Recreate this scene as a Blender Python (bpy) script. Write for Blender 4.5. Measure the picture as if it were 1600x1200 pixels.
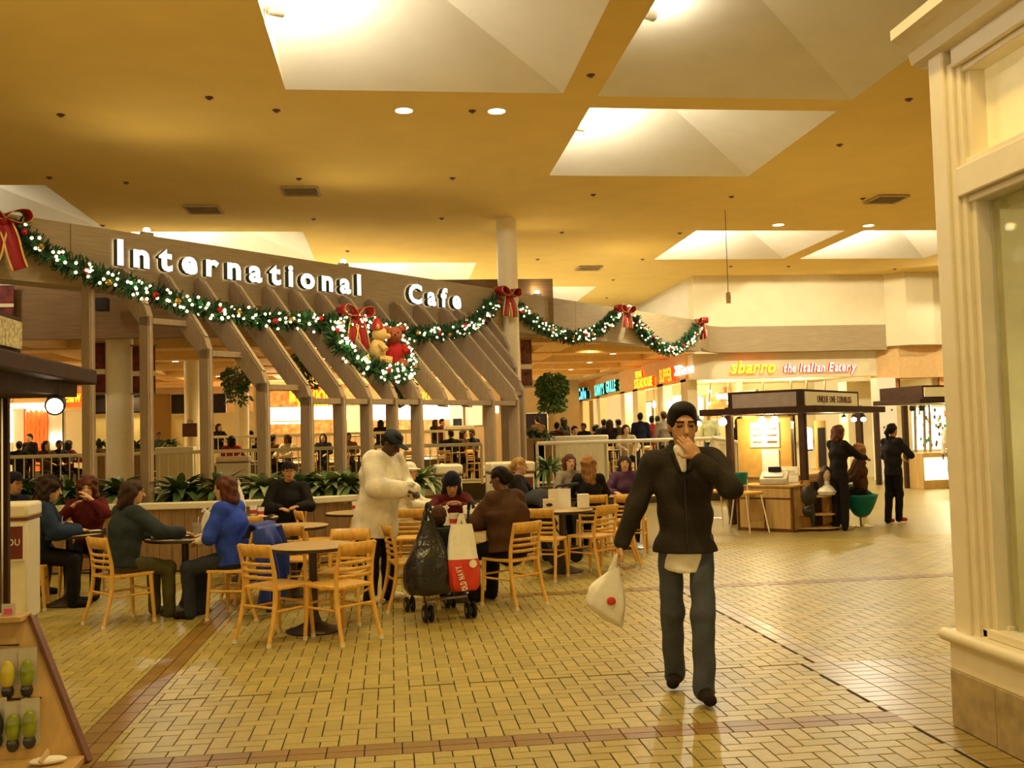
import bpy, math, random
import numpy as np
from mathutils import Matrix, Vector

for _o in list(bpy.data.objects):
    bpy.data.objects.remove(_o)
SC = bpy.context.scene
COL = SC.collection
PI = math.pi
random.seed(7)
RNG = np.random.default_rng(7)

# ------------------------------------------------------------------ camera
F_PX = 1560.0
EYE = np.array([0.0, 0.0, 1.65])
CR = np.array([[0.99247053, 0.02076707, -0.12071034],
               [-0.11948054, -0.05274939, -0.99143427],
               [-0.02695658, 0.99839182, -0.04987095]])
CR[:, 2] /= np.linalg.norm(CR[:, 2]); CR[:, 0] -= CR[:, 2] * (CR[:, 0] @ CR[:, 2]); CR[:, 0] /= np.linalg.norm(CR[:, 0])
CR[:, 1] = np.cross(CR[:, 2], CR[:, 0])
cam_data = bpy.data.cameras.new('camera')
cam_data.sensor_width = 36.0
cam_data.lens = F_PX / 1600.0 * 36.0
cam_data.clip_end = 200
cam = bpy.data.objects.new('camera', cam_data)
M4 = Matrix([list(CR[i]) + [EYE[i]] for i in range(3)] + [[0, 0, 0, 1]])
cam.matrix_world = M4
COL.objects.link(cam)
SC.camera = cam

def at(px, py, Y):
    """a point of the place at depth Y along the mall, from where the photograph shows it"""
    r = CR @ np.array([(px - 800) / F_PX, -(py - 600) / F_PX, -1.0])
    p = EYE + r * (Y / r[1])
    return Vector(p)
def onz(px, py, z):
    r = CR @ np.array([(px - 800) / F_PX, -(py - 600) / F_PX, -1.0])
    return Vector(EYE + r * ((z - EYE[2]) / r[2]))
def pix(p):
    c = CR.T @ (np.array(p, float) - EYE)
    return 800 - F_PX * c[0] / c[2], 600 + F_PX * c[1] / c[2]

# ------------------------------------------------------------------ world, exposure
SC.view_settings.view_transform = 'Standard'
SC.view_settings.look = 'None'
SC.view_settings.exposure = 0.55
SC.view_settings.gamma = 1.0
SC.view_settings.use_curve_mapping = False
W = bpy.data.worlds.new('mall_ambient'); SC.world = W; W.use_nodes = True
bg = W.node_tree.nodes['Background']
bg.inputs[0].default_value = (1.0, 0.66, 0.24, 1)
bg.inputs[1].default_value = 0.68

def lamp(name, kind, loc, energy, color, size=0.1, aim=None, spot=None, blend=0.6):
    d = bpy.data.lights.new(name, kind); d.energy = energy; d.color = color
    if kind == 'AREA':
        d.shape = 'DISK'; d.size = size
    else:
        d.shadow_soft_size = size
    if kind == 'SPOT':
        d.spot_size = spot or 1.6; d.spot_blend = blend
    o = bpy.data.objects.new(name, d); COL.objects.link(o); o.location = loc
    if aim is not None:
        o.rotation_euler = (Vector(aim) - Vector(loc)).to_track_quat('-Z', 'Y').to_euler()
    return o
WARM = (1.0, 0.73, 0.26)
PALE = (1.0, 0.93, 0.74)

# ------------------------------------------------------------------ materials
def pm(name, col, rough=0.6, spec=0.3, metal=0.0, var=0.12, scale=8.0, stretch=(1, 1, 1), bump=0.0, bscale=40.0,
       emit=None, estr=0.0, island=0.0, trans=0.0, coords='Object', alpha=1.0):
    m = bpy.data.materials.new(name); m.use_nodes = True
    nt = m.node_tree; b = nt.nodes['Principled BSDF']
    tc = nt.nodes.new('ShaderNodeTexCoord'); mp = nt.nodes.new('ShaderNodeMapping')
    mp.inputs['Scale'].default_value = stretch
    nt.links.new(tc.outputs[coords], mp.inputs[0])
    nz = nt.nodes.new('ShaderNodeTexNoise'); nz.inputs['Scale'].default_value = scale; nz.inputs['Detail'].default_value = 4
    nt.links.new(mp.outputs[0], nz.inputs['Vector'])
    rp = nt.nodes.new('ShaderNodeValToRGB')
    lo = [max(0, c * (1 - var)) for c in col[:3]]; hi = [min(1, c * (1 + var)) for c in col[:3]]
    rp.color_ramp.elements[0].color = (*lo, 1); rp.color_ramp.elements[1].color = (*hi, 1)
    rp.color_ramp.elements[0].position = 0.3; rp.color_ramp.elements[1].position = 0.7
    nt.links.new(nz.outputs['Fac'], rp.inputs[0])
    out = rp.outputs[0]
    if island > 0:
        g = nt.nodes.new('ShaderNodeNewGeometry'); oi = nt.nodes.new('ShaderNodeObjectInfo')
        ad = nt.nodes.new('ShaderNodeMath'); ad.operation = 'ADD'
        nt.links.new(g.outputs['Random Per Island'], ad.inputs[0]); nt.links.new(oi.outputs['Random'], ad.inputs[1])
        fr = nt.nodes.new('ShaderNodeMath'); fr.operation = 'FRACT'; nt.links.new(ad.outputs[0], fr.inputs[0])
        ma = nt.nodes.new('ShaderNodeMapRange'); ma.inputs[3].default_value = 1 - island; ma.inputs[4].default_value = 1 + island
        nt.links.new(fr.outputs[0], ma.inputs[0])
        hs = nt.nodes.new('ShaderNodeHueSaturation'); nt.links.new(out, hs.inputs['Color']); nt.links.new(ma.outputs[0], hs.inputs['Value'])
        out = hs.outputs[0]
    nt.links.new(out, b.inputs['Base Color'])
    b.inputs['Roughness'].default_value = rough; b.inputs['Metallic'].default_value = metal
    b.inputs['Specular IOR Level'].default_value = spec
    if trans: b.inputs['Transmission Weight'].default_value = trans
    if alpha < 1: b.inputs['Alpha'].default_value = alpha
    if bump:
        n2 = nt.nodes.new('ShaderNodeTexNoise'); n2.inputs['Scale'].default_value = bscale; n2.inputs['Detail'].default_value = 3
        nt.links.new(mp.outputs[0], n2.inputs['Vector'])
        bn = nt.nodes.new('ShaderNodeBump'); bn.inputs['Strength'].default_value = bump; bn.inputs['Distance'].default_value = 0.02
        nt.links.new(n2.outputs['Fac'], bn.inputs['Height']); nt.links.new(bn.outputs[0], b.inputs['Normal'])
    if emit:
        b.inputs['Emission Color'].default_value = (*emit, 1); b.inputs['Emission Strength'].default_value = estr
    return m

MT = {}
def mat(name, *a, **k):
    if name not in MT: MT[name] = pm(name, *a, **k)
    return MT[name]
mat('tile', (0.38, 0.30, 0.085), rough=0.38, spec=0.24, var=0.10, scale=3.0, island=0.10, coords='Object')
mat('tile_accent', (0.24, 0.135, 0.022), rough=0.40, spec=0.3, var=0.12, scale=3.0, island=0.12)
mat('grout', (0.045, 0.03, 0.014), rough=0.9, spec=0.1)
mat('ceiling', (0.90, 0.67, 0.23), rough=0.85, spec=0.1, var=0.03, scale=1.5, bump=0.05, bscale=60)
mat('white_plaster', (0.86, 0.80, 0.66), rough=0.8, spec=0.1, var=0.03, scale=2)
mat('cream_wall', (0.80, 0.70, 0.44), rough=0.8, spec=0.1, var=0.04, scale=2)
mat('tan_wall', (0.42, 0.28, 0.12), rough=0.8, spec=0.1, var=0.06, scale=2)
mat('fascia_wood', (0.36, 0.27, 0.14), rough=0.6, var=0.16, scale=6, stretch=(0.4, 0.4, 9), bump=0.1, bscale=8)
mat('trellis_wood', (0.34, 0.25, 0.16), rough=0.65, var=0.14, scale=7, stretch=(5, 5, 0.6), bump=0.08, bscale=10)
mat('trellis_edge', (0.44, 0.34, 0.22), rough=0.6, var=0.1)
mat('column_paint', (0.80, 0.70, 0.46), rough=0.5, spec=0.4, var=0.03)
mat('rail_paint', (0.82, 0.76, 0.56), rough=0.4, spec=0.45, var=0.03)
mat('planter_wood', (0.30, 0.18, 0.08), rough=0.6, var=0.2, scale=6, stretch=(5, 5, 0.7))
mat('soil', (0.05, 0.03, 0.02), rough=0.95, var=0.4, scale=30)
mat('leaf', (0.09, 0.15, 0.045), rough=0.45, spec=0.4, var=0.35, scale=10, island=0.35)
mat('leaf_var', (0.30, 0.36, 0.18), rough=0.45, spec=0.4, var=0.35, scale=18, island=0.3)
mat('fern', (0.10, 0.17, 0.03), rough=0.5, var=0.35, scale=10, island=0.45)
mat('needle', (0.02, 0.07, 0.02), rough=0.6, var=0.4, scale=20, island=0.5)
mat('bulb', (1, 0.9, 0.6), emit=(1.0, 0.80, 0.42), estr=5, var=0.02)
mat('ball_red', (0.5, 0.01, 0.015), rough=0.25, spec=0.6, var=0.1)
mat('ball_green', (0.01, 0.25, 0.06), rough=0.25, spec=0.6, var=0.1)
mat('ball_gold', (0.75, 0.45, 0.10), rough=0.25, metal=0.7, var=0.1)
mat('ribbon', (0.32, 0.005, 0.006), rough=0.5, spec=0.4, var=0.2, scale=20)
mat('ribbon_gold', (0.80, 0.55, 0.16), rough=0.35, metal=0.5, var=0.1)
mat('letter_glow', (1, 1, 0.95), emit=(1.0, 0.97, 0.88), estr=1.7, var=0.01)
mat('letter_side', (0.05, 0.08, 0.07), rough=0.5)
mat('chair_wood', (0.72, 0.41, 0.08), rough=0.38, spec=0.45, var=0.16, scale=8, stretch=(4, 4, 0.8))
mat('chair_cap', (0.72, 0.66, 0.52), rough=0.6)
mat('table_top', (0.52, 0.36, 0.16), rough=0.35, spec=0.5, var=0.10, scale=12)
mat('table_dark', (0.035, 0.022, 0.014), rough=0.35, spec=0.5)
mat('black_plastic', (0.018, 0.016, 0.014), rough=0.4, spec=0.45)
mat('rubber', (0.02, 0.02, 0.02), rough=0.8)
mat('chrome', (0.75, 0.72, 0.66), rough=0.15, metal=1.0, var=0.03)
mat('kiosk_brown', (0.05, 0.024, 0.013), rough=0.65, spec=0.15, var=0.2)
mat('kiosk_wood', (0.55, 0.36, 0.13), rough=0.45, var=0.12, scale=5, stretch=(3, 3, 0.5))
mat('kiosk_trim', (0.14, 0.05, 0.02), rough=0.45)
mat('bin_cream', (0.78, 0.72, 0.52), rough=0.45, spec=0.4, var=0.03)
mat('bin_label', (0.16, 0.03, 0.02), rough=0.5)
mat('paper', (0.85, 0.82, 0.74), rough=0.7, var=0.03)
mat('white_letter', (0.85, 0.82, 0.70), rough=0.6)
mat('plastic_white', (0.80, 0.78, 0.70), rough=0.4, spec=0.4, var=0.05, bump=0.3, bscale=14)
mat('bag_red', (0.62, 0.045, 0.025), rough=0.4, spec=0.4, bump=0.3, bscale=14)
mat('plastic_black', (0.012, 0.012, 0.012), rough=0.22, spec=0.6, bump=0.5, bscale=16)
mat('store_white', (0.82, 0.74, 0.56), rough=0.45, spec=0.35, var=0.03)
mat('marble', (0.40, 0.31, 0.17), rough=0.3, spec=0.5, var=0.3, scale=7)
mat('clapboard', (0.50, 0.50, 0.34), rough=0.6, var=0.05)
mat('dark_panel', (0.020, 0.014, 0.02), rough=0.6)
mat('glass', (0.92, 0.97, 0.93), rough=0.03, spec=0.5, trans=1.0, var=0.01)
MT['glass'].node_tree.nodes['Principled BSDF'].inputs['IOR'].default_value = 1.10
mat('metal_grey', (0.35, 0.32, 0.26), rough=0.4, metal=0.6)
mat('lamp_lens', (1, 0.95, 0.8), emit=(1.0, 0.85, 0.55), estr=12, var=0.01)
mat('lamp_hot', (1, 0.98, 0.9), emit=(1.0, 0.92, 0.70), estr=40, var=0.01)

# ------------------------------------------------------------------ mesh builders
def rot_z(a):
    c, s = math.cos(a), math.sin(a)
    return np.array([[c, -s, 0], [s, c, 0], [0, 0, 1.0]])
def frame(d):
    d = np.array(d, float); d /= np.linalg.norm(d)
    a = np.array([0, 0, 1.0]) if abs(d[2]) < 0.9 else np.array([1.0, 0, 0])
    x = np.cross(a, d); x /= np.linalg.norm(x)
    return x, np.cross(d, x), d

class MB:
    def __init__(s):
        s.v = []; s.f = []; s.m = []; s.cur = 0
    def add(s, vs, fs):
        n = len(s.v); s.v.extend([tuple(map(float, p)) for p in vs])
        for q in fs:
            s.f.append(tuple(i + n for i in q)); s.m.append(s.cur)
        return s
    def box(s, c, size, rz=0.0, R=None):
        hx, hy, hz = [d / 2 for d in size]
        R = rot_z(rz) if R is None else np.array(R)
        vs = [np.array(c) + R @ np.array([x * hx, y * hy, z * hz]) for z in (-1, 1) for y in (-1, 1) for x in (-1, 1)]
        return s.add(vs, [(0, 2, 3, 1), (4, 5, 7, 6), (0, 1, 5, 4), (2, 6, 7, 3), (0, 4, 6, 2), (1, 3, 7, 5)])
    def bar(s, a, b, w, h, up=(0, 0, 1)):
        """rectangular bar from a to b, w wide, h high (h along up)"""
        a = np.array(a, float); b = np.array(b, float); d = b - a; L = np.linalg.norm(d); d /= L
        up = np.array(up, float); x = np.cross(d, up); x /= np.linalg.norm(x); z = np.cross(x, d)
        return s.box((a + b) / 2, (w, L, h), R=np.stack([x, d, z], 1))
    def tube(s, path, r, n=8, cap=True, flat=None):
        P = [np.array(p, float) for p in path]; rs = r if hasattr(r, '__len__') else [r] * len(P)
        base = len(s.v); prev = None; vs = []
        for i, p in enumerate(P):
            d = P[min(i + 1, len(P) - 1)] - P[max(i - 1, 0)]
            d /= (np.linalg.norm(d) + 1e-9)
            if prev is None: x, y, _ = frame(d)
            else:
                x = prev - d * (prev @ d); x /= (np.linalg.norm(x) + 1e-9); y = np.cross(d, x)
            prev = x
            for k in range(n):
                a = 2 * PI * k / n
                vs.append(p + (x * math.cos(a) + y * math.sin(a) * (flat or 1)) * rs[i])
        fs = []
        for i in range(len(P) - 1):
            for k in range(n):
                k2 = (k + 1) % n
                fs.append((i * n + k, i * n + k2, (i + 1) * n + k2, (i + 1) * n + k))
        if cap:
            fs.append(tuple(range(n - 1, -1, -1))); fs.append(tuple((len(P) - 1) * n + k for k in range(n)))
        return s.add(vs, fs)
    def cyl(s, a, b, r, r2=None, n=16):
        return s.tube([a, b], [r, r if r2 is None else r2], n)
    def lathe(s, prof, c=(0, 0, 0), n=24, axis=(0, 0, 1)):
        x, y, d = frame(axis); c = np.array(c, float); vs = []; fs = []
        for (r, h) in prof:
            for k in range(n):
                a = 2 * PI * k / n
                vs.append(c + d * h + (x * math.cos(a) + y * math.sin(a)) * r)
        for i in range(len(prof) - 1):
            for k in range(n):
                k2 = (k + 1) % n
                fs.append((i * n + k, i * n + k2, (i + 1) * n + k2, (i + 1) * n + k))
        if prof[0][0] > 1e-4: fs.append(tuple(range(n - 1, -1, -1)))
        if prof[-1][0] > 1e-4: fs.append(tuple((len(prof) - 1) * n + k for k in range(n)))
        return s.add(vs, fs)
    def ell(s, c, r, n=12, R=None):
        R = np.eye(3) if R is None else np.array(R); r = np.array(r if hasattr(r, '__len__') else (r, r, r), float); vs = []; fs = []
        m = max(4, n // 2)
        for i in range(m + 1):
            th = PI * i / m
            for k in range(n):
                a = 2 * PI * k / n
                vs.append(np.array(c) + R @ (r * np.array([math.sin(th) * math.cos(a), math.sin(th) * math.sin(a), math.cos(th)])))
        for i in range(m):
            for k in range(n):
                k2 = (k + 1) % n
                fs.append((i * n + k, (i + 1) * n + k, (i + 1) * n + k2, i * n + k2))
        return s.add(vs, fs)
    def prism(s, poly, z0, z1):
        n = len(poly)
        A = sum(poly[i][0] * poly[(i + 1) % n][1] - poly[(i + 1) % n][0] * poly[i][1] for i in range(n))
        if A < 0: poly = poly[::-1]
        vs = [(x, y, z0) for x, y in poly] + [(x, y, z1) for x, y in poly]
        fs = [tuple(range(n - 1, -1, -1)), tuple(range(n, 2 * n))] + [(i, (i + 1) % n, n + (i + 1) % n, n + i) for i in range(n)]
        return s.add(vs, fs)
    def plate(s, poly, O, U, V, thick):
        """polygon in plane (O; U,V) given thickness along U x V (backwards)"""
        O = np.array(O, float); U = np.array(U, float); V = np.array(V, float); N = np.cross(U, V); N /= np.linalg.norm(N)
        n = len(poly)
        A = sum(poly[i][0] * poly[(i + 1) % n][1] - poly[(i + 1) % n][0] * poly[i][1] for i in range(n))
        if A < 0: poly = poly[::-1]
        vs = [O + U * a + V * b - N * thick for a, b in poly] + [O + U * a + V * b for a, b in poly]
        fs = [tuple(range(n - 1, -1, -1)), tuple(range(n, 2 * n))] + [(i, (i + 1) % n, n + (i + 1) % n, n + i) for i in range(n)]
        return s.add(vs, fs)
    def quad(s, a, b, c, d):
        return s.add([a, b, c, d], [(0, 1, 2, 3)])
    def grid(s, fn, nu, nv):
        vs = [fn(u / nu, v / nv) for v in range(nv + 1) for u in range(nu + 1)]
        fs = [(v * (nu + 1) + u, v * (nu + 1) + u + 1, (v + 1) * (nu + 1) + u + 1, (v + 1) * (nu + 1) + u) for v in range(nv) for u in range(nu)]
        return s.add(vs, fs)
    def mesh(s, name, mats, smooth=0.6):
        me = bpy.data.meshes.new(name); me.from_pydata(s.v, [], s.f)
        for m in (mats if isinstance(mats, (list, tuple)) else [mats]):
            me.materials.append(MT[m] if isinstance(m, str) else m)
        if any(s.m): me.polygons.foreach_set('material_index', s.m)
        if smooth:
            me.shade_smooth(); me.set_sharp_from_angle(angle=smooth)
        me.update(); return me
    def build(s, name, mats, parent=None, smooth=0.6, bevel=0.0, world=False, thick=0.0):
        if world and parent is not None:
            L = np.array(parent.location); s.v = [tuple(np.array(p) - L) for p in s.v]
        o = bpy.data.objects.new(name, s.mesh(name, mats, smooth)); COL.objects.link(o)
        if parent is not None: o.parent = parent
        if thick:
            q = o.modifiers.new('thickness', 'SOLIDIFY'); q.thickness = thick; q.offset = 0
        if bevel:
            q = o.modifiers.new('bevel', 'BEVEL'); q.width = bevel; q.segments = 2; q.limit_method = 'ANGLE'; q.angle_limit = 0.7
        return o

def tag(o, label=None, cat=None, group=None, kind=None):
    if label: o['label'] = label
    if cat: o['category'] = cat
    if group: o['group'] = group
    if kind: o['kind'] = kind
    return o
def thing(name, label, cat, loc=(0, 0, 0), rz=0.0, group=None):
    o = bpy.data.objects.new(name, None); o.empty_display_size = 0.1; COL.objects.link(o)
    o.location = loc; o.rotation_euler = (0, 0, rz)
    return tag(o, label, cat, group)
def struct(o, label=None):
    o['kind'] = 'structure'
    if label: o['label'] = label
    return o
def dup(root, loc=None, rz=None, label=None, group=None, scale=None):
    r = root.copy(); COL.objects.link(r)
    if loc is not None: r.location = loc
    if rz is not None: r.rotation_euler = (0, 0, rz)
    if scale is not None: r.scale = (scale,) * 3
    if label: r['label'] = label
    if group: r['group'] = group
    for ch in list(root.children):
        c = ch.copy(); COL.objects.link(c); c.parent = r
        for g in ch.children:
            d = g.copy(); COL.objects.link(d); d.parent = c
    return r

# ------------------------------------------------------------------ lettering
GL = {}
def make_glyphs(specs):
    tmp = []
    for (ch, st) in specs:
        cu = bpy.data.curves.new('glyph', 'FONT'); cu.body = ch; cu.size = 1.0; cu.extrude = 0.12
        cu.resolution_u = 3
        if st == 'bold': cu.offset = 0.035
        if st == 'ital': cu.shear = 0.28; cu.offset = 0.012
        if st == 'fatital': cu.shear = 0.25; cu.offset = 0.014
        ob = bpy.data.objects.new('glyph', cu); COL.objects.link(ob); tmp.append((ch, st, ob, cu))
    dg = bpy.context.evaluated_depsgraph_get()
    for ch, st, ob, cu in tmp:
        me = bpy.data.meshes.new_from_object(ob.evaluated_get(dg))
        n = len(me.vertices); co = np.zeros(n * 3); me.vertices.foreach_get('co', co); co = co.reshape(-1, 3)
        fs = [tuple(p.vertices) for p in me.polygons]
        fr = [abs(p.normal.z) > 0.9 for p in me.polygons]
        GL[(ch, st)] = (co, fs, fr)
        bpy.data.objects.remove(ob); bpy.data.curves.remove(cu); bpy.data.meshes.remove(me)
TEXTS = [('International Cafe', 'bold'), ('sbarro', 'fatital'), ('the Italian Eatery', 'ital'), ("SUNNY'S GRILLE", 'bold'), ('STEAKHOUSE THE BAR', 'bold'),
         ('Cajun Cafe', 'bold'), ('SUPPER', 'bold'), ('Mediterranean', 'ital'), ('MARVIOLIEXPRESSWokachuW', 'bold'), ('UNIQUE ONE CORNBLISS', 'reg'), ('THANK YOU', 'reg'),
         ('OLD NAVY', 'bold'), ('HATS & MORE STORE', 'reg'), ('Our Products', 'reg'), ('NEWSALEOPEN', 'bold')]
make_glyphs(sorted({(c, st) for t, st in TEXTS for c in t if c != ' '}))
def letters(txt, st, O, U, V, h, parent=None, front='letter_glow', side='letter_side', gap=0.16, space=0.42, squeeze=1.0, depth=0.2, width=None, name='letter', joined=None):
    """letters set along U with cap height h; O = lower left of the text. One mesh a letter, or one for all if joined"""
    O = np.array(O, float); U = np.array(U, float); V = np.array(V, float); N = np.cross(U, V)
    k = h / 0.70
    def run(kx):
        x = 0; pos = []
        for ch in txt:
            if ch == ' ': x += space * k * kx; continue
            co = GL[(ch, st)][0]; w = co[:, 0].max() - co[:, 0].min()
            pos.append((ch, x - co[:, 0].min() * k * kx)); x += (w + gap) * k * kx
        return pos, x - gap * k * kx
    kx = squeeze; pos, tot = run(kx)
    if width: kx = squeeze * width / tot; pos, tot = run(kx)
    mbj = MB(); out = []
    for ch, x in pos:
        co, fs, fr = GL[(ch, st)]
        mb = mbj if joined else MB()
        base = [O + U * (x + p[0] * k * kx) + V * (p[1] * k) + N * ((p[2] / 0.12 * 0.5 + 0.5) * depth * h) for p in co]
        n = len(mb.v); mb.v.extend([tuple(b) for b in base])
        for q, isf in zip(fs, fr):
            mb.f.append(tuple(i + n for i in q)); mb.m.append(0 if isf else 1)
        if not joined: out.append(mb.build(name, [front, side], parent, smooth=0, world=parent is not None))
    if joined: out.append(mbj.build(joined, [front, side], parent, smooth=0, world=parent is not None))
    return out
# ================================================================== the setting
# ---- floor: herringbone quarry tiles with accent bands
TW = 0.1; X0 = -0.02; Y0 = 5.33
floor = MB().quad((-26, -4, -0.006), (30, -4, -0.006), (30, 14.05, -0.006), (-26, 14.05, -0.006)).build('floor', 'grout', smooth=0)
struct(floor, 'cream quarry tile floor of the mall with mustard accent bands')
def brick_floor():
    m = bpy.data.materials.new('far_tiles'); m.use_nodes = True; nt = m.node_tree; b = nt.nodes['Principled BSDF']
    tc = nt.nodes.new('ShaderNodeTexCoord'); br = nt.nodes.new('ShaderNodeTexBrick')
    nt.links.new(tc.outputs['Object'], br.inputs['Vector'])
    br.inputs['Scale'].default_value = 1.0; br.inputs['Brick Width'].default_value = 0.2; br.inputs['Row Height'].default_value = 0.1
    br.inputs['Mortar Size'].default_value = 0.005; br.inputs['Mortar Smooth'].default_value = 0.3
    br.inputs['Color1'].default_value = (0.385, 0.30, 0.105, 1); br.inputs['Color2'].default_value = (0.42, 0.33, 0.115, 1)
    br.inputs['Mortar'].default_value = (0.10, 0.07, 0.03, 1)
    nz = nt.nodes.new('ShaderNodeTexNoise'); nz.inputs['Scale'].default_value = 0.7
    nt.links.new(tc.outputs['Object'], nz.inputs['Vector'])
    mx = nt.nodes.new('ShaderNodeMix'); mx.data_type = 'RGBA'; mx.blend_type = 'MULTIPLY'; mx.inputs[0].default_value = 0.3
    nt.links.new(br.outputs['Color'], mx.inputs[6]); nt.links.new(nz.outputs['Fac'], mx.inputs[7])
    nt.links.new(mx.outputs[2], b.inputs['Base Color']); b.inputs['Roughness'].default_value = 0.36; b.inputs['Specular IOR Level'].default_value = 0.35
    MT['far_tiles'] = m
brick_floor()
far = MB().quad((-26, 14, 0), (30, 14, 0), (30, 48, 0), (-26, 48, 0)).build('far_floor', 'far_tiles', floor, smooth=0)
tag(far, kind='stuff')
zones = [(-9, -1.78, 3.4, 14), (-1.57, 2.8, 3.0, 5.33), (-1.57, 2.8, 5.53, 6.75), (-1.57, 2.9, 6.75, 10.15), (3.1, 10.5, 6.75, 10.15), (-1.57, 12, 10.35, 14)]
tiles = []   # x0,x1,y0,y1,accent
def clip_add(x0, x1, y0, y1, z, acc=0):
    a, b, c, d = max(x0, z[0]), min(x1, z[1]), max(y0, z[2]), min(y1, z[3])
    if b - a > 0.02 and d - c > 0.02: tiles.append((a, b, c, d, acc))
for z in zones:
    i0, i1 = int(math.floor((z[0] - X0) / TW)) - 2, int(math.ceil((z[1] - X0) / TW)) + 2
    j0, j1 = int(math.floor((z[2] - Y0) / TW)) - 2, int(math.ceil((z[3] - Y0) / TW)) + 2
    for i in range(i0, i1):
        for j in range(j0, j1):
            k = (i - j) % 4
            x, y = X0 + i * TW, Y0 + j * TW
            if k == 0: clip_add(x, x + 2 * TW, y, y + TW, z)
            elif k == 3: clip_add(x, x + TW, y, y + 2 * TW, z)
for c in range(2):
    for j in range(60): tiles.append((-1.78 + c * 0.105, -1.675 + c * 0.105, 3.0 + j * 0.205, 3.205 + j * 0.205, 1))
    for i in range(22): tiles.append((-1.57 + i * 0.199, -1.371 + i * 0.199, 5.33 + c * TW, 5.43 + c * TW, 1))
    for i in range(60): tiles.append((-1.57 + i * 0.2, -1.37 + i * 0.2, 10.15 + c * TW, 10.25 + c * TW, 1))
    for j in range(17): tiles.append((2.9 + c * TW, 3.0 + c * TW, 6.75 + j * 0.2, 6.95 + j * 0.2, 2))
    for j in range(37): tiles.append((2.8 + c * 0.2, 3.0 + c * 0.2, 3.05 + j * TW, 3.15 + j * TW, 2))
    for i in range(74): tiles.append((3.2 + i * TW, 3.3 + i * TW, 6.35 + c * 0.2, 6.55 + c * 0.2, 2))
for i in range(40):
    for j in range(12): tiles.append((3.2 + i * 0.2, 3.4 + i * 0.2, 5.15 + j * TW, 5.25 + j * TW, 2))
mat('tile_olive', (0.31, 0.225, 0.065), rough=0.32, spec=0.5, var=0.10, scale=3.0, island=0.08)
TM = ['tile', 'tile_accent', 'tile_olive']
def vis(t, mg=0):
    cx, cy = (t[0] + t[1]) / 2, (t[2] + t[3]) / 2
    if cy < 3: return False
    u, v = pix((cx, cy, 0)); return -60 - mg < u < 1660 + mg and v < 1230 + mg * 0.6
tiles = [t for t in tiles if vis(t, 260)]
tiles.sort(key=lambda t: (not vis(t), (t[2] + t[3]) / 2 + 0.15 * abs((t[0] + t[1]) / 2 - 0.6)))
def tile_mb():
    g = 0.5; q = 0.485
    vs = [(-g, -g, -0.008), (g, -g, -0.008), (g, g, -0.008), (-g, g, -0.008), (-g, -g, -0.0015), (g, -g, -0.0015), (g, g, -0.0015), (-g, g, -0.0015), (-q, -q, 0), (q, -q, 0), (q, q, 0), (-q, q, 0)]
    fs = [(8, 9, 10, 11)] + [(a, (a + 1) % 4, 4 + (a + 1) % 4, 4 + a) for a in range(4)] + [(4 + a, 4 + (a + 1) % 4, 8 + (a + 1) % 4, 8 + a) for a in range(4)]
    return vs, fs
TV, TF = tile_mb()
tmesh = [MB().add(TV, TF).mesh('floor_tile', m, smooth=0) for m in TM]
JG = 0.007
for t in tiles[:300]:
    o = bpy.data.objects.new('tile', tmesh[t[4]]); COL.objects.link(o); o.parent = floor
    o.location = ((t[0] + t[1]) / 2, (t[2] + t[3]) / 2, 0); o.scale = (t[1] - t[0] - JG, t[3] - t[2] - JG, 1)
mb = MB()
for t in tiles[300:]:
    cx, cy, sx, sy = (t[0] + t[1]) / 2, (t[2] + t[3]) / 2, t[1] - t[0] - JG, t[3] - t[2] - JG
    mb.cur = t[4]; mb.add([(cx + x * sx, cy + y * sy, z) for x, y, z in TV], TF)
tag(mb.build('tile_field', TM, floor, smooth=0), kind='stuff')

# ---- ceiling with pyramid skylight wells
HC = 6.1
WELLS = [(-1.25, 2.33, 9.15, 12.73), (2.81, 6.36, 9.2, 12.82), (2.80, 6.37, 13.3, 16.88), (6.9, 10.42, 21.6, 25.27), (10.88, 14.4, 21.6, 25.3),
         (-9.3, -5.78, 17.65, 21.3), (-5.35, -1.80, 21.58, 25.2), (-1.25, 2.28, 25.55, 29.2), (2.8, 6.35, 29.95, 33.6), (-1.25, 2.33, 1.0, 4.6)]
xs = sorted({-26, 30} | {w[0] for w in WELLS} | {w[1] for w in WELLS}); ys = sorted({-6, 48} | {w[2] for w in WELLS} | {w[3] for w in WELLS})
mb = MB()
for a, b in zip(xs, xs[1:]):
    for c, d in zip(ys, ys[1:]):
        if any(w[0] - 1e-6 <= a and b <= w[1] + 1e-6 and w[2] - 1e-6 <= c and d <= w[3] + 1e-6 for w in WELLS): continue
        mb.quad((a, c, HC), (a, d, HC), (b, d, HC), (b, c, HC))
ceil = struct(mb.build('ceiling', 'ceiling', smooth=0), 'flat tan mall ceiling pierced by pyramid skylights')
for i, w in enumerate(WELLS):
    mb = MB(); h = 1.1 if i != 1 else 0.7; ap = (w[0] + 0.05, w[2] + 0.05, HC + h)
    B = [(w[0], w[2]), (w[1], w[2]), (w[1], w[3]), (w[0], w[3])]
    mb.add([(x, y, HC) for x, y in B] + [ap], [(k, 4, (k + 1) % 4) for k in range(4)])
    o = mb.build('skylight_well', 'white_plaster', ceil, smooth=0)
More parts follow.
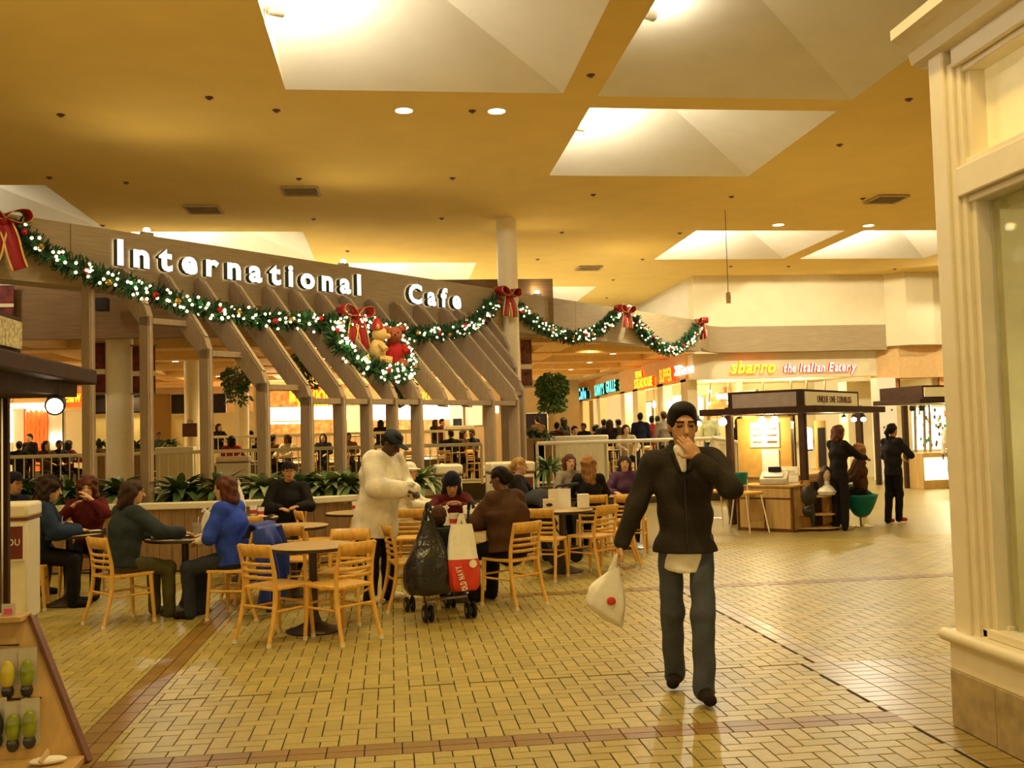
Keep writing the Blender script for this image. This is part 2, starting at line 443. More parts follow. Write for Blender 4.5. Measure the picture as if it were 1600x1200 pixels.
# sprinklers, vents and downlights are things that hang in the ceiling
def sprinkler_mesh():
    return MB().lathe([(0.055, 0), (0.055, -0.008), (0.03, -0.012), (0.016, -0.014), (0.016, -0.024), (0.03, -0.027), (0.03, -0.03), (0.0, -0.031)], n=10).mesh('sprinkler_head', 'kiosk_trim')
spm = sprinkler_mesh()
SPR = [(95, 179), (327, 152), (432, 172), (738, 173), (1312, 226), (1420, 155), (197, 285), (467, 279), (707, 278), (927, 304), (1143, 307), (1348, 310),
       (490, 342), (690, 341), (878, 363), (1062, 364), (77, 277), (543, 392), (817, 437), (840, 405), (958, 437), (1004, 405), (1232, 416), (1142, 416), (1398, 420), (948, 465), (160, 352), (923, 117)]
for k, (u, v) in enumerate(SPR):
    p = onz(u, v, HC); o = bpy.data.objects.new('sprinkler_head', spm); COL.objects.link(o); o.location = p
    tag(o, 'small dark sprinkler head in the tan ceiling', 'sprinkler', 'ceiling sprinkler heads')
mat('vent', (0.50, 0.38, 0.20), rough=0.7); mat('vent_dark', (0.16, 0.11, 0.06), rough=0.8)
VENT_AT = [(470, 297, 'left', 'grey square air vent in the ceiling above the cafe sign'), (1385, 310, '', 'grey ceiling air vent near the white shop window'), (318, 326, '', 'dark half open ceiling vent above the lit letters'), (920, 418, '', 'thin dark ceiling vent over the garland bow')]
for (u, v, _, lab) in VENT_AT:
    p = onz(u, v, HC); t = thing('ceiling_vent', lab, 'vent', (p.x, p.y, HC - 0.03))
    w = 0.62
    mb = MB()
    for sx, sy, dx, dy in ((0, w / 2, w, 0.05), (0, -w / 2, w, 0.05), (w / 2, 0, 0.05, w), (-w / 2, 0, 0.05, w)): mb.box((sx, sy, 0.005), (dx, dy, 0.03))
    mb.build('vent_frame', 'vent', t); MB().box((0, 0, 0.025), (w, w, 0.01)).build('vent_back', 'vent_dark', t)
    for j in range(7): MB().box((0, -w / 2 + 0.08 + j * 0.078, 0.006), (w - 0.05, 0.045, 0.008), R=Matrix.Rotation(0.5, 3, 'X')).build('slat', 'vent', t, smooth=0)
def downlight(p, lab, power, grp=None, r=0.12):
    t = thing('downlight', lab, 'light', p, group=grp)
    MB().lathe([(r + 0.02, 0.002), (r + 0.02, -0.012), (r, -0.012), (r, 0.0), (r * 0.75, 0.06), (0.0, 0.06)], n=18).build('trim_ring', 'white_plaster', t)
    MB().lathe([(0.0, -0.004), (r * 0.95, -0.004), (r * 0.95, 0.004)], n=18).build('lens', 'lamp_lens', t)
    if power: lamp('downlight_beam', 'SPOT', (p[0], p[1], p[2] - 0.06), power, WARM, 0.1, (p[0], p[1], 0), 2.3, 0.8)
    return t
for (u, v, lab) in ((631, 172, 'round recessed downlight left of the pair above the sign'), (776, 173, 'round recessed downlight right of the pair above the sign'), (1216, 351, 'small recessed downlight before the left bright skylight'), (1357, 352, 'small recessed downlight before the right bright skylight')):
    p = onz(u, v, HC); downlight((p.x, p.y, HC), lab, 230 if v < 300 else 130)
# rows of downlights that light the mall round the viewer, outside the frame
for (x, y, e) in ((-1.0, 4.6, 120), (1.6, 4.2, 280), (-4.2, 7.5, 150), (6.6, 7.0, 230), (8.6, 12.6, 230), (10.4, 17.5, 240), (-6.6, 9.0, 240), (12.5, 18.0, 280), (0.6, 7.6, 120)):
    downlight((x, y, HC), 'recessed ceiling downlight beyond the top of the view', e, 'downlights over the walkway')
# spot fixtures inside the wells
def well_spot(i, p, aim, power, col=PALE, fixture=True):
    if fixture:
        t = thing('well_spotlight', ['glaring spotlight on the left wall of the large skylight over the letters', 'spotlight in the dim skylight at the top right', 'spotlight in the white skylight left of the hanging amber lamp', 'spotlight in the left of the two glowing far skylights', 'spotlight in the right of the two glowing far skylights', 'spotlight in the skylight above the left bow', 'spotlight in the skylight behind the first letters', 'spotlight in the skylight behind the second word', 'spotlight in the far skylight behind the tall column', 'spotlight in the skylight overhead behind the viewer'][i], 'light', p)
        d = (Vector(aim) - Vector(p)).normalized()
        MB().lathe([(0.0, -0.10), (0.05, -0.09), (0.06, 0.06), (0.065, 0.08)], n=14, axis=d).build('housing', 'white_plaster', t)
        MB().lathe([(0.0, 0.075), (0.055, 0.075), (0.055, 0.07)], n=14, axis=d).build('lens', 'lamp_hot', t)
        MB().cyl((0, 0, 0), (-0.06, 0, 0.10), 0.012).build('bracket', 'white_plaster', t)
        t['group'] = 'spotlights in the skylight wells'
    d = (Vector(aim) - Vector(p)).normalized() * 0.12
    return lamp('well_light', 'POINT', Vector(p) + d + Vector((0.1, 0, 0.0)), power, col, 0.06)
WP = [115, 18, 120, 380, 380, 110, 160, 250, 200, 45]
for i, w in enumerate(WELLS):
    p = (w[0] + 0.12, (w[2] + w[3]) / 2 - 0.4, HC + 0.16)
    if i == 0: p = (w[0] + 0.12, 10.6, HC + 0.10)
    well_spot(i, p, (w[0] + 2.2, w[3] - 0.9, HC + 0.45), WP[i])

# ---- the sign beam (45 degrees across the cafe front)
S2 = 2 ** -0.5
def bp(s, t, z): return np.array([S2 * s + S2 * t, 17.9 + S2 * s - S2 * t, z])
DIR = np.array([S2, S2, 0]); NRM = np.array([S2, -S2, 0]); UPV = np.array([0, 0, 1.0])
beam = thing('sign_beam', 'long wood grained fascia beam carrying the cafe lettering', 'beam', bp(0, 0, 3.8))
SEG = [-9.0, -5.9, -2.6, 0.8, 3.4, 5.9, 8.6, 11.9]
for a, b in zip(SEG, SEG[1:]):
    mb = MB(); mb.box((bp(a, -0.18, 4.2) + bp(b, -0.18, 4.2)) / 2, (b - a - 0.006, 0.36, 0.8), PI / 4); mb.build('beam_panel', 'fascia_wood', beam, world=True, smooth=0, bevel=0.006)
MB().box((bp(-9, -0.18, 3.78) + bp(11.9, -0.18, 3.78)) / 2, (20.9, 0.40, 0.04), PI / 4).build('soffit_strip', 'fascia_wood', beam, world=True, smooth=0)
sign = thing('cafe_sign', 'glowing white channel letters spelling the cafe name on the beam', 'sign', bp(-5.3, 0, 4.1))
def span(txt, s0, s1, z0, h):
    letters(txt, 'bold', bp(s0, 0.02, z0), DIR, UPV, h, sign, depth=0.28, width=s1 - s0, gap=0.28)
span('International', -5.30, -0.78, 4.115, 0.335); span('Cafe', 0.40, 1.84, 4.09, 0.335)

# uplights standing on the beam (two show as glaring points over the letters; the right two are added ceiling fill)
for i, s_ in enumerate((-4.72, -0.98, 4.6, 8.4)):
    p = bp(s_, -0.10, 4.66); t = thing('beam_uplight', ['glaring uplight on the beam above the letter t', 'glaring uplight on the beam above the last letters of the long word', 'added uplight on the beam right of the tall column', 'added uplight on the beam near the eatery corner'][i], 'light', p)
    MB().box((0, 0, -0.03), (0.16, 0.1, 0.06), PI / 4).build('housing', 'metal_grey', t); MB().ell((0, 0, 0.03), (0.05, 0.05, 0.04), 12).build('lens', 'lamp_hot', t)
    lamp('uplight_fill', 'SPOT', (p[0] - 0.1, p[1] + 0.1, 4.75), 14, WARM, 0.06, (p[0] + 0.6, p[1] - 1.2, 6.1), 2.9, 1.0)
lamp('uplight_fill', 'SPOT', (7.4, 16.4, 2.32), 55, WARM, 0.1, (7.9, 15.6, 6.1), 2.8, 1.0)  # added fill above the salon kiosk, brightens the right ceiling; no fixture
lamp('uplight_fill', 'SPOT', (-3.6, 7.6, 2.6), 95, WARM, 0.1, (-3.2, 11.0, 6.1), 2.7, 1.0)  # added fill above the left kiosk to lift the dark left ceiling; no fixture
# ---- trellis canopy: rafters, posts, purlins
tre = thing('trellis_canopy', 'greenhouse shaped wooden trellis of posts and sloping rafters', 'trellis', bp(-1.5, 1.2, 0))
POSTS = [(-5.75, 0.16), (-5.19, 0.62), (-4.57, 1.06), (-3.99, 1.53), (-3.38, 1.72), (-2.77, 1.72), (-2.24, 1.72), (-1.70, 1.72), (-1.15, 1.72), (-0.55, 1.72), (0.05, 1.72), (0.66, 1.72), (1.35, 1.72), (1.77, 1.53), (2.14, 1.08), (2.51, 0.62)]
NOPOST = {9, 10}
for i, (s, t) in enumerate(POSTS):
    zk = 3.95 - t
    w = 0.085
    # rafter: slopes from the beam face to the kink, 0.22 deep, rounded upper end
    if t > 0.3:
        poly = [(0.02, 4.0), (0.05, 4.05), (0.12, 4.06), (0.20, 4.0), (t + 0.02, zk + 0.18), (t + 0.10, zk + 0.02), (t + 0.10, zk - 0.12), (t - 0.06, zk - 0.10), (0.02, 3.68)]
        mb = MB(); mb.plate(poly, bp(s, 0, 0) - DIR * w / 2, NRM, UPV, w); mb.build('rafter', 'trellis_wood', tre, world=True, smooth=0, bevel=0.005)
        mb = MB(); mb.bar(bp(s, 0.22, 4.0 + 0.002), bp(s, t + 0.03, zk + 0.19), 0.05, 0.012, up=NRM + UPV); mb.build('rafter_batten', 'trellis_edge', tre, world=True, smooth=0)
    if i not in NOPOST:
        zt = zk + 0.02 if t > 0.3 else 3.8
        p = bp(s, t, 0); mb = MB(); mb.box((p[0], p[1], (0.3 + zt) / 2), (w, 0.20, zt - 0.3), PI / 4); mb.build('post', 'trellis_wood', tre, world=True, smooth=0, bevel=0.005)
        p = bp(s, t + 0.103, 0); mb = MB(); mb.box((p[0], p[1], (0.3 + zt) / 2), (0.03, 0.012, zt - 0.3), PI / 4); mb.build('post_batten', 'trellis_edge', tre, world=True, smooth=0)
    if i + 1 < len(POSTS):
        t2 = min(t, POSTS[i + 1][1]); zp = 3.95 - t2
        mb = MB(); mb.box((bp(s, t2, zp - 0.04) + bp(POSTS[i + 1][0], t2, zp - 0.04)) / 2, (POSTS[i + 1][0] - s - w, 0.16, 0.08), PI / 4)
        mb.build('purlin', 'trellis_wood', tre, world=True, smooth=0, bevel=0.004)
    for (tt, zz) in ((t, zk - 0.28),):
        if i not in NOPOST and t > 0.3:
            p = bp(s, t, zz) + DIR * (w / 2 + 0.001); MB().cyl(p, p + DIR * 0.008, 0.014, n=8).build('bolt', 'metal_grey', tre, world=True)

# ---- round columns
def column(name_lab, x, y, r, z0, z1, cat='column'):
    t = thing('round_column', name_lab, cat, (x, y, z0))
    MB().lathe([(r, 0.0), (r, z1 - z0)], n=32).build('shaft', 'column_paint', t)
    MB().lathe([(r + 0.03, 0.0), (r + 0.03, 0.12), (r + 0.005, 0.14)], n=32).build('base_ring', 'column_paint', t)
    return t
column('tall cream round column rising through the garlanded beam', 2.45, 20.38, 0.21, 0, HC)
p = at(187, 620, 22.6); column('broad cream round column behind the left trellis posts', p.x, p.y, 0.285, 0, 4.25)
p = at(300, 640, 28.0); column('slim cream column behind the hanging dark bag', p.x, p.y, 0.2, 0.45, 4.2)
p = at(378, 640, 33.0); column('distant cream column behind the hanging fern basket', p.x, p.y, 0.22, 0.45, 4.2)

# ---- low food court ceiling behind the beam
mat('fascia_dark', (0.22, 0.125, 0.05), rough=0.65, var=0.2, scale=6, stretch=(0.4, 0.4, 9))
mb = MB()
lowc = struct(MB().prism([(-26, 21.5), (3.55, 21.5), (8.8, 26.9), (8.8, 48), (-26, 48)], 4.25, 4.4).build('ceiling_food_court', 'white_plaster', smooth=0), 'lower coffered ceiling over the food court')
MB().box((-11.2, 21.42, 4.42), (29.5, 0.16, 1.16)).build('ceiling_fascia', 'fascia_dark', lowc, smooth=0)
mat('coffer_beam', (0.74, 0.48, 0.20), rough=0.7, var=0.06)
for y in np.arange(24.6, 47, 3.4): xe = min(8.8, y - 17.9 - 0.9); MB().box(((xe - 26) / 2, y, 4.06), (xe + 26, 0.75, 0.36)).build('coffer_beam', 'coffer_beam', lowc, smooth=0)
for x in np.arange(-24, 8.5, 4.05): ya = max(21.6, x + 17.9 + 0.9); MB().box((x, (48 + ya) / 2, 4.08), (0.75, 48 - ya, 0.32)).build('coffer_beam', 'coffer_beam', lowc, smooth=0)
k = 0
for y in np.arange(24.6, 47, 3.4):
    for x in np.arange(-22, 8, 4.05):
        u, v = pix((x, y, 3.87))
        if -80 < u < 1150 and y - x > 18.6:
            downlight((x, y, 3.875), 'small recessed downlight in a food court ceiling beam', 0, 'food court downlights', 0.09)
for (x, y, e) in ((-14, 29, 500), (-8, 28, 500), (-3, 28, 500), (2, 28, 560), (5.6, 27.5, 750), (-16, 36, 600), (-9, 36, 600), (-2, 36, 600), (4.5, 36, 900), (6, 43, 700)):
    lamp('food_court_light', 'SPOT', (x, y, 3.86), e, WARM, 0.25, (x, y, 0), 2.7, 0.9)
# ================================================================== right hand walls and the food court front
wr = struct(MB().box((11.75, 28.3, 5.35), (5.9, 0.5, 1.5)).build('wall_eatery', 'cream_wall', smooth=0), 'plain cream wall above the Italian eatery')
mb = MB()
arc = [(8.41, 26.31)] + [(9.9 - 1.0 * math.cos(a) * 1.0, 27.05 + 1.0 * math.sin(a)) for a in np.linspace(0.5, 1.45, 6)] + [(9.9, 28.02), (14.65, 28.02)]
back = [(14.65, 28.5), (9.7, 28.5), (8.3, 27.0), (8.2, 26.5)]
mb.prism(arc + back, 3.85, 4.6); mb.build('wood_band', 'fascia_wood', wr, smooth=0.5)
MB().box((11.95, 28.72, 3.48), (6.2, 0.5, 0.75)).build('sign_band', 'cream_wall', wr, smooth=0)
wside = struct(MB().box((8.96, 37.78, 5.25), (0.3, 19.4, 1.7)).build('wall_side', 'white_plaster', smooth=0), 'pale side wall above the row of food stalls')
fas = MB().box((8.95, 38.3, 3.50), (0.3, 18.4, 0.85)).build('stall_fascia', 'coffer_beam', wside, smooth=0)
# angled pier and soffit box right of the eatery
wp = MB(); wp.prism([(14.65, 28.02), (15.1, 27.6), (15.95, 27.6), (17.2, 28.2), (22, 28.2), (22, 29), (14.65, 29)], 3.95, 6.1)
wpo = struct(wp.build('wall_pier', 'cream_wall', smooth=0), 'angled cream pier right of the eatery')
MB().prism([(15.95, 26.2), (20, 26.2), (20, 28.2), (16.5, 28.2)], 5.45, 6.1).build('soffit_box', 'cream_wall', wpo, smooth=0)
MB().prism([(14.4, 28.6), (15.0, 28.0), (16.2, 28.0), (16.8, 27.4), (22, 27.4), (22, 29), (14.4, 29)], 3.0, 3.95).build('wood_band', 'coffer_beam', wpo, smooth=0)
MB().prism([(14.1, 29.6), (15.4, 29.6), (16.3, 28.6), (22, 28.6), (22, 30.2), (14.1, 30.2)], 0.0, 3.0).build('lower_wall', 'cream_wall', wpo, smooth=0)
lamp('soffit_light', 'POINT', (16.9, 25.6, 5.6), 120, PALE, 0.08)
lamp('wall_washer', 'SPOT', (16.2, 26.9, 2.9), 60, (1, 0.8, 0.4), 0.05, (16.6, 28.4, 1.8), 1.6, 0.8)
mat('poster_red', (0.62, 0.30, 0.10), var=0.5, scale=6)
for (u, v, Yp_, lab) in ((1393, 601, 28.6, 'framed orange menu poster on the wall beside the white pier'), (1478, 597, 28.4, 'framed poster lit by a wall light behind the far kiosk')):
    p = at(u, v, Yp_ - 0.2); t = thing('wall_poster', lab, 'poster', (p.x, p.y, p.z))
    MB().box((0, 0, 0), (0.46, 0.03, 0.62)).build('print', 'poster_red', t); mb = MB()
    for a in (-1, 1): mb.box((a * 0.24, -0.01, 0), (0.03, 0.05, 0.68)).box((0, -0.01, a * 0.33), (0.5, 0.05, 0.03))
    mb.build('frame', 'kiosk_trim', t)

# ---- eatery shop front
PXL = 28.9
eat = thing('eatery_sign', 'red and yellow glowing sign of the Italian eatery', 'sign', (9.9, 28.45, 3.2))
mat('sb_yellow', (1, 0.7, 0.05), emit=(1.0, 0.62, 0.02), estr=2.6, var=0.02); mat('sb_red', (0.8, 0.05, 0.01), emit=(1.0, 0.10, 0.01), estr=1.6, var=0.02)
mat('sb_cream', (0.9, 0.75, 0.6), emit=(1.0, 0.75, 0.55), estr=1.3, var=0.02); mat('sb_maroon', (0.35, 0.02, 0.03), emit=(0.6, 0.03, 0.04), estr=0.5)
EX, EZ = np.array([1.0, 0, 0]), np.array([0, 0, 1.0])
letters('sbarro', 'fatital', (9.95, 28.46, 3.26), EX, EZ, 0.36, eat, 'sb_yellow', 'sb_red', gap=0.06, depth=0.35, width=1.36)
letters('the Italian Eatery', 'ital', (11.58, 28.46, 3.26), EX, EZ, 0.26, eat, 'sb_cream', 'sb_maroon', gap=0.07, depth=0.45, width=2.25)
pier = thing('white_pier', 'white square pier with rows of dark studs beside the eatery', 'pier', (14.42, 27.9, 0))
MB().box((0, 0, 1.5), (0.58, 0.4, 3.0)).build('pier_body', 'white_plaster', pier, bevel=0.01)
for x in (-0.13, 0.13):
    for z in (0.5, 1.05, 1.55, 2.05, 2.6): MB().cyl((x, -0.21, z), (x, -0.195, z), 0.03, n=10).build('stud', 'kiosk_trim', pier)
# interior of the eatery
FZ = 0.0
wb = struct(MB().box((12.2, 33.0, 1.6), (4.6, 0.2, 3.2)).build('wall_eatery_back', 'cream_wall', smooth=0))
MB().box((12.2, 31.0, 3.2), (4.6, 4.2, 0.1)).build('inner_ceiling', 'cream_wall', wb, smooth=0)
mat('menu_glow', (1, 0.9, 0.6), emit=(1.0, 0.80, 0.42), estr=1.0, var=0.3, scale=5); mat('menu_white', (1, 1, 0.95), emit=(1.0, 0.96, 0.80), estr=1.7, var=0.1, scale=5)
mat('menu_red', (0.8, 0.12, 0.02), emit=(1.0, 0.13, 0.01), estr=0.55, var=0.4, scale=4); mat('sign_green', (0.02, 0.4, 0.1), emit=(0.03, 0.6, 0.15), estr=0.8)
for (x, z, w, h, m, lab) in ((9.9, 2.35, 1.0, 0.8, 'menu_glow', 'left glowing menu board over the eatery counter'), (11.1, 2.35, 1.1, 0.8, 'poster_red', 'middle orange menu board over the eatery counter'), (12.4, 2.4, 1.2, 0.9, 'cream_wall', 'right pale menu board over the eatery counter')):
    t = thing('menu_board', lab, 'menu board', (x, 32.6, z)); MB().box((0, 0, 0), (w, 0.06, h)).build('panel', m, t)
    mb = MB()
    for a in (-1, 1): mb.box((a * w / 2, -0.02, 0), (0.05, 0.08, h + 0.06)).box((0, -0.02, a * h / 2), (w, 0.08, 0.05))
    mb.build('frame', 'chrome', t)
t = thing('eatery_counter', 'bright glass food counter of the eatery', 'counter', (12.1, 31.0, 0))
MB().box((0, 0, 0.55), (3.6, 0.8, 1.1)).build('counter_body', 'cream_wall', t); MB().box((0, -0.1, 1.14), (3.7, 1.0, 0.06)).build('worktop', 'metal_grey', t); MB().box((0, -0.3, 1.4), (3.6, 0.04, 0.45)).build('sneeze_guard', 'glass', t)
t = thing('glowing_awning', 'long glowing cream light box above the eatery counter', 'light box', (11.2, 29.8, 2.62)); MB().box((0, 0, 0), (2.4, 0.3, 0.14)).build('light_box', 'menu_white', t); MB().box((0, 0, 0.1), (2.5, 0.36, 0.04)).build('lid', 'chrome', t)
t = thing('green_panel', 'green lit panel above the salon kiosk roof', 'sign', (12.9, 29.6, 2.55)); MB().box((0, 0, 0), (1.3, 0.1, 0.14)).build('panel', 'sign_green', t); MB().box((0, 0.04, 0), (1.36, 0.08, 0.2)).build('frame', 'chrome', t)
for i, x in enumerate((9.7, 10.3, 11.4, 12.3, 12.8, 13.4)):
    t = thing('pendant_tube', 'shiny tube light hanging inside the eatery', 'light', (x, 29.7, 2.7), group='tube lights inside the eatery')
    MB().cyl((0, 0, -0.25), (0.05, 0, 0.35), 0.035, n=10).build('tube', 'chrome', t); MB().ell((0, 0, -0.28), 0.05).build('glow', 'lamp_lens', t)
for (x, y, z, e) in ((10.3, 30.2, 2.7, 110), (12.6, 30.2, 2.7, 120)): lamp('eatery_light', 'POINT', (x, y, z), e, (1, 0.82, 0.45), 0.15)

# ---- food stalls along the side wall (X = 8.8), signs over bright openings
mat('sign_cyan', (0.1, 0.7, 0.6), emit=(0.16, 0.80, 0.62), estr=1.5); mat('sign_blue', (0.1, 0.6, 1), emit=(0.10, 0.60, 1.0), estr=2.2); mat('sign_edge', (0.02, 0.06, 0.06), rough=0.5)
mat('sign_yellow', (1, 0.7, 0.05), emit=(1.0, 0.55, 0.02), estr=2.4); mat('sign_redside', (0.6, 0.05, 0.01), emit=(0.9, 0.08, 0.01), estr=0.6); mat('sign_orange', (1, 0.35, 0.02), emit=(1.0, 0.28, 0.01), estr=2.0)
EY = np.array([0, -1.0, 0])
def stall_sign(rows, y1, lab):
    t = thing('stall_sign', lab, 'sign', (8.78, y1, 3.3))
    for (txt, st, ya, yb, z, h, f, sd) in rows:
        letters(txt, st, (8.79, ya, z), EY, EZ, h, t, f, sd, gap=0.1, depth=0.4, width=ya - yb, joined='letters')
stall_sign([('Cajun Cafe', 'bold', 48.0, 43.6, 3.15, 0.48, 'sign_blue', 'sign_edge')], 46, 'bright blue glowing stall sign furthest along the food court wall')
stall_sign([("SUNNY'S", 'bold', 41.8, 39.9, 3.18, 0.42, 'sign_cyan', 'sign_edge'), ('GRILLE', 'bold', 39.5, 37.8, 3.22, 0.42, 'sign_cyan', 'sign_edge')], 40, 'pale green glowing block letter sign between the blue and yellow ones')
stall_sign([('THE BAR', 'bold', 34.9, 34.0, 3.52, 0.22, 'sign_yellow', 'sign_redside'), ('STEAKHOUSE', 'bold', 34.9, 32.5, 3.15, 0.30, 'sign_yellow', 'sign_redside')], 34, 'yellow and red glowing stall sign set in two lines')
stall_sign([('SUPPER', 'bold', 31.4, 30.0, 3.17, 0.40, 'sign_orange', 'sign_redside'), ('Mediterranean', 'ital', 29.9, 28.2, 3.3, 0.30, 'sb_maroon', 'sb_cream')], 30, 'orange and maroon glowing sign nearest the eatery corner')
sb = struct(MB().box((11.5, 39.5, 1.9), (0.2, 15, 3.8)).build('wall_stall_back', 'cream_wall', smooth=0))
for y in (45.8, 42.0, 37.4, 35.4, 32.0, 29.3):
    t = thing('stall_pillar', 'cream pillar between two bright food stalls', 'pillar', (8.95, y, 0.45), group='pillars between the food stalls'); MB().box((0, 0, 1.35), (0.3, 0.7, 2.7)).build('shaft', 'cream_wall', t); MB().box((0, 0, 0.1), (0.34, 0.74, 0.2)).build('plinth', 'fascia_wood', t)
for i, (y, m, z, w) in enumerate(((43.5, 'menu_glow', 2.4, 2.2), (39.6, 'menu_glow', 2.3, 1.6), (36.3, 'menu_white', 2.3, 1.5), (33.4, 'menu_red', 2.5, 1.8), (30.6, 'menu_glow', 2.3, 1.5))):
    t = thing('stall_menu', ['dim glowing menu under the blue sign', 'yellow lit menu wall under the pale green sign', 'glaring white menu board under the yellow sign', 'red lit panel with cone lamps in the supper stall', 'cream lit panel at the stall beside the eatery'][i], 'menu board', (11.33, y, z))
    MB().box((0, 0, 0), (0.1, w, 1.0)).build('panel', m, t); mb = MB()
    for a in (-1, 1): mb.box((-0.03, a * w / 2, 0), (0.1, 0.05, 1.05)).box((-0.03, 0, a * 0.5), (0.1, w, 0.05))
    mb.build('frame', 'metal_grey', t)
    c = thing('stall_counter', 'serving counter of the food stall with the ' + ['blue', 'pale green', 'yellow two line', 'orange', 'nearest corner'][i] + ' sign', 'counter', (9.52, y, 0.45)); MB().box((0, 0, 0.5), (0.7, w + 0.8, 1.0)).build('counter_body', 'cream_wall', c); MB().box((0, 0, 1.03), (0.8, w + 0.9, 0.06)).build('worktop', 'metal_grey', c)
    lamp('stall_light', 'POINT', (9.5, y, 2.9), 55 if i != 2 else 130, (1, 0.80, 0.38), 0.1)
for (u, v) in ((1022, 632), (1048, 634)):
    p = at(u, v, 31.5); t = thing('pendant_lamp', 'oval glowing pendant lamp under the supper sign', 'light', p, group='oval pendant lamps'); MB().ell((0, 0, 0), (0.06, 0.06, 0.12)).build('globe', 'lamp_lens', t); MB().cyl((0, 0, 0.12), (0, 0, 0.6), 0.008, n=6).build('cord', 'black_plastic', t)
# orange cove glow strip above the stall fascia
mat('cove_orange', (1, 0.3, 0.05), emit=(1.0, 0.22, 0.02), estr=0.9, var=0.3, scale=0.6)
tag(MB().box((8.7, 36.0, 3.99), (0.12, 14.0, 0.05)).build('cove_light', 'cove_orange'), 'thin orange cove light along the stall fascia', 'light strip')
# raised floor of the food court
rf = struct(MB().prism([(-26, 25.0), (2.6, 25.0), (2.6, 22.2), (7.6, 22.2), (8.8, 24.5), (8.8, 48), (-26, 48)], 0.0, 0.45).build('floor_raised', 'far_tiles', smooth=0), 'raised floor of the food court')
MB().box((9.37, 38.6, 0.225), (1.14, 18.8, 0.45)).build('stall_floor', 'far_tiles', rf, smooth=0)
rf2 = MB().box((-11.7, 40, 0.68), (28.6, 16, 0.45)).build('floor_upper_step', 'far_tiles', rf, smooth=0)

# ---- far walls and stalls of the food court
wfar = struct(MB().box((-9, 42.2, 2.6), (34, 0.3, 4.4)).build('wall_far', 'tan_wall', smooth=0), 'far tan wall of the food court')
wcr = struct(MB().box((4.2, 47.6, 2.4), (11, 0.3, 4.4)).build('wall_far_corner', 'tan_wall', smooth=0), 'far corner wall of the food court')
def far_panel(u0, u1, v0, v1, Y, m, name, lab, cat, th=0.08, frame_m=None):
    a = at(u0, v1, Y); b = at(u1, v0, Y); t = thing(name, lab, cat, ((a.x + b.x) / 2, Y, a.z))
    w, h = b.x - a.x, b.z - a.z
    MB().box((0, 0, h / 2), (w, th, h)).build('panel', m, t)
    mb = MB(); f = 0.05
    for q in (-1, 1): mb.box((q * w / 2, -0.02, h / 2), (f, th + 0.04, h + f)).box((0, -0.02, h / 2 + q * h / 2), (w, th + 0.04, f))
    mb.build('frame', frame_m or m, t, smooth=0)
    return t
far_panel(143, 238, 616, 646, 36.2, 'dark_panel', 'dark_panel', 'dark blue panel high on the cream wall behind the broad column', 'panel')
far_panel(266, 352, 616, 646, 36.2, 'dark_panel', 'dark_panel', 'dark blue panel high on the cream wall behind the slim column', 'panel')
far_panel(143, 238, 644, 726, 36.2, 'cream_wall', 'partition', 'cream partition wall under the left dark panel', 'partition')
far_panel(236, 266, 616, 726, 35.6, 'tan_wall', 'partition', 'tan upright partition between the two dark panels', 'partition')
far_panel(266, 410, 644, 726, 36.2, 'cream_wall', 'partition', 'long cream partition wall under the right dark panel', 'partition')
far_panel(398, 408, 590, 690, 34.0, 'cream_wall', 'partition', 'narrow cream upright beside the red lettered stall', 'partition')
# bright stall with red letters
mat('ravioli', (1, 0.45, 0.02), emit=(1.0, 0.33, 0.01), estr=3.0)
st = thing('far_stall_sign', 'orange red neon stall lettering seen through the trellis', 'sign', at(455, 622, 41.85)); p = at(453, 627, 41.85)
letters('MARVIOLI', 'bold', (p.x, 41.85, p.z), EX, EZ, 0.42, st, 'ravioli', 'sign_redside', gap=0.1, depth=0.3, width=1.72, joined='letters'); p = at(466, 634, 41.85)
letters('EXPRESS', 'bold', (p.x, 41.85, p.z - 0.02), EX, EZ, 0.2, st, 'ravioli', 'sign_redside', gap=0.1, depth=0.3, width=1.2, joined='letters')
far_panel(418, 562, 600, 636, 41.97, 'menu_dark' if 'menu_dark' in MT else 'poster_red', 'stall_header', 'orange brown header behind the neon stall lettering', 'fascia')
far_panel(423, 470, 637, 662, 41.97, 'menu_white', 'stall_menu', 'glaring menu board left of the second trellis post in the neon stall', 'menu board')
far_panel(480, 518, 635, 655, 41.97, 'menu_white', 'stall_menu', 'square glaring menu board in the middle of the neon stall', 'menu board')
far_panel(528, 541, 635, 656, 41.97, 'menu_glow', 'stall_menu', 'narrow glowing menu board beside the cream door', 'menu board')
far_panel(423, 541, 656, 680, 41.97, 'poster_red', 'stall_counter', 'red and orange counter of the neon stall', 'counter')
far_panel(541, 562, 634, 680, 41.97, 'cream_wall', 'stall_door', 'cream panel with four studs beside the neon stall', 'panel')
far_panel(574, 645, 630, 656, 41.97, 'menu_white', 'stall_menu', 'wide glaring white menu board behind the standing man in white', 'menu board')
far_panel(574, 645, 657, 672, 41.97, 'poster_red', 'stall_counter', 'pink lit counter under the wide white menu', 'counter')
far_panel(658, 702, 630, 655, 41.97, 'menu_white', 'stall_menu', 'glaring white menu panel right of the trellis opening post', 'menu board')
far_panel(664, 690, 656, 674, 41.97, 'poster_red', 'wall_board', 'orange stall front panel under the white menu', 'panel')
far_panel(704, 722, 632, 668, 41.97, 'white_plaster', 'partition', 'white partition board with a dark square', 'partition')
far_panel(729, 752, 632, 664, 41.97, 'white_plaster', 'partition', 'wide white board near the far trellis corner', 'partition')
far_panel(709, 720, 655, 664, 41.88, 'dark_panel', 'notice', 'small dark notice on the white partition', 'notice')
far_panel(766, 778, 632, 645, 41.97, 'menu_glow', 'light_box', 'small cream light panel between trellis posts', 'light box')
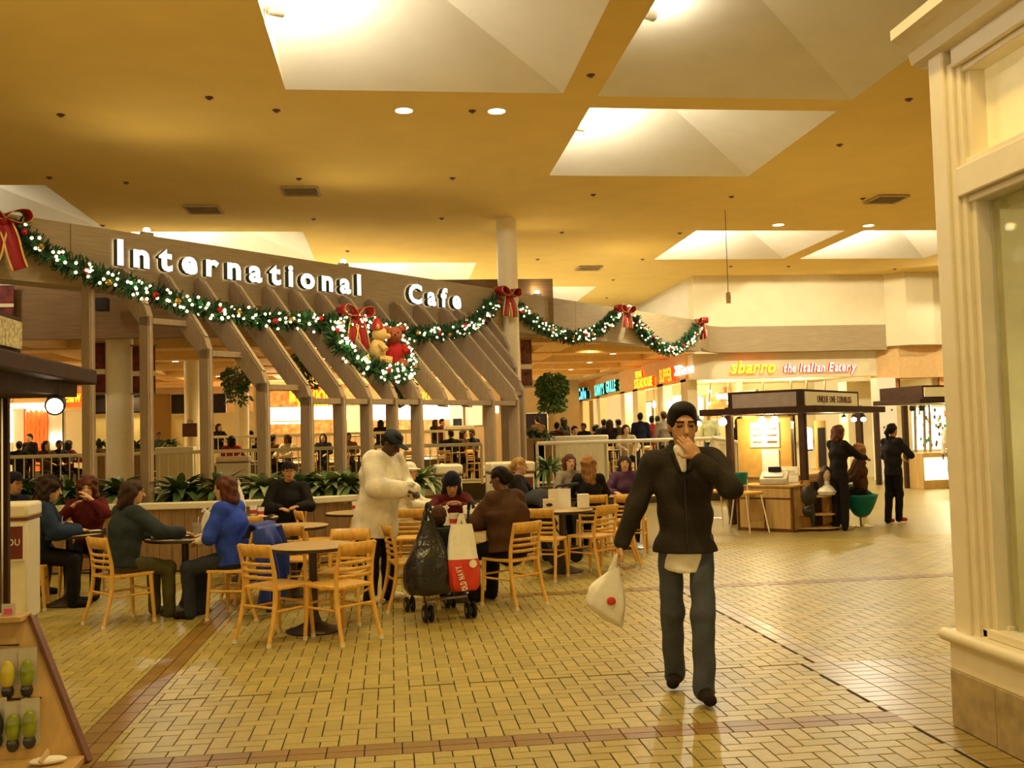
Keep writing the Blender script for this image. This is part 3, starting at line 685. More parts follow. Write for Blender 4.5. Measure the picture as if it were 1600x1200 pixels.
far_panel(816, 855, 645, 680, 41.97, 'dark_panel', 'shop_window', 'dark shop window behind the far fern plants', 'window', frame_m='chrome')
p = at(815, 637, 47.44); st = thing('far_stall_sign', 'small red neon sign beside the tall column', 'sign', p); letters('SUPPER', 'bold', (p.x, 47.44, p.z), EX, EZ, 0.42, st, 'sign_orange', 'sign_redside', gap=0.1, depth=0.2, width=0.66, joined='letters')
p = at(648, 627, 42.04); st = thing('far_stall_sign', 'small red neon sign glimpsed between sloping rafters', 'sign', p); letters('EXPO', 'bold', (p.x, 42.04, p.z), EX, EZ, 0.38, st, 'sign_orange', 'sign_redside', gap=0.1, depth=0.2, width=0.62, joined='letters')
# left bright stall
a = at(-60, 750, 32.8); b = at(136, 600, 32.8); struct(MB().box(((a.x + b.x) / 2, 32.8, 2.2), (b.x - a.x, 0.2, 3.6)).build('wall_left_stall', 'tan_wall', smooth=0), 'back wall of the left bright stall')
p = at(103, 628, 32.44); st = thing('far_stall_sign', 'yellow on red neon sign of the left bright stall', 'sign', p)
letters('chuW', 'bold', (p.x, 32.44, p.z), EX, EZ, 0.24, st, 'sign_yellow', 'sign_redside', gap=0.08, depth=0.3, width=0.46, joined='letters')
far_panel(98, 131, 613, 636, 32.5, 'menu_red', 'sign_board', 'red sign board of the left bright stall', 'sign')
far_panel(20, 130, 605, 628, 32.62, 'coffer_beam', 'stall_header', 'tan header above the left bright stall', 'fascia')
far_panel(10, 130, 629, 638, 32.62, 'menu_glow', 'light_box', 'long glowing light strip of the left bright stall', 'light box')
far_panel(40, 75, 640, 752, 32.62, 'menu_red', 'tile_wall', 'orange red lit wall of the left bright stall', 'wall panel')  # emissive colour gives this wall its lit look
far_panel(8, 19, 640, 690, 32.62, 'menu_white', 'light_box', 'glaring white upright panel at the far left stall', 'light box')
far_panel(19, 40, 640, 752, 32.62, 'white_plaster', 'stall_wall', 'pale wall left of the orange lit wall', 'wall panel')
far_panel(75, 100, 640, 752, 32.62, 'white_plaster', 'stall_wall', 'cream wall right of the orange lit wall', 'wall panel')
far_panel(100, 133, 640, 752, 32.62, 'cream_wall', 'stall_wall', 'plain cream wall at the edge of the left bright stall', 'wall panel')
far_panel(80, 95, 680, 690, 32.54, 'menu_white', 'stall_screen', 'small bright square screen on the left stall counter', 'screen')
p = at(42, 641, 32.5); t = thing('bulb_row', 'row of small bulbs above the orange lit wall at the left stall', 'lights', p)
MB().box((0.36, 0.05, 0.03), (0.8, 0.04, 0.03)).build('batten', 'cream_wall', t)
for k in range(5): MB().ell((0.04 + 0.16 * k, 0, 0), 0.045, 10).build('bulb', 'lamp_lens', t)
a = at(40, 752, 32.56); b = at(75, 640, 32.56)
for k in range(1, 5): tag(MB().box((a.x + (b.x - a.x) * k / 5, 32.56, (a.z + b.z) / 2), (0.02, 0.02, b.z - a.z)).build('grid_strip', 'poster_red'), 'upright strip number %d from the left on the orange lit stall wall' % k if False else ['leftmost', 'second from left', 'third from left', 'rightmost'][k - 1] + ' upright strip on the orange lit stall wall', 'trim strip', 'strips on the orange stall wall')
for (x, y, e, c) in ((-12, 29.5, 160, (1, 0.75, 0.4)), (-4.2, 38.8, 220, (1, 0.62, 0.3)), (-0.5, 38.5, 240, (1, 0.85, 0.6)), (1.6, 39, 200, (1, 0.9, 0.7))): lamp('stall_light', 'POINT', (x, y, 3.0), e, c, 0.2)
# ================================================================== white shop window at the right edge
SX = 3.04
shop = struct(MB().box((SX + 0.9, 2.9, 0.15), (1.76, 4.56, 0.30)).build('wall_shop_base', 'marble', smooth=0), 'shop front with marble base and white window frames')
for i, (a, b) in enumerate(((5.2, 4.80), (4.795, 4.2), (4.195, 3.5), (3.495, 2.5), (2.495, 1.0))):
    MB().box((SX - 0.01, (a + b) / 2, 0.1525), (0.06, a - b, 0.305)).build('marble_tile', 'marble', shop, smooth=0, bevel=0.003)
mb = MB(); mb.box((SX + 0.1, 3.0, 0.385), (0.26, 4.42, 0.16)); mb.build('apron', 'store_white', shop, smooth=0, bevel=0.006)
mb = MB(); mb.tube([(SX - 0.03, 5.26, 0.485), (SX - 0.03, 0.8, 0.485)], 0.035, 12); mb.box((SX + 0.1, 3.03, 0.495), (0.28, 4.46, 0.03)); mb.build('sill', 'store_white', shop)
mb = MB(); mb.box((SX + 0.12, 5.13, 2.1), (0.24, 0.14, 3.2)); mb.build('pilaster', 'store_white', shop, smooth=0, bevel=0.008)
for k, (dx, y0, y1) in enumerate(((0.0, 5.06, 5.005), (0.02, 5.005, 4.96), (0.045, 4.96, 4.915))):
    MB().box((SX + 0.1 + dx, (y0 + y1) / 2, 2.05), (0.16, y0 - y1, 3.1)).build('jamb_moulding', 'store_white', shop, smooth=0, bevel=0.006)
MB().box((SX + 0.20, 4.97, 0.53), (0.16, 0.16, 0.10)).build('corner_block', 'store_white', shop, smooth=0)
def rail(z0, z1, name, step=0.0):
    MB().box((SX + 0.12 + step, 2.95, (z0 + z1) / 2), (0.2, 4.12, z1 - z0)).build(name, 'store_white', shop, smooth=0, bevel=0.008)
rail(0.51, 0.56, 'sill_moulding', 0.02); rail(2.86, 3.02, 'transom_rail'); rail(2.82, 2.86, 'transom_moulding', 0.03); rail(3.02, 3.06, 'transom_moulding', 0.03); rail(3.57, 3.70, 'frieze'); rail(3.53, 3.57, 'frieze_moulding', 0.03)
mb = MB(); prof = [(0.02, 3.68), (-0.03, 3.70), (-0.05, 3.76), (-0.11, 3.82), (-0.15, 3.84), (-0.15, 3.90), (0.2, 3.90), (0.2, 3.68)]
n = len(prof); vs = [(SX + x, 5.32, z) for x, z in prof] + [(SX + x, 0.6, z) for x, z in prof]
mb.add(vs, [tuple(range(n)), tuple(range(2 * n - 1, n - 1, -1))] + [(i, n + i, n + (i + 1) % n, (i + 1) % n) for i in range(n)]); mb.build('cornice', 'store_white', shop, smooth=0)
MB().box((SX + 0.9, 2.9, 5.0), (1.7, 4.6, 2.2)).build('bulkhead', 'ceiling', shop, smooth=0)
mat('frost_panel', (0.84, 0.74, 0.44), rough=0.5, var=0.05)
mat('transom_panel_glow', (0.84, 0.74, 0.44), rough=0.5, var=0.05, emit=(1, 0.8, 0.36), estr=0.15)  # faint emission stands in for store light coming through the panel
w1 = struct(MB().box((SX + 0.16, 2.92, 3.3), (0.01, 4.0, 0.52)).build('window_transom', 'transom_panel_glow', smooth=0), 'pale opaque transom panel of the shop front')
w2 = struct(MB().box((SX + 0.15, 2.92, 1.69), (0.012, 4.0, 2.28)).build('window_1', 'glass', smooth=0), 'large display window of the white shop front')
mb = MB(); mb.box((SX + 0.24, 4.895, 1.69), (0.14, 0.06, 2.3)).box((SX + 0.24, 2.9, 2.79), (0.14, 3.8, 0.07)).box((SX + 0.24, 2.9, 0.60), (0.14, 3.8, 0.05)); mb.build('inner_frame', 'frost_panel', w2, smooth=0, bevel=0.005)
wi = struct(MB().box((SX + 0.95, 2.9, 1.7), (0.05, 4.4, 2.8)).build('wall_display', 'clapboard', smooth=0), 'clapboard back wall inside the display window')
for j in range(15):
    mb = MB(); z = 0.52 + j * 0.165; mb.add([(SX + 0.925, 0.8, z), (SX + 0.925, 5.0, z), (SX + 0.92, 5.0, z + 0.165), (SX + 0.92, 0.8, z + 0.165), (SX + 0.88, 0.8, z), (SX + 0.88, 5.0, z)], [(0, 4, 5, 1), (4, 3, 2, 5)])
    mb.build('clapboard', 'clapboard', wi, smooth=0)
MB().box((SX + 0.55, 5.05, 1.7), (0.8, 0.05, 2.8)).build('end_board', 'clapboard', wi, smooth=0)
MB().box((SX + 0.5, 2.9, 0.5), (0.9, 4.3, 0.04)).build('display_shelf', 'store_white', wi, smooth=0)
gl = thing('glass_shade_lamp', 'scalloped glass lampshade hanging inside the display window', 'lamp', (SX + 0.52, 4.33, 1.78))
mat('shade_glass', (0.80, 0.74, 0.52), rough=0.15, spec=0.6, trans=0.35)
mb = MB(); mb.grid(lambda u, v: ((0.05 + 0.16 * (v ** 0.7)) * (1 + 0.06 * v * math.cos(u * 2 * PI * 9)) * math.cos(u * 2 * PI), (0.05 + 0.16 * (v ** 0.7)) * (1 + 0.06 * v * math.cos(u * 2 * PI * 9)) * math.sin(u * 2 * PI), 0.25 - 0.25 * v), 48, 10); mb.build('shade', 'shade_glass', gl, thick=0.004)
MB().cyl((0, 0, 0.25), (0, 0, 0.95), 0.008, n=8).build('chain', 'metal_grey', gl); MB().ell((0, 0, 0.1), 0.035).build('bulb', 'lamp_lens', gl)
lamp('display_light', 'POINT', (SX + 0.52, 4.33, 1.6), 2.5, (1, 0.85, 0.5), 0.04)
lamp('display_light', 'POINT', (SX + 0.45, 3.4, 2.55), 8, (1, 0.85, 0.5), 0.06)
ls = thing('string_lights', 'string of tiny lights inside the display window', 'light string', (SX + 0.5, 4.4, 2.2))
for k in range(9): MB().ell((0.05 * math.sin(k), 0.22 - 0.09 * k, -0.02 + 0.06 * math.sin(k * 2.1) + 0.025 * k), 0.007, n=6).build('tiny_bulb', 'lamp_lens', ls)
MB().tube([(0.05 * math.sin(k), 0.22 - 0.09 * k, 0.0 + 0.06 * math.sin(k * 2.1) + 0.025 * k) for k in range(9)], 0.003, 5).build('wire', 'black_plastic', ls)

# ================================================================== planter in front of the trellis
def offset_poly(P, d):
    out = []
    for i, p in enumerate(P):
        a = np.array(P[max(i - 1, 0)]); b = np.array(P[min(i + 1, len(P) - 1)]); t = b - a; t = t / np.linalg.norm(t)
        out.append((p[0] - t[1] * d, p[1] + t[0] * d))
    return out
PF = [(-8.0, 14.1), (-6.0, 13.85), (-4.4, 13.62), (-3.3, 13.4), (-2.5, 13.3), (-1.8, 13.3), (-1.2, 13.42), (-0.6, 13.72), (0.0, 14.1), (0.55, 14.5)]
PB = offset_poly(PF, 1.0)
plt = thing('planter', 'long low planter with a cream ledge in front of the trellis', 'planter', (-2.5, 13.8, 0))
for a, b in zip(range(len(PF) - 1), range(1, len(PF))):
    pa, pb_ = np.array(PF[a]), np.array(PF[b]); L = np.linalg.norm(pb_ - pa); nb = max(1, int(round(L / 0.16)))
    for k in range(nb):
        q = pa + (pb_ - pa) * (k + 0.5) / nb; ang = math.atan2(*(pb_ - pa)[::-1])
        MB().box((q[0], q[1], 0.42), (L / nb - 0.006, 0.04, 0.80), ang).build('board', 'planter_wood', plt, world=True, smooth=0)
mb = MB(); IN = offset_poly(PF, 0.05); mb.prism(list(IN) + list(PB)[::-1], 0.02, 0.80); mb.build('soil_bed', 'soil', plt, world=True, smooth=0)
O1, O2 = offset_poly(PF, -0.06), offset_poly(PF, 0.14)
mb = MB(); mb.prism(list(O1) + list(O2)[::-1], 0.80, 0.885); mb.build('ledge', 'rail_paint', plt, world=True, smooth=0.4, bevel=0.012)
def rosette(name, lab, loc, r, h, n, m, cat='plant', group=None, wid=0.055, seed=0):
    rg = random.Random(seed); t = thing(name, lab, cat, loc, group=group)
    for k in range(n):
        a = k * 2.399 + rg.uniform(-0.2, 0.2); el = 1.25 - 1.15 * (k / n) + rg.uniform(-0.1, 0.1); L = r * rg.uniform(0.85, 1.15) * (0.75 + 0.35 * (k / n))
        d = np.array([math.cos(a), math.sin(a), 0]); sdv = np.array([-math.sin(a), math.cos(a), 0])
        P = []; 
        for i in range(6):
            q = i / 5; ang = el - q * 1.5 * (0.6 + 0.4 * k / n)
            P.append((P[-1] + (d * math.cos(ang) + np.array([0, 0, 1]) * math.sin(ang)) * L / 5) if i else d * 0.03 + np.array([0, 0, h]))
        mb = MB(); vs = []; fs = []
        for i, p in enumerate(P):
            w = wid * (0.35, 0.85, 1.0, 0.85, 0.5, 0.04)[i]; vs += [p - sdv * w + np.array([0, 0, 0.35 * w]), p, p + sdv * w + np.array([0, 0, 0.35 * w])]
        for i in range(5): fs += [(3 * i, 3 * i + 1, 3 * i + 4, 3 * i + 3), (3 * i + 1, 3 * i + 2, 3 * i + 5, 3 * i + 4)]
        mb.add(vs, fs); mb.build('leaf', m if not (m == 'leaf_var' and k % 3 == 0) else 'leaf', t, smooth=1.2)
    MB().cyl((0, 0, 0), (0, 0, h + 0.05), 0.025, 0.02, n=7).build('stem', 'leaf', t)
    return t
PL = [(25, 'leaf'), (55, 'leaf'), (112, 'leaf'), (188, 'leaf'), (282, 'leaf'), (345, 'leaf'), (412, 'leaf_var'), (470, 'leaf'), (512, 'leaf_var'), (548, 'leaf_var'), (652, 'leaf_var')]
LABP = ['dark leafy plant at the far left of the planter', 'dark leafy plant behind the man in blue', 'dark leafy plant left of the red haired diner', 'dark leafy plant between the first trellis posts', 'dark spreading plant behind the table of two women', 'dark leafy plant behind the woman in blue', 'striped leaf plant beside the white carrier bag', 'dark leafy plant behind the man in the black cap', 'pale striped plant left of the man in white', 'pale striped plant just behind the man in white', 'pale striped plant beside the woman in the white hat']
for k, ((u, m), lab) in enumerate(zip(PL, LABP)):
    y = 13.95 if u < 450 else (14.1 if u < 560 else 14.6); p = at(u, 760, y)
    rosette('foliage_plant', lab, (p.x, p.y, 0.80), 0.54, 0.18, 44, m, seed=k, group='planter foliage', wid=0.06)
p = at(858, 730, 17.5); rosette('foliage_plant', 'drooping green fern behind the seated blonde women', (p.x, p.y, 0.75), 0.55, 0.25, 34, 'leaf', seed=40, wid=0.04)
for k, (u, v, Y, lab) in enumerate(((155, 695, 25.6, 'dark plant behind the rail left of the broad column'), (210, 695, 25.6, 'dark plant behind the rail right of the broad column'), (265, 693, 27, 'small distant plant behind the cream bin'), (830, 678, 22.8, 'dense flowering plant behind the far trellis corner'), (848, 682, 22.8, 'green plant beside the raised food court rail'))):
    p = at(u, v, Y); rosette('rail_plant', lab, (p.x, p.y, p.z - 0.12), 0.35, 0.1, 26, 'leaf', seed=60 + k, wid=0.05)
    t = thing('plant_box', 'brown planter box under the ' + lab.split(' behind')[0].split(' beside')[0] + ' by ' + ['the left rail', 'the broad column', 'the cream bin', 'the trellis corner', 'the raised rail'][k], 'planter', (p.x, p.y, 0.45)); MB().box((0, 0, (p.z - 0.57) / 2), (0.5, 0.5, p.z - 0.57)).build('box', 'planter_wood', t); MB().box((0, 0, p.z - 0.57), (0.55, 0.55, 0.04)).build('rim', 'planter_wood', t)

# ================================================================== railings
def railing(lab, P, ztop, zbot, pitch=0.17, r=0.045, posts=True):
    """P: list of (x,y,dz)"""
    t = thing('railing', lab, 'railing', (P[0][0], P[0][1], zbot))
    MB().tube([(x, y, ztop + d) for x, y, d in P], r, 10).build('top_rail', 'rail_paint', t, world=True)
    MB().tube([(x, y, zbot + 0.10 + d) for x, y, d in P], r * 0.6, 8).build('bottom_rail', 'rail_paint', t, world=True)
    for (xa, ya, da), (xb, yb, db) in zip(P, P[1:]):
        L = math.hypot(xb - xa, yb - ya); n = max(2, int(L / pitch))
        for k in range(n + 1):
            q = k / n; x, y, d = xa + (xb - xa) * q, ya + (yb - ya) * q, da + (db - da) * q
            big = k in (0, n)
            MB().cyl((x, y, zbot + (0 if big else 0.1) + d), (x, y, ztop + d), 0.035 if big else 0.014, n=8 if big else 6).build('post' if big else 'baluster', 'rail_paint', t, world=True)
    return t
a = at(-20, 712, 25.0); b = at(318, 704, 25.0); railing('cream railing behind the left trellis posts', [(a.x, 25.0, 0), (b.x, 25.0, 0)], 1.42, 0.45, 0.2)
a = at(330, 704, 25.0); b = at(655, 695, 25.0); railing('cream railing behind the middle trellis posts', [(a.x, 25.0, 0), (b.x, 25.0, 0)], 1.42, 0.45, 0.17)
a = at(660, 695, 24.4); b = at(752, 692, 24.4); railing('short cream railing inside the trellis opening', [(a.x, 24.4, 0), (b.x, 24.4, 0)], 1.42, 0.45, 0.17)
a = at(320, 682, 32.4); b = at(742, 675, 32.4); railing('upper cream railing of the raised dining tier', [(a.x, 32.4, 0), (b.x, 32.4, 0)], 1.80, 0.9, 0.2)
railing('cream railing of the raised food court left of the walking man', [(3.2, 22.0, 0), (4.75, 22.0, 0), (6.3, 22.0, 0), (7.2, 22.0, 0)], 1.42, 0.45, 0.17)
rp = railing('cream ramp railing sloping down to the salon kiosk', [(7.25, 22.0, 0), (7.35, 20.9, -0.09), (7.42, 19.8, -0.19)], 1.44, 0.62, 0.10)
rmp = struct(MB().add([(7.45, 22.2, 0), (9.4, 22.2, 0), (9.4, 18.6, 0), (7.45, 18.6, 0), (7.45, 22.2, 0.45), (9.4, 22.2, 0.45)], [(4, 3, 2, 5), (0, 3, 4), (1, 5, 2), (0, 4, 5, 1)]).build('floor_ramp', 'tile_olive', smooth=0), 'ramp up to the food court')

# ================================================================== litter bins
def bin_(lab, loc, rz, h=1.2, w=0.58, d=0.5, txt='THANK YOU', plate=True):
    t = thing('litter_bin', lab, 'bin', loc, rz)
    MB().box((0, 0, h * 0.42 + 0.05), (w - 0.03, d - 0.03, h * 0.84 - 0.04)).build('bin_body', 'bin_cream', t, bevel=0.02)
    MB().box((0, 0, 0.04), (w - 0.08, d - 0.08, 0.08)).build('plinth', 'bin_label', t)
    MB().box((0, 0, h * 0.875), (w - 0.01, d - 0.01, 0.02)).build('seam', 'bin_label', t)
    MB().box((0, 0, h * 0.94), (w, d, h * 0.12)).build('lid', 'bin_cream', t, bevel=0.03)
    if not plate: return t
    pn = MB().box((0, -d / 2 + 0.005, h * 0.69), (w * 0.86, 0.03, h * 0.25)).build('label_plate', 'bin_label', t)
    mb = MB()
    for a in (-1, 1): mb.box((a * w * 0.44, -d / 2 + 0.004, h * 0.69), (0.012, 0.034, h * 0.28)).box((0, -d / 2 + 0.004, h * 0.69 + a * h * 0.135), (w * 0.9, 0.034, 0.012))
    mb.build('label_frame', 'bin_cream', t)
    if txt:
        for k, s in enumerate([txt]):
            mb = letters(s, 'reg', (-w * 0.33, -d / 2 - 0.012, h * 0.67), EX, EZ, h * 0.052, None, 'white_letter', 'white_letter', depth=0.08, width=w * 0.72, joined='lettering')[0]; mb.parent = pn
    return t
p = onz(30, 988, 0); bin_('cream litter bin with a maroon label at the left edge', (-3.62, 9.80, 0), 0.08, h=1.14, w=0.62, d=0.5)
p = at(700, 745, 15.0); bin_('cream litter bin behind the woman in the white hat', (p.x, p.y, 0), 0.0, h=1.22, w=0.42, txt=None, plate=False)
p = at(797, 745, 14.7); bin_('wide cream litter bin behind the blonde with a ponytail', (p.x, p.y, 0), 0.1, h=1.24, w=0.66)
p = at(275, 700, 26.5); bin_('far cream litter bin beside the slim column', (p.x, p.y, 0.45), 0, h=1.1, w=0.95, txt=None, plate=False)
p = at(365, 700, 24.2); bin_('cream litter bin behind the third trellis post', (p.x, p.y, 0.2), 0, h=1.1, w=0.75, txt=None, plate=False)
p = at(717, 680, 31.0); bin_('long cream bin on the raised tier near the trellis opening', (p.x, p.y, 0.9), 0, h=1.05, w=0.9, txt=None, plate=False)
p = at(905, 690, 23.0); bin_('cream bin behind the raised food court rail', (p.x, p.y, 0.45), 0, h=1.12, w=1.3, txt=None, plate=False)
# ================================================================== Christmas garlands, bows and wreath
def catenary(P, n):
    P = [np.array(p, float) for p in P]; out = []
    for i in range(len(P) - 1):
        p0, p1, p2, p3 = P[max(i - 1, 0)], P[i], P[i + 1], P[min(i + 2, len(P) - 1)]
        for k in range(n):
            t = k / n; out.append(0.5 * (2 * p1 + (p2 - p0) * t + (2 * p0 - 5 * p1 + 4 * p2 - p3) * t * t + (-p0 + 3 * p1 - 3 * p2 + p3) * t ** 3))
    out.append(P[-1]); return out
def garland(lab, path, r, seed, nb, nballs, name='garland', cat='garland'):
    rg = np.random.default_rng(seed); t = thing(name, lab, cat, path[0])
    L = np.cumsum([0] + [np.linalg.norm(path[i + 1] - path[i]) for i in range(len(path) - 1)])
    def pos(s):
        i = int(np.clip(np.searchsorted(L, s) - 1, 0, len(path) - 2)); q = (s - L[i]) / (L[i + 1] - L[i] + 1e-9)
        d = path[i + 1] - path[i]; return path[i] + d * q, d / np.linalg.norm(d)
    mb = MB(); mb.tube(path, r * 0.45, 6)
    for k in range(int(L[-1] * 330)):
        p, d = pos(rg.uniform(0, L[-1])); x, y, _ = frame(d); a = rg.uniform(0, 2 * PI); o = x * math.cos(a) + y * math.sin(a)
        v = o + d * rg.uniform(-0.7, 0.7); v /= np.linalg.norm(v); ln = r * rg.uniform(0.7, 1.25); b = p + o * r * 0.25; sd = np.cross(v, rg.normal(size=3)); sd /= np.linalg.norm(sd)
        w = 0.018; mb.add([b - sd * w, b + sd * w, b + v * ln + sd * w * 0.5, b + v * ln - sd * w * 0.5], [(0, 1, 2, 3)])
    tag(mb.build('needles', 'needle', t, world=True, smooth=0), kind='stuff')
    mb = MB()
    for k in range(nb):
        p, d = pos(rg.uniform(0, L[-1])); x, y, _ = frame(d); o = NRM * rg.uniform(0.5, 1.0) + rg.normal(size=3) * 0.55; o -= d * (o @ d); o /= np.linalg.norm(o)
        c = p + o * r * rg.uniform(0.75, 1.05); mb.ell(c, 0.021, 6)
    tag(mb.build('light_bulbs', 'bulb', t, world=True), kind='stuff')
    for k in range(nballs):
        p, d = pos(L[-1] * (k + 0.5) / nballs); o = NRM + rg.normal(size=3) * 0.35; o -= d * (o @ d); o /= np.linalg.norm(o)
        MB().ell(p + o * r * 0.8, 0.045, 10).build('bauble', ['ball_red', 'ball_gold', 'ball_green'][k % 3], t, world=True)
    return t
def bpx(u, v, t):   # point t in front of the beam face on the sight line
    r = CR @ np.array([(u - 800) / F_PX, -(v - 600) / F_PX, -1.0]); n = np.array([-1, 1, 0]); d = 17.9 - t * 2 ** 0.5
    return EYE + r * ((d - n @ EYE) / (n @ r))
def rpx(u, v, off=0.14):   # point on the plane just above the sloping rafters
    r = CR @ np.array([(u - 800) / F_PX, -(v - 600) / F_PX, -1.0]); n = np.array([S2, -S2, 1.0]); d = 4.13 + off - S2 * 17.9
    return EYE + r * ((d - n @ EYE) / (n @ r))
def gpx(u, v):
    p = rpx(u, v); t = (p[0] - p[1] + 17.9) * S2
    return p if t > 0.14 else bpx(u, v, 0.14)
g1 = [gpx(u, v) for u, v in ((18, 348), (60, 388), (120, 418), (200, 447), (300, 478), (400, 497), (480, 503), (540, 508), (600, 514), (660, 522), (715, 515), (750, 498), (775, 468))]
garland('long lit evergreen garland swagged under the cafe letters', catenary(g1, 8), 0.14, 1, 210, 34)
g2 = [bpx(u, v, .13) for u, v in ((806, 478), (830, 500), (860, 517), (895, 527), (925, 521), (950, 505), (966, 488))]
garland('lit evergreen garland swag right of the tall column', catenary(g2, 8), 0.14, 2, 80, 16)
g3 = [bpx(u, v, .13) for u, v in ((988, 498), (1005, 520), (1030, 541), (1050, 546), (1072, 535), (1090, 512))]
garland('furthest lit evergreen garland swag near the eatery corner', catenary(g3, 8), 0.15, 3, 80, 14)
# wreath: an oval ring hanging in front of the rafters
wc = rpx(580, 541, 0.16); SLO = (NRM - UPV) * S2; SLN = (NRM + UPV) * S2
rt = [wc + (DIR * math.cos(a) + SLO * math.sin(a)) * 0.66 for a in np.linspace(0, 2 * PI, 41)]
garland('oval lit Christmas wreath with teddy bears under the garland', rt, 0.15, 5, 170, 12, 'wreath', 'wreath')
def bow(lab, c, s, tails=1.0, rz=PI / 4, tilt=0.0):
    t = thing('ribbon_bow', lab, 'bow', c, rz)
    def ribbon(pts, w, name, par, m='ribbon', gold=True):
        pts = catenary([np.array(p) * s for p in pts], 6)
        def strip(off, ww, mm, nm, pr, yo=0):
            mb = MB(); vs = []
            for p, q in zip(pts, pts[1:] + [2 * pts[-1] - pts[-2]]):
                d = q - p; d /= np.linalg.norm(d) + 1e-9; sd = np.cross(d, np.array([0, -1.0, 0])) if nm == 'tail' else np.array([0, 1.0, 0])
                if nm == 'tail': sd = sd / (np.linalg.norm(sd) + 1e-9)
                c0 = p + sd * off * s
                vs += [c0 - sd * ww * s / 2 + np.array([0, yo, 0]), c0 + sd * ww * s / 2 + np.array([0, yo, 0])]
            mb.add(vs, [(2 * i, 2 * i + 1, 2 * i + 3, 2 * i + 2) for i in range(len(pts) - 1)]); return mb.build(nm if pr is None else nm + '_edging', mm, t if pr is None else pr, smooth=1.5, thick=0.006)
        o = strip(0, w, m, name, None)
        if gold:
            for a in (-1, 1): strip(a * w * 0.46, w * 0.12, 'ribbon_gold', name, o, -0.004 if name == 'tail' else 0)
    for a in (-1, 1):
        ribbon([(0, 0, 0.02), (a * 0.14, -0.02, 0.16), (a * 0.34, -0.03, 0.20), (a * 0.40, -0.03, 0.08), (a * 0.26, -0.04, -0.02), (a * 0.05, -0.03, 0.0)], 0.28, 'loop', None)
        ribbon([(a * 0.02, -0.04, -0.02), (a * 0.10, -0.08, -0.25 * tails), (a * 0.16, -0.09, -0.50 * tails), (a * 0.24 * tails, -0.08, -0.72 * tails)], 0.26, 'tail', None)
    MB().ell((0, -0.05 * s, 0.01 * s), (0.07 * s, 0.07 * s, 0.09 * s)).build('knot', 'ribbon', t)
    return t
bow('large red bow at the left end of the garland', bpx(2, 345, .22), 0.82)
bow('red bow with gold edges over the wreath', rpx(554, 494, 0.36), 0.80, 0.9)
bow('red bow with gold edges on the tall column', bpx(793, 462, .26), 0.80, 0.75)
bow('red bow with gold edges midway along the right garlands', bpx(976, 488, .2), 0.80, 0.65)
bow('narrow red bow at the far right end of the garlands', bpx(1095, 505, .2), 0.66, 0.9, rz=PI / 4 + 0.9)
mat('plush_beige', (0.62, 0.42, 0.16), rough=0.9, var=0.2, scale=30, bump=0.4, bscale=60); mat('plush_brown', (0.32, 0.09, 0.04), rough=0.9, var=0.2, scale=30, bump=0.4, bscale=60); mat('plush_red', (0.35, 0.015, 0.015), rough=0.9, var=0.2, bump=0.3)
def bear(lab, c, s, body, hat, coat, rz):
    t = thing('teddy_bear', lab, 'soft toy', c, rz)
    MB().ell((0, 0, 0), (0.16 * s, 0.14 * s, 0.2 * s), 16).build('torso', coat, t); MB().ell((0, -0.04 * s, 0.27 * s), (0.13 * s, 0.13 * s, 0.13 * s), 16).build('head', body, t)
    MB().ell((0, -0.17 * s, 0.24 * s), (0.06 * s, 0.06 * s, 0.05 * s)).build('muzzle', body, t); MB().ell((0, -0.23 * s, 0.26 * s), 0.018 * s, 8).build('nose', 'black_plastic', t)
    for a in (-1, 1):
        MB().ell((a * 0.11 * s, 0, 0.38 * s), (0.05 * s, 0.03 * s, 0.05 * s)).build('ear', body, t); MB().tube([(a * 0.13 * s, -0.03 * s, 0.1 * s), (a * 0.2 * s, -0.12 * s, 0.0)], [0.055 * s, 0.05 * s], 8).build('arm', coat, t)
        MB().tube([(a * 0.09 * s, -0.03 * s, -0.14 * s), (a * 0.13 * s, -0.22 * s, -0.17 * s)], [0.07 * s, 0.06 * s], 8).build('leg', body, t); MB().ell((a * 0.05 * s, -0.155 * s, 0.30 * s), 0.014 * s, 8).build('eye', 'black_plastic', t)
    if hat: MB().lathe([(0.11 * s, 0.34 * s), (0.10 * s, 0.40 * s), (0.05 * s, 0.52 * s), (0.0, 0.56 * s)], (-0.02 * s, 0, 0)).build('hat', 'ribbon', t)
    return t
bear('beige teddy bear in a red hat sitting in the wreath', rpx(590, 548, 0.30), 0.95, 'plush_beige', True, 'plush_beige', PI / 4 + 0.9)
bear('brown teddy bear in a dark red coat at the right of the wreath', rpx(616, 552, 0.30), 1.05, 'plush_brown', False, 'plush_red', PI / 4 - 0.7)

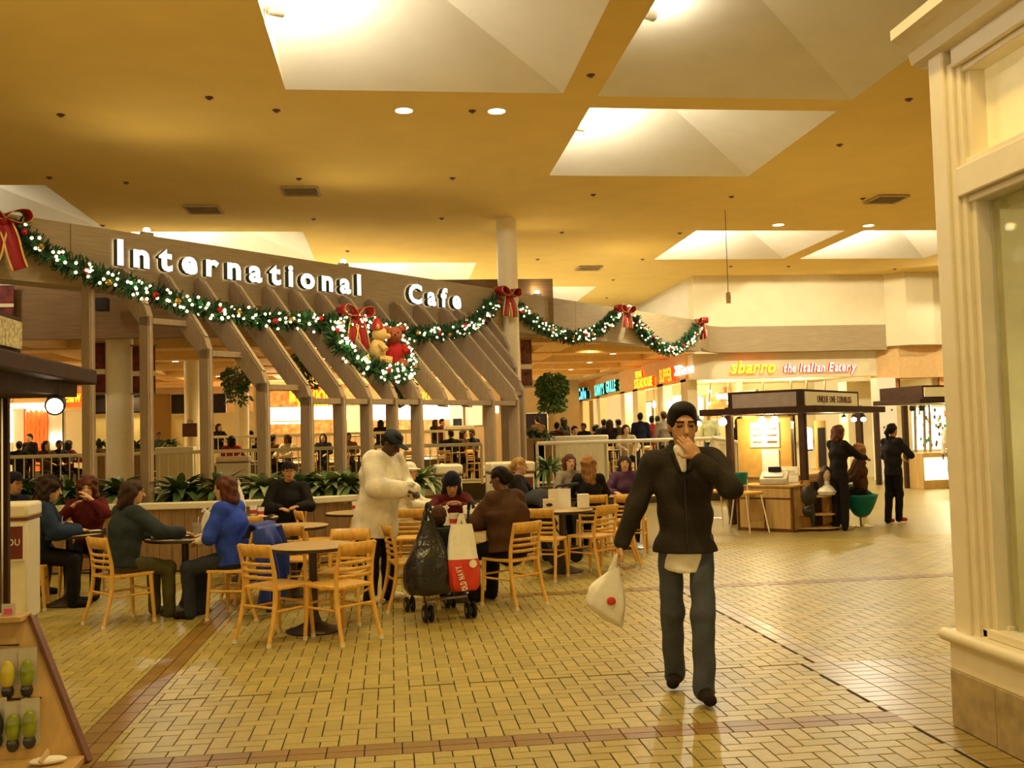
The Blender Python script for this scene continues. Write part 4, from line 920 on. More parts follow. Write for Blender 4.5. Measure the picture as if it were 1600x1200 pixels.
# ================================================================== hanging baskets and banners
def basket(lab, c, r, ztop, seed, m='fern', n=900):
    rg = np.random.default_rng(seed); t = thing('hanging_basket', lab, 'hanging plant', c)
    MB().lathe([(0.0, -0.16), (0.10, -0.15), (0.16, 0.0), (0.17, 0.03), (0.15, 0.03), (0.14, 0.0)], n=16).build('pot', 'planter_wood', t)
    for k in range(3):
        a = k * 2.1; MB().cyl((0.16 * math.cos(a), 0.16 * math.sin(a), 0.02), (0, 0, r + 0.25), 0.006, n=5).build('hanger_cord', 'rail_paint', t)
    MB().cyl((0, 0, r + 0.25), (0, 0, ztop - c[2]), 0.006, n=5).build('hanger_wire', 'rail_paint', t)
    mb = MB()
    for k in range(n):
        v = rg.normal(size=3); v /= np.linalg.norm(v); q = r * rg.uniform(0.55, 1.05) * np.array([1, 1, 1.0]); p = v * q
        if rg.uniform() < 0.18: p = np.array([p[0] * 0.9, p[1] * 0.9, -r * rg.uniform(0.8, 1.7)])
        d = np.array([v[0], v[1], v[2] * 0.4 - 0.6]); d /= np.linalg.norm(d); sd = np.cross(d, rg.normal(size=3)); sd /= np.linalg.norm(sd); l = rg.uniform(0.07, 0.13); w = 0.028
        mb.add([p, p + d * l * 0.5 + sd * w, p + d * l, p + d * l * 0.5 - sd * w], [(0, 1, 2, 3)])
    tag(mb.build('foliage', m, t, smooth=0), kind='stuff'); return t
basket('round bushy fern basket hanging right of the tall column', at(863, 604, 22.8), 0.34, 4.25, 1, n=2000)
basket('drooping fern basket hanging behind the fourth trellis post', at(370, 592, 22.2), 0.31, 4.25, 2, 'leaf', 700)
basket('dark fern basket hanging behind the sloping rafters', at(478, 568, 22.4), 0.32, 4.25, 3, 'leaf', 700)
basket('smaller trailing basket hanging below the wreath', at(632, 604, 22.6), 0.25, 4.25, 4, 'leaf', 500)
mat('banner_print', (0.16, 0.055, 0.03), rough=0.7, var=0.9, scale=5); mat('banner_red', (0.13, 0.02, 0.015), rough=0.7, var=0.8, scale=6)
def banner(lab, u0, u1, v0, v1, Y, m, rz=0.0):
    a = at(u0, v0, Y); b = at(u1, v1, Y); w, h = b.x - a.x, a.z - b.z; t = thing('banner', lab, 'banner', ((a.x + b.x) / 2, Y, b.z), rz)
    MB().box((0, 0, h / 2), (w, 0.015, h)).build('cloth', m, t); MB().cyl((-w / 2 - 0.04, 0, h), (w / 2 + 0.04, 0, h), 0.02, n=8).build('top_rod', 'metal_grey', t); MB().cyl((-w / 2 - 0.04, 0, 0), (w / 2 + 0.04, 0, 0), 0.02, n=8).build('bottom_rod', 'metal_grey', t)
    MB().box((0, -0.012, h * 0.42), (w, 0.01, h * 0.1)).build('stripe', 'cream_wall', t)
    MB().cyl((0, 0, h), (0, 0, 4.25 - b.z), 0.006, n=5).build('hanger_wire', 'metal_grey', t)
banner('dark brown banner hanging beside the tall column', 813, 832, 530, 604, 21.8, 'banner_print'); banner('dark red banner left of the broad column', 145, 165, 535, 614, 22.5, 'banner_red'); banner('dark red banner right of the broad column', 207, 243, 540, 615, 22.5, 'banner_red')
banner('dark red banner high at the left edge', -15, 22, 446, 500, 21.2, 'banner_red')
p = at(160, 476, 21.0); t = thing('ceiling_speaker', 'black box loudspeaker on the food court fascia', 'speaker', p); MB().box((0, 0, 0), (0.24, 0.2, 0.26)).build('box', 'black_plastic', t, bevel=0.01); MB().box((0, -0.105, 0), (0.2, 0.01, 0.22)).build('grille', 'dark_panel', t)
p = at(1138, 465, 19.5); t = thing('pendant_lamp', 'small amber pendant lamp hanging on a long wire', 'light', p)
mat('amber', (1, 0.4, 0.05), emit=(1.0, 0.35, 0.04), estr=1.5, var=0.2); MB().lathe([(0.045, -0.12), (0.05, 0.0), (0.045, 0.10), (0.02, 0.12)], n=14).build('shade', 'kiosk_wood', t); MB().ell((0, 0, -0.06), (0.04, 0.04, 0.08)).build('glow', 'amber', t); MB().cyl((0, 0, 0.12), (0, 0, HC - p.z), 0.007, n=5).build('wire', 'black_plastic', t)
p = at(297, 672, 27.72); t = thing('shopping_bag', 'dark paper bag hooked beside the slim column', 'bag', p); MB().box((0, 0, 0), (0.38, 0.12, 0.36)).build('bag_body', 'kiosk_trim', t); MB().tube([(-0.06, 0, 0.16), (-0.06, 0, 0.26), (0.06, 0, 0.26), (0.06, 0, 0.16)], 0.012, 6).build('bag_handle', 'kiosk_trim', t)

# ================================================================== salon kiosk at the right
KA = np.array([6.69, 15.7]); KR = np.array([S2, S2]); KL = np.array([-S2, S2])
def kp(r, l, z): q = KA + KR * r + KL * l; return (q[0], q[1], z)
kio = thing('salon_kiosk', 'dark framed salon kiosk with a sign band and lit wig display', 'kiosk', (KA[0] + 0.7, KA[1] + 1.4, 0))
KW, KD = 2.7, 1.3
for (r, l) in ((0, 0), (KW, 0), (0, KD), (KW, KD)):
    mb = MB(); c = kp(r, l, 1.0); mb.box(c, (0.11, 0.11, 2.0), PI / 4); mb.build('corner_post', 'kiosk_brown', kio, world=True, bevel=0.008)
mb = MB(); mb.box(kp(KW / 2, KD / 2, 1.92), (KW + 0.75, KD + 0.75, 0.11), PI / 4); mb.build('canopy', 'kiosk_brown', kio, world=True, bevel=0.01)
mb = MB(); mb.box(kp(KW / 2, KD / 2, 2.10), (KW + 0.02, KD + 0.02, 0.32), PI / 4); mb.build('header', 'kiosk_brown', kio, world=True, bevel=0.008)
mat('sign_face', (0.70, 0.62, 0.34), rough=0.6, emit=(1, 0.8, 0.4), estr=0.08, var=0.04); mat('sign_grey', (0.42, 0.34, 0.28), rough=0.6, var=0.08)
mb = MB(); mb.box(kp(KW / 2, -0.012, 2.10), (KW - 0.22, 0.03, 0.24), PI / 4); fr = mb.build('sign_face', 'sign_face', kio, world=True)
mb = MB(); mb.box(kp(-0.012, KD / 2, 2.10), (0.03, KD - 0.16, 0.24), PI / 4); mb.build('blank_sign_face', 'sign_grey', kio, world=True)
o = letters('UNIQUE ONE CORNBLISS', 'reg', kp(0.62, -0.03, 2.045), np.array([S2, S2, 0]), EZ, 0.115, None, 'kiosk_trim', 'kiosk_trim', depth=0.06, gap=0.14, width=1.62, joined='lettering')[0]; o.parent = kio; o.location = -Vector(kio.location)
mat('kiosk_panel', (0.62, 0.36, 0.09), rough=0.5, var=0.10)
mb = MB(); mb.box(kp(0.06, KD / 2 + 0.05, 1.15), (0.04, KD - 0.35, 1.3), PI / 4); mb.build('wood_panel', 'kiosk_panel', kio, world=True)
mb = MB(); mb.box(kp(KW * 0.55, KD - 0.05, 1.25), (KW - 0.5, 0.04, 1.2), PI / 4); mb.build('back_panel', 'kiosk_panel', kio, world=True)
mat('poster_white', (0.85, 0.80, 0.62), var=0.06)
mb = MB(); mb.box(kp(0.03, KD * 0.52, 1.52), (0.015, 0.52, 0.42), PI / 4); pos = mb.build('hair_poster', 'poster_white', kio, world=True)
for k in range(6):
    mb = MB(); mb.box(kp(0.02, KD * 0.52 + 0.13 * (1 if k % 2 else -1), 1.40 + 0.11 * (k // 2)), (0.01, 0.17, 0.03), PI / 4); q = mb.build('hair_swatch', 'metal_grey' if k % 2 else 'kiosk_trim', pos); q.location = -Vector(kio.location)
mb = MB(); mb.box(kp(0.025, KD * 0.45, 1.0), (0.015, 0.30, 0.55), PI / 4); mb.build('price_sheet', 'paper', kio, world=True)
mb = MB(); mb.box(kp(-0.02, KD * 0.25, 0.86), (0.015, 0.46, 0.26), PI / 4); ps = mb.build('product_sign', 'poster_white', kio, world=True)
o = letters('Our Products', 'reg', kp(-0.045, KD * 0.25 + 0.2, 0.89), np.array([S2, -S2, 0]), EZ, 0.05, None, 'kiosk_trim', 'kiosk_trim', depth=0.06, width=0.38, joined='lettering')[0]; o.parent = ps; o.location = -Vector(kio.location)
for i, (r, sg) in enumerate(((0.35, 0), (1.85, 0))):
    mb = MB(); mb.box(kp(r + 0.22, 0.5, 1.25), (0.5, 0.03, 0.98), PI / 4); fo = mb.build('mirror_frame', 'kiosk_wood', kio, world=True); mb = MB(); mb.box(kp(r + 0.22, 0.48, 1.25), (0.34, 0.02, 0.72), PI / 4); mb.v = [tuple(np.array(v) - np.array(kio.location)) for v in mb.v]; mb.build('mirror_glass', 'dark_panel', fo)
mat('screen', (0.6, 0.7, 1), emit=(0.65, 0.78, 1.0), estr=1.6, var=0.5, scale=6)
mb = MB(); mb.box(kp(1.18, 0.4, 1.42), (0.34, 0.06, 0.42), PI / 4); so = mb.build('video_screen', 'black_plastic', kio, world=True); mb = MB(); mb.box(kp(1.18, 0.365, 1.42), (0.29, 0.01, 0.36), PI / 4); mb.v = [tuple(np.array(v) - np.array(kio.location)) for v in mb.v]; mb.build('screen_glass', 'screen', so)
mb = MB(); mb.box(kp(KW / 2, KD / 2 + 0.1, 0.40), (KW - 0.2, KD - 0.5, 0.80), PI / 4); mb.build('base_cabinet', 'kiosk_wood', kio, world=True, bevel=0.01)
mb = MB(); mb.box(kp(KW / 2, KD / 2, 0.82), (KW, KD - 0.2, 0.04), PI / 4); mb.build('worktop', 'kiosk_wood', kio, world=True, bevel=0.006)
for i, (r, l, s) in enumerate(((-0.15, 1.35, 1), (0.05, 0.72, 1.5), (0.05, 0.50, 1), (1.5, -0.15, .7), (2.0, -0.15, .7), (2.5, -0.15, .7), (-0.35, 1.7, 1))):
    c = kp(r, l, 1.76); t = thing('kiosk_spotlight', ['glaring spotlight under the salon kiosk canopy left of its post', 'largest glaring spotlight under the salon kiosk canopy', 'glaring spotlight just right of the largest one', 'first small spotlight under the sign of the salon kiosk', 'second small spotlight under the sign of the salon kiosk', 'third small spotlight under the sign of the salon kiosk', 'leftmost small spotlight of the salon kiosk'][i], 'light', c)
    d = np.array([-0.36, -0.90, -0.12]) if i < 3 else np.array([-0.36, -0.8, -0.6])
    q_ = 1.5 if i < 3 else 1.0; MB().lathe([(0.0, -0.09), (0.035 * q_, -0.08), (0.05 * q_, 0.03)], n=14, axis=d).build('housing', 'black_plastic', t); MB().lathe([(0.0, 0.030), (0.046 * q_, 0.033)], n=14, axis=d).build('lens', 'lamp_hot', t); MB().cyl((0, 0, 0.02), (0, 0, 0.12), 0.012, n=6).build('stem', 'black_plastic', t)
lamp('kiosk_light', 'POINT', kp(0.45, 0.75, 1.72), 40, (1, 0.8, 0.4), 0.06); lamp('kiosk_light', 'POINT', kp(-0.3, 0.7, 1.66), 26, (1, 0.8, 0.4), 0.05); lamp('kiosk_light', 'POINT', kp(1.5, 0.1, 1.70), 30, (1, 0.8, 0.4), 0.05)
# sales counter beside it
sc = thing('sales_counter', 'wooden sales counter with dark trim in front of the salon kiosk', 'counter', (6.05, 15.55, 0))
CA = np.array([6.18, 15.0])
def cp(r, l, z): q = CA + KR * r + KL * l; return (q[0], q[1], z)
mb = MB(); mb.box(cp(0.32, 0.46, 0.36), (0.62, 0.90, 0.68), PI / 4); mb.build('carcass', 'kiosk_wood', sc, world=True, bevel=0.004)
for l in (0.24, 0.68):
    mb = MB(); mb.box(cp(0.0, l, 0.28), (0.025, 0.41, 0.46), PI / 4); mb.build('door', 'kiosk_wood', sc, world=True, bevel=0.004)
mb = MB(); mb.box(cp(0.0, 0.46, 0.60), (0.025, 0.86, 0.14), PI / 4); mb.build('drawer', 'kiosk_wood', sc, world=True, bevel=0.004)
for (r, l, sx, sy, z, sz) in ((0.0, 0.0, 0.03, 0.03, 0.35, 0.7), (0.0, 0.92, 0.03, 0.03, 0.35, 0.7), (0.0, 0.46, 0.03, 0.9, 0.515, 0.02), (0.0, 0.46, 0.03, 0.025, 0.27, 0.48), (0.0, 0.46, 0.03, 0.92, 0.02, 0.04)):
    mb = MB(); mb.box(cp(r, l, z), (sx, sy, sz), PI / 4); mb.build('edge_trim', 'kiosk_trim', sc, world=True)
mb = MB(); mb.box(cp(0.32, 0.46, 0.715), (0.68, 0.98, 0.03), PI / 4); mb.build('worktop', 'kiosk_wood', sc, world=True, bevel=0.004)
rg_ = thing('cash_register', 'beige cash register on the sales counter', 'cash register', cp(0.3, 0.42, 0.732), PI / 4 - PI / 2 + 0.3)
mat('beige_plastic', (0.52, 0.46, 0.36), rough=0.5)
mb = MB(); mb.add([(-0.21, -0.2, 0), (0.21, -0.2, 0), (0.21, 0.2, 0), (-0.21, 0.2, 0), (-0.21, -0.2, 0.09), (0.21, -0.2, 0.09), (0.21, 0.2, 0.20), (-0.21, 0.2, 0.20)], [(0, 3, 2, 1), (4, 5, 6, 7), (0, 1, 5, 4), (2, 3, 7, 6), (1, 2, 6, 5), (0, 4, 7, 3)]); mb.build('case', 'beige_plastic', rg_, smooth=0, bevel=0.01)
MB().box((0, 0.14, 0.23), (0.2, 0.08, 0.08)).build('display', 'dark_panel', rg_, bevel=0.008); MB().box((0, -0.05, 0.145), (0.3, 0.2, 0.02), R=Matrix.Rotation(0.28, 3, 'X')).build('keypad', 'metal_grey', rg_); MB().box((0, -0.21, 0.04), (0.38, 0.02, 0.06)).build('drawer', 'beige_plastic', rg_)
# A-frame wig stand with two shelves
ws = thing('wig_stand', 'low wooden wig stand with curved shelves beside the stylist', 'display stand', (6.75, 15.3, 0))
for z, w, d in ((0.24, 0.95, 0.36), (0.52, 0.75, 0.30), (0.03, 1.05, 0.4)):
    poly = [(-w / 2, 0.1)] + [(-w / 2 + w * k / 10, 0.1 - d * math.sin(PI * k / 10)) for k in range(1, 10)] + [(w / 2, 0.1)]
    MB().prism(poly, z, z + 0.025).build('shelf', 'kiosk_wood', ws, smooth=0)
MB().box((0, 0.06, 0.38), (0.16, 0.06, 0.76)).build('spine', 'kiosk_brown', ws)
for a in (-1, 1): MB().bar((a * 0.5, 0.08, 0), (a * 0.28, 0.08, 0.78), 0.02, 0.04, up=(0, 1, 0)).build('side_leg', 'kiosk_trim', ws)
MB().add([(-0.5, 0.13, 0), (0.5, 0.13, 0), (0.28, 0.13, 0.78), (-0.28, 0.13, 0.78), (-0.5, 0.11, 0), (0.5, 0.11, 0), (0.28, 0.11, 0.78), (-0.28, 0.11, 0.78)], [(0, 1, 2, 3), (7, 6, 5, 4), (0, 4, 5, 1), (1, 5, 6, 2), (2, 6, 7, 3), (3, 7, 4, 0)]).build('back_board', 'kiosk_panel', ws, smooth=0)
ws.rotation_euler = (0, 0, 0.35)
mat('mannequin', (0.62, 0.45, 0.28), rough=0.5); mat('wig_hair', (0.05, 0.018, 0.01), rough=0.4, spec=0.5, var=0.4, scale=4, stretch=(12, 12, 1), bump=0.3, bscale=30)
t = thing('wig_mannequin', 'bust mannequin wearing a long auburn wig', 'mannequin', (6.83, 15.18, 0.548), -0.15)
MB().lathe([(0.0, 0.0), (0.13, 0.005), (0.15, 0.06), (0.10, 0.13), (0.05, 0.16), (0.045, 0.24)], n=20).build('bust', 'plastic_white', t); MB().ell((0, -0.01, 0.32), (0.07, 0.085, 0.11), 18).build('head', 'mannequin', t); MB().ell((0, -0.1, 0.31), (0.014, 0.02, 0.025)).build('nose', 'mannequin', t)
mb = MB(); mb.ell((0, 0.02, 0.35), (0.1, 0.1, 0.11), 18)
for a in (-1, 1): mb.tube([(a * 0.08, 0.0, 0.36), (a * 0.10, 0.0, 0.24), (a * 0.10, -0.01, 0.13)], [0.04, 0.055, 0.03], 8)
mb.tube([(0, 0.08, 0.36), (0, 0.10, 0.22), (0, 0.10, 0.12)], [0.06, 0.09, 0.06], 8); mb.build('wig', 'wig_hair', t)
t = thing('draped_bag', 'black handbag and cloth hanging at the counter end', 'bag', (6.42, 14.93, 0.28)); MB().ell((0, 0, 0.28), (0.13, 0.07, 0.17)).build('cloth', 'black_plastic', t); MB().ell((-0.03, 0, 0.05), (0.09, 0.06, 0.10)).build('pouch', 'plastic_black', t); MB().tube([(0.05, 0, 0.4), (0.02, 0, 0.2), (0.04, 0, 0.0), (0.05, 0, -0.2)], [0.03, 0.05, 0.05, 0.02], 8).build('strap', 'black_plastic', t)
# salon chairs and teal stool
mat('teal', (0.0, 0.16, 0.13), rough=0.45)
st = thing('teal_stool', 'teal tub stool on a chrome foot under the seated client', 'stool', (7.52, 15.45, 0), 0.3)
mb = MB(); mb.grid(lambda u, v: ((0.05 + 0.21 * v ** 0.55) * math.cos(u * 2 * PI), (0.05 + 0.21 * v ** 0.55) * math.sin(u * 2 * PI), 0.16 + v * 0.36 + (0.16 * max(0, math.sin(u * 2 * PI)) * v ** 4)), 28, 10); mb.build('shell', 'teal', st, thick=0.02)
MB().lathe([(0.0, 0.46), (0.2, 0.46), (0.22, 0.43), (0.0, 0.40)], n=22).build('cushion', 'teal', st); MB().cyl((0, 0, 0.02), (0, 0, 0.2), 0.035).build('stem', 'chrome', st); MB().lathe([(0.17, 0.0), (0.17, 0.015), (0.05, 0.04), (0.0, 0.04)], n=22).build('foot', 'chrome', st)
def salon_chair(lab, loc, rz, m):
    t = thing('salon_stool', lab, 'stool', loc, rz); MB().box((0, 0, 0.62), (0.36, 0.34, 0.05)).build('seat', 'chair_wood', t, bevel=0.02)
    mb = MB(); mb.grid(lambda u, v: ((u - 0.5) * 0.36, 0.19 - 0.05 * math.cos((u - .5) * PI), 0.74 + v * 0.2), 8, 4); mb.build('backrest', m, t, thick=0.025)
    for a in (-1, 1):
        MB().tube([(a * 0.15, 0.16, 0.62), (a * 0.15, 0.18, 0.9)], 0.012, 6).build('back_strut', 'chrome', t); MB().tube([(a * 0.15, -0.13, 0.6), (a * 0.2, -0.24, 0.0)], 0.012, 6).build('leg', 'chrome', t); MB().tube([(a * 0.15, 0.14, 0.6), (a * 0.2, 0.22, 0.0)], 0.012, 6).build('leg', 'chrome', t)
    MB().tube([(-0.18, -0.2, 0.2), (0.18, -0.2, 0.2)], 0.01, 6).build('foot_bar', 'chrome', t)
p = onz(1160, 825, 0); salon_chair('wooden chrome legged stool with teal back by the sales counter', (5.55, 15.25, 0), 0.4, 'teal'); salon_chair('chrome legged stool with wooden back left of the sales counter', (5.25, 16.0, 0), -0.6, 'chair_wood')
# second kiosk far right
k2 = thing('jewellery_kiosk', 'far kiosk with a dark roof and brightly lit glass case', 'kiosk', (14.0, 24.6, 0)); mb = MB()
for (x, y) in ((-1.0, -0.5), (0.35, -0.9), (1.4, -0.4), (-0.9, 1.2)): MB().box((x, y, 1.05), (0.12, 0.12, 2.1)).build('corner_post', 'kiosk_brown', k2)
MB().box((0.25, 0.1, 2.2), (2.5, 2.0, 0.12), 0.12).build('canopy', 'kiosk_brown', k2, bevel=0.01); MB().box((0.3, 0.1, 2.42), (2.3, 1.8, 0.34), 0.12).build('header', 'kiosk_brown', k2)
MB().box((0.3, -0.83, 2.42), (2.0, 0.03, 0.24), 0.12).build('sign_face', 'sign_face', k2); o = letters('HATS & MORE STORE', 'reg', (13.65, 23.74, 2.37), np.array([0.993, 0.12, 0]), EZ, 0.11, k2, 'kiosk_trim', 'kiosk_trim', depth=0.06, width=1.0, joined='lettering')
MB().box((0.0, -0.7, 0.45), (1.9, 0.6, 0.9), 0.12).build('counter', 'kiosk_wood', k2, bevel=0.01); mat('case_glow', (1, 0.95, 0.7), emit=(1.0, 0.9, 0.5), estr=2.2, var=0.25, scale=4)
MB().box((-0.25, -1.03, 0.5), (1.25, 0.04, 0.55), 0.12).build('glass_case', 'case_glow', k2); MB().box((0.25, 0.3, 1.5), (1.3, 0.06, 1.1), 0.12).build('display_wall', 'case_glow', k2)
rg = np.random.default_rng(9); cols = ['ball_red', 'ball_green', 'ball_gold', 'chrome', 'dark_panel', 'wig_hair']
for k in range(60): MB().ell((0.25 + rg.uniform(-0.6, 0.6), 0.22, 1.5 + rg.uniform(-0.5, 0.5)), (0.035, 0.03, 0.06), 6).build('trinket', cols[k % 6], k2)
for x in (-0.8, -0.55, -0.4, 0.9, 1.05): MB().tube([(x, -0.6, 0.9), (x + 0.03, -0.6, 2.1)], 0.035, 7).build('hanging_chain', 'metal_grey', k2)
lamp('kiosk_light', 'POINT', (14.1, 24.0, 2.05), 60, (1, 0.85, 0.5), 0.06)
for i, x in enumerate((13.1, 13.35)):
    t = thing('kiosk_spotlight', ['glaring spotlight at the left corner of the far kiosk', 'second glaring spotlight of the far kiosk'][i], 'light', (x, 23.9, 2.02)); MB().lathe([(0.0, -0.1), (0.05, -0.08), (0.07, 0.03)], n=12, axis=(-.2, -.8, -.4)).build('housing', 'black_plastic', t); MB().lathe([(0.0, 0.025), (0.065, 0.028)], n=12, axis=(-.2, -.8, -.4)).build('lens', 'lamp_hot', t)

# ================================================================== kiosk cut by the left edge, with product display
lk = thing('left_kiosk', 'dark kiosk canopy and pole cut by the left edge of the view', 'kiosk', (-3.2, 7.3, 0))
mb = MB(); mb.prism([(-1.96, 7.0), (-1.96, 3.4), (-4.0, 3.4), (-4.0, 7.0)], 2.055, 2.155); mb.build('canopy', 'kiosk_brown', lk, world=True, smooth=0, bevel=0.012)
mb = MB(); mb.prism([(-2.06, 6.9), (-2.06, 3.4), (-3.9, 3.4), (-3.9, 6.9)], 1.97, 2.055); mb.build('canopy_lip', 'kiosk_brown', lk, world=True, smooth=0)
mb = MB(); mb.prism([(-2.03, 5.80), (-2.03, 3.5), (-3.8, 3.5), (-3.8, 5.80)], 2.155, 2.365); mb.build('header', 'kiosk_brown', lk, world=True, smooth=0)
mat('speckle', (0.50, 0.45, 0.28), rough=0.7, var=0.5, scale=40)
mb = MB(); mb.box((-2.02, 4.65, 2.26), (0.03, 2.20, 0.15)); mb.build('sign_face', 'speckle', lk, world=True)
mb = MB(); mb.cyl((-2.09, 6.5, 1.96), (-2.09, 6.5, 1.90), 0.03, n=10); mb.build('lamp_plate', 'black_plastic', lk, world=True)
pp = at(8, 780, 6.9); mb = MB(); mb.box((pp.x, pp.y, 1.0), (0.05, 0.05, 2.0)); mb.build('pole', 'kiosk_brown', lk, world=True, bevel=0.005); mb = MB(); mb.box((pp.x - 0.005, pp.y - 0.03, 1.0), (0.012, 0.012, 2.0)); mb.build('pole_trim', 'chrome', lk, world=True)
sp = at(88, 632, 6.5); t = thing('kiosk_spotlight', 'glaring clamp spotlight under the left kiosk canopy', 'light', sp); d = np.array([0.12, -0.95, -0.22])
MB().lathe([(0.0, -0.12), (0.04, -0.11), (0.055, -0.02), (0.06, 0.05)], n=18, axis=d).build('housing', 'black_plastic', t); MB().lathe([(0.0, 0.052), (0.048, 0.053)], n=18, axis=d).build('lens', 'lamp_lens', t); MB().cyl((0.0, 0.03, 0.0), (0.0, 0.03, 0.10), 0.014, n=8).build('bracket', 'black_plastic', t)
# tapered display gondola with blister packs
dg = thing('product_display', 'tapered wooden display with blister packs at the lower left corner', 'display stand', (-2.1, 5.7, 0))
def dpt(x, y, z): return (x, y, z)
def trapz(yb, yt, th, z0, z1, xr0, xr1, xl):
    """board facing the viewer, right edge slanting from xr0 (at z0) to xr1 (at z1), leaning back from yb to yt"""
    mb = MB(); vs = [(xl, yb, z0), (xr0, yb, z0), (xr1, yt, z1), (xl, yt, z1)]; vs += [(x, y + th, z) for x, y, z in vs]
    return mb.add(vs, [(0, 1, 2, 3), (7, 6, 5, 4), (1, 5, 6, 2), (0, 4, 5, 1), (3, 2, 6, 7), (0, 3, 7, 4)])
trapz(5.52, 5.72, 0.05, 0.0, 0.72, -1.615, -1.965, -3.0).build('slanted_board', 'kiosk_wood', dg, world=True, smooth=0)
mb = MB(); mb.bar((-1.605, 5.54, 0.0), (-1.957, 5.745, 0.735), 0.02, 0.07, up=(0, 1, 0)); mb.build('edge_trim', 'kiosk_trim', dg, world=True)
mb = MB(); mb.box((-2.52, 5.72, 0.735), (1.09, 0.16, 0.03)); mb.build('top_shelf', 'kiosk_wood', dg, world=True, bevel=0.004)
mb = MB(); mb.box((-2.32, 5.42, 0.02), (1.40, 0.22, 0.04)); mb.build('bottom_shelf', 'kiosk_wood', dg, world=True, bevel=0.006)
for z in (0.33, 0.60): mb = MB(); mb.tube([(-3.0, 5.53 + z * 0.2, z), (-1.70 - z * 0.48, 5.53 + z * 0.2, z)], 0.006, 6); mb.build('peg_wire', 'chrome', dg, world=True)
mat('pack_clear', (0.75, 0.72, 0.6), rough=0.12, spec=0.7, trans=0.3); mat('pack_green', (0.24, 0.30, 0.02), rough=0.12, spec=0.7, var=0.3, scale=20); mat('pack_dark', (0.03, 0.03, 0.03), rough=0.12, spec=0.7); mat('pack_yellow', (0.6, 0.5, 0.05), rough=0.12, spec=0.7); mat('pack_pink', (0.7, 0.1, 0.2), rough=0.3)
for k, (u, v, m, lab) in enumerate(((12, 1062, 'pack_yellow', 'yellow and dark blister pack on the upper wire at the left edge'), (42, 1060, 'pack_green', 'green and black blister pack on the upper wire'), (20, 1145, 'pack_green', 'left green blister pack on the lower wire'), (46, 1140, 'pack_green', 'right green blister pack on the lower wire'), (-6, 1140, 'pack_dark', 'dark blister pack at the lower left corner'))):
    p = at(u, v, 5.50 + (0.10 if v < 1100 else 0.02)); t = thing('blister_pack', lab, 'package', p, 0.15); MB().ell((0, -0.005, 0.025), (0.036, 0.026, 0.075), 16).build('bubble', m, t); MB().box((0, 0.026, 0.03), (0.09, 0.004, 0.25)).build('card', 'pack_clear', t); MB().ell((0.0, -0.004, -0.06), (0.032, 0.022, 0.04), 12).build('dark_base', 'pack_dark', t)
for k, (u, v, s_) in enumerate(((66, 1035, 1), (104, 1118, 1.1))):
    p = at(u, v, 5.74); t = thing('display_hook_item', ['upper', 'lower'][k] + ' round wooden item poking past the slanted display edge', 'ornament', p); MB().ell((0, 0, 0), (0.03, 0.05, 0.055 * s_), 14).build('disc', 'kiosk_wood', t); MB().ell((-0.004, -0.01, 0.03), (0.028, 0.045, 0.04), 12).build('cover', 'pack_clear', t)
p = at(75, 1180, 5.40); t = thing('sandal', 'pale sandal lying on the bottom shelf of the display', 'shoe', (p.x, p.y, 0.042), 0.2); MB().ell((0, 0, 0.02), (0.09, 0.04, 0.02), 16).build('sole', 'paper', t); MB().tube([(-0.03, -0.04, 0.02), (0.0, 0, 0.06), (-0.03, 0.04, 0.02)], 0.010, 6, flat=2).build('strap', 'mannequin', t)
t = thing('pink_card', 'small clear tag with a pink corner on the display top', 'tag', (-2.06, 5.70, 0.752)); MB().box((0, 0, 0.03), (0.07, 0.01, 0.06)).build('card', 'pack_clear', t); MB().box((0, -0.008, 0.02), (0.04, 0.008, 0.03)).build('pink_patch', 'pack_pink', t)
# ================================================================== cafe chairs and tables
def make_chair():
    t = thing('cafe_chair', 'x', 'chair')
    for a in (-1, 1):
        MB().tube(catenary([(a * 0.20, 0.28, 0.03), (a * 0.188, 0.215, 0.25), (a * 0.182, 0.19, 0.45), (a * 0.180, 0.205, 0.62), (a * 0.178, 0.25, 0.80)], 4), [0.017] * 4 + [0.02] * 4 + [0.019] * 4 + [0.016] * 5, 8).build('back_leg', 'chair_wood', t)
        MB().tube([(a * 0.20, -0.205, 0.03), (a * 0.182, -0.18, 0.44)], [0.016, 0.021], 8).build('front_leg', 'chair_wood', t)
        MB().cyl((a * 0.20, 0.285, 0.0), (a * 0.20, 0.28, 0.032), 0.02, 0.02, n=8).build('foot_cap', 'chair_cap', t); MB().cyl((a * 0.20, -0.207, 0.0), (a * 0.20, -0.205, 0.032), 0.02, 0.02, n=8).build('foot_cap', 'chair_cap', t)
        MB().tube([(a * 0.19, -0.19, 0.27), (a * 0.187, 0.21, 0.27)], 0.011, 6).build('side_stretcher', 'chair_wood', t)
    for y, z in ((-0.19, 0.30), (0.205, 0.30)): MB().tube([(-0.186, y, z), (0.186, y, z)], 0.011, 6).build('cross_stretcher', 'chair_wood', t)
    poly = [(-0.20, -0.20), (-0.17, -0.225), (0.17, -0.225), (0.20, -0.20), (0.205, 0.0), (0.185, 0.19), (0.16, 0.205), (-0.16, 0.205), (-0.185, 0.19), (-0.205, 0.0)]
    MB().prism(poly, 0.435, 0.462).build('seat', 'chair_wood', t, smooth=0.6, bevel=0.006)
    def slat(z, h, yo, name):
        mb = MB(); mb.grid(lambda u, v: ((u - 0.5) * 0.37, yo + 0.035 * (1 - (2 * u - 1) ** 2) + v * h * 0.25, z + v * h), 8, 1); mb.build(name, 'chair_wood', t, thick=0.014)
    slat(0.705, 0.105, 0.215, 'top_rail')
    for z, yo in ((0.525, 0.195), (0.580, 0.20), (0.635, 0.208)): slat(z, 0.026, yo, 'slat')
    return t
CH0 = make_chair(); _first = [True]
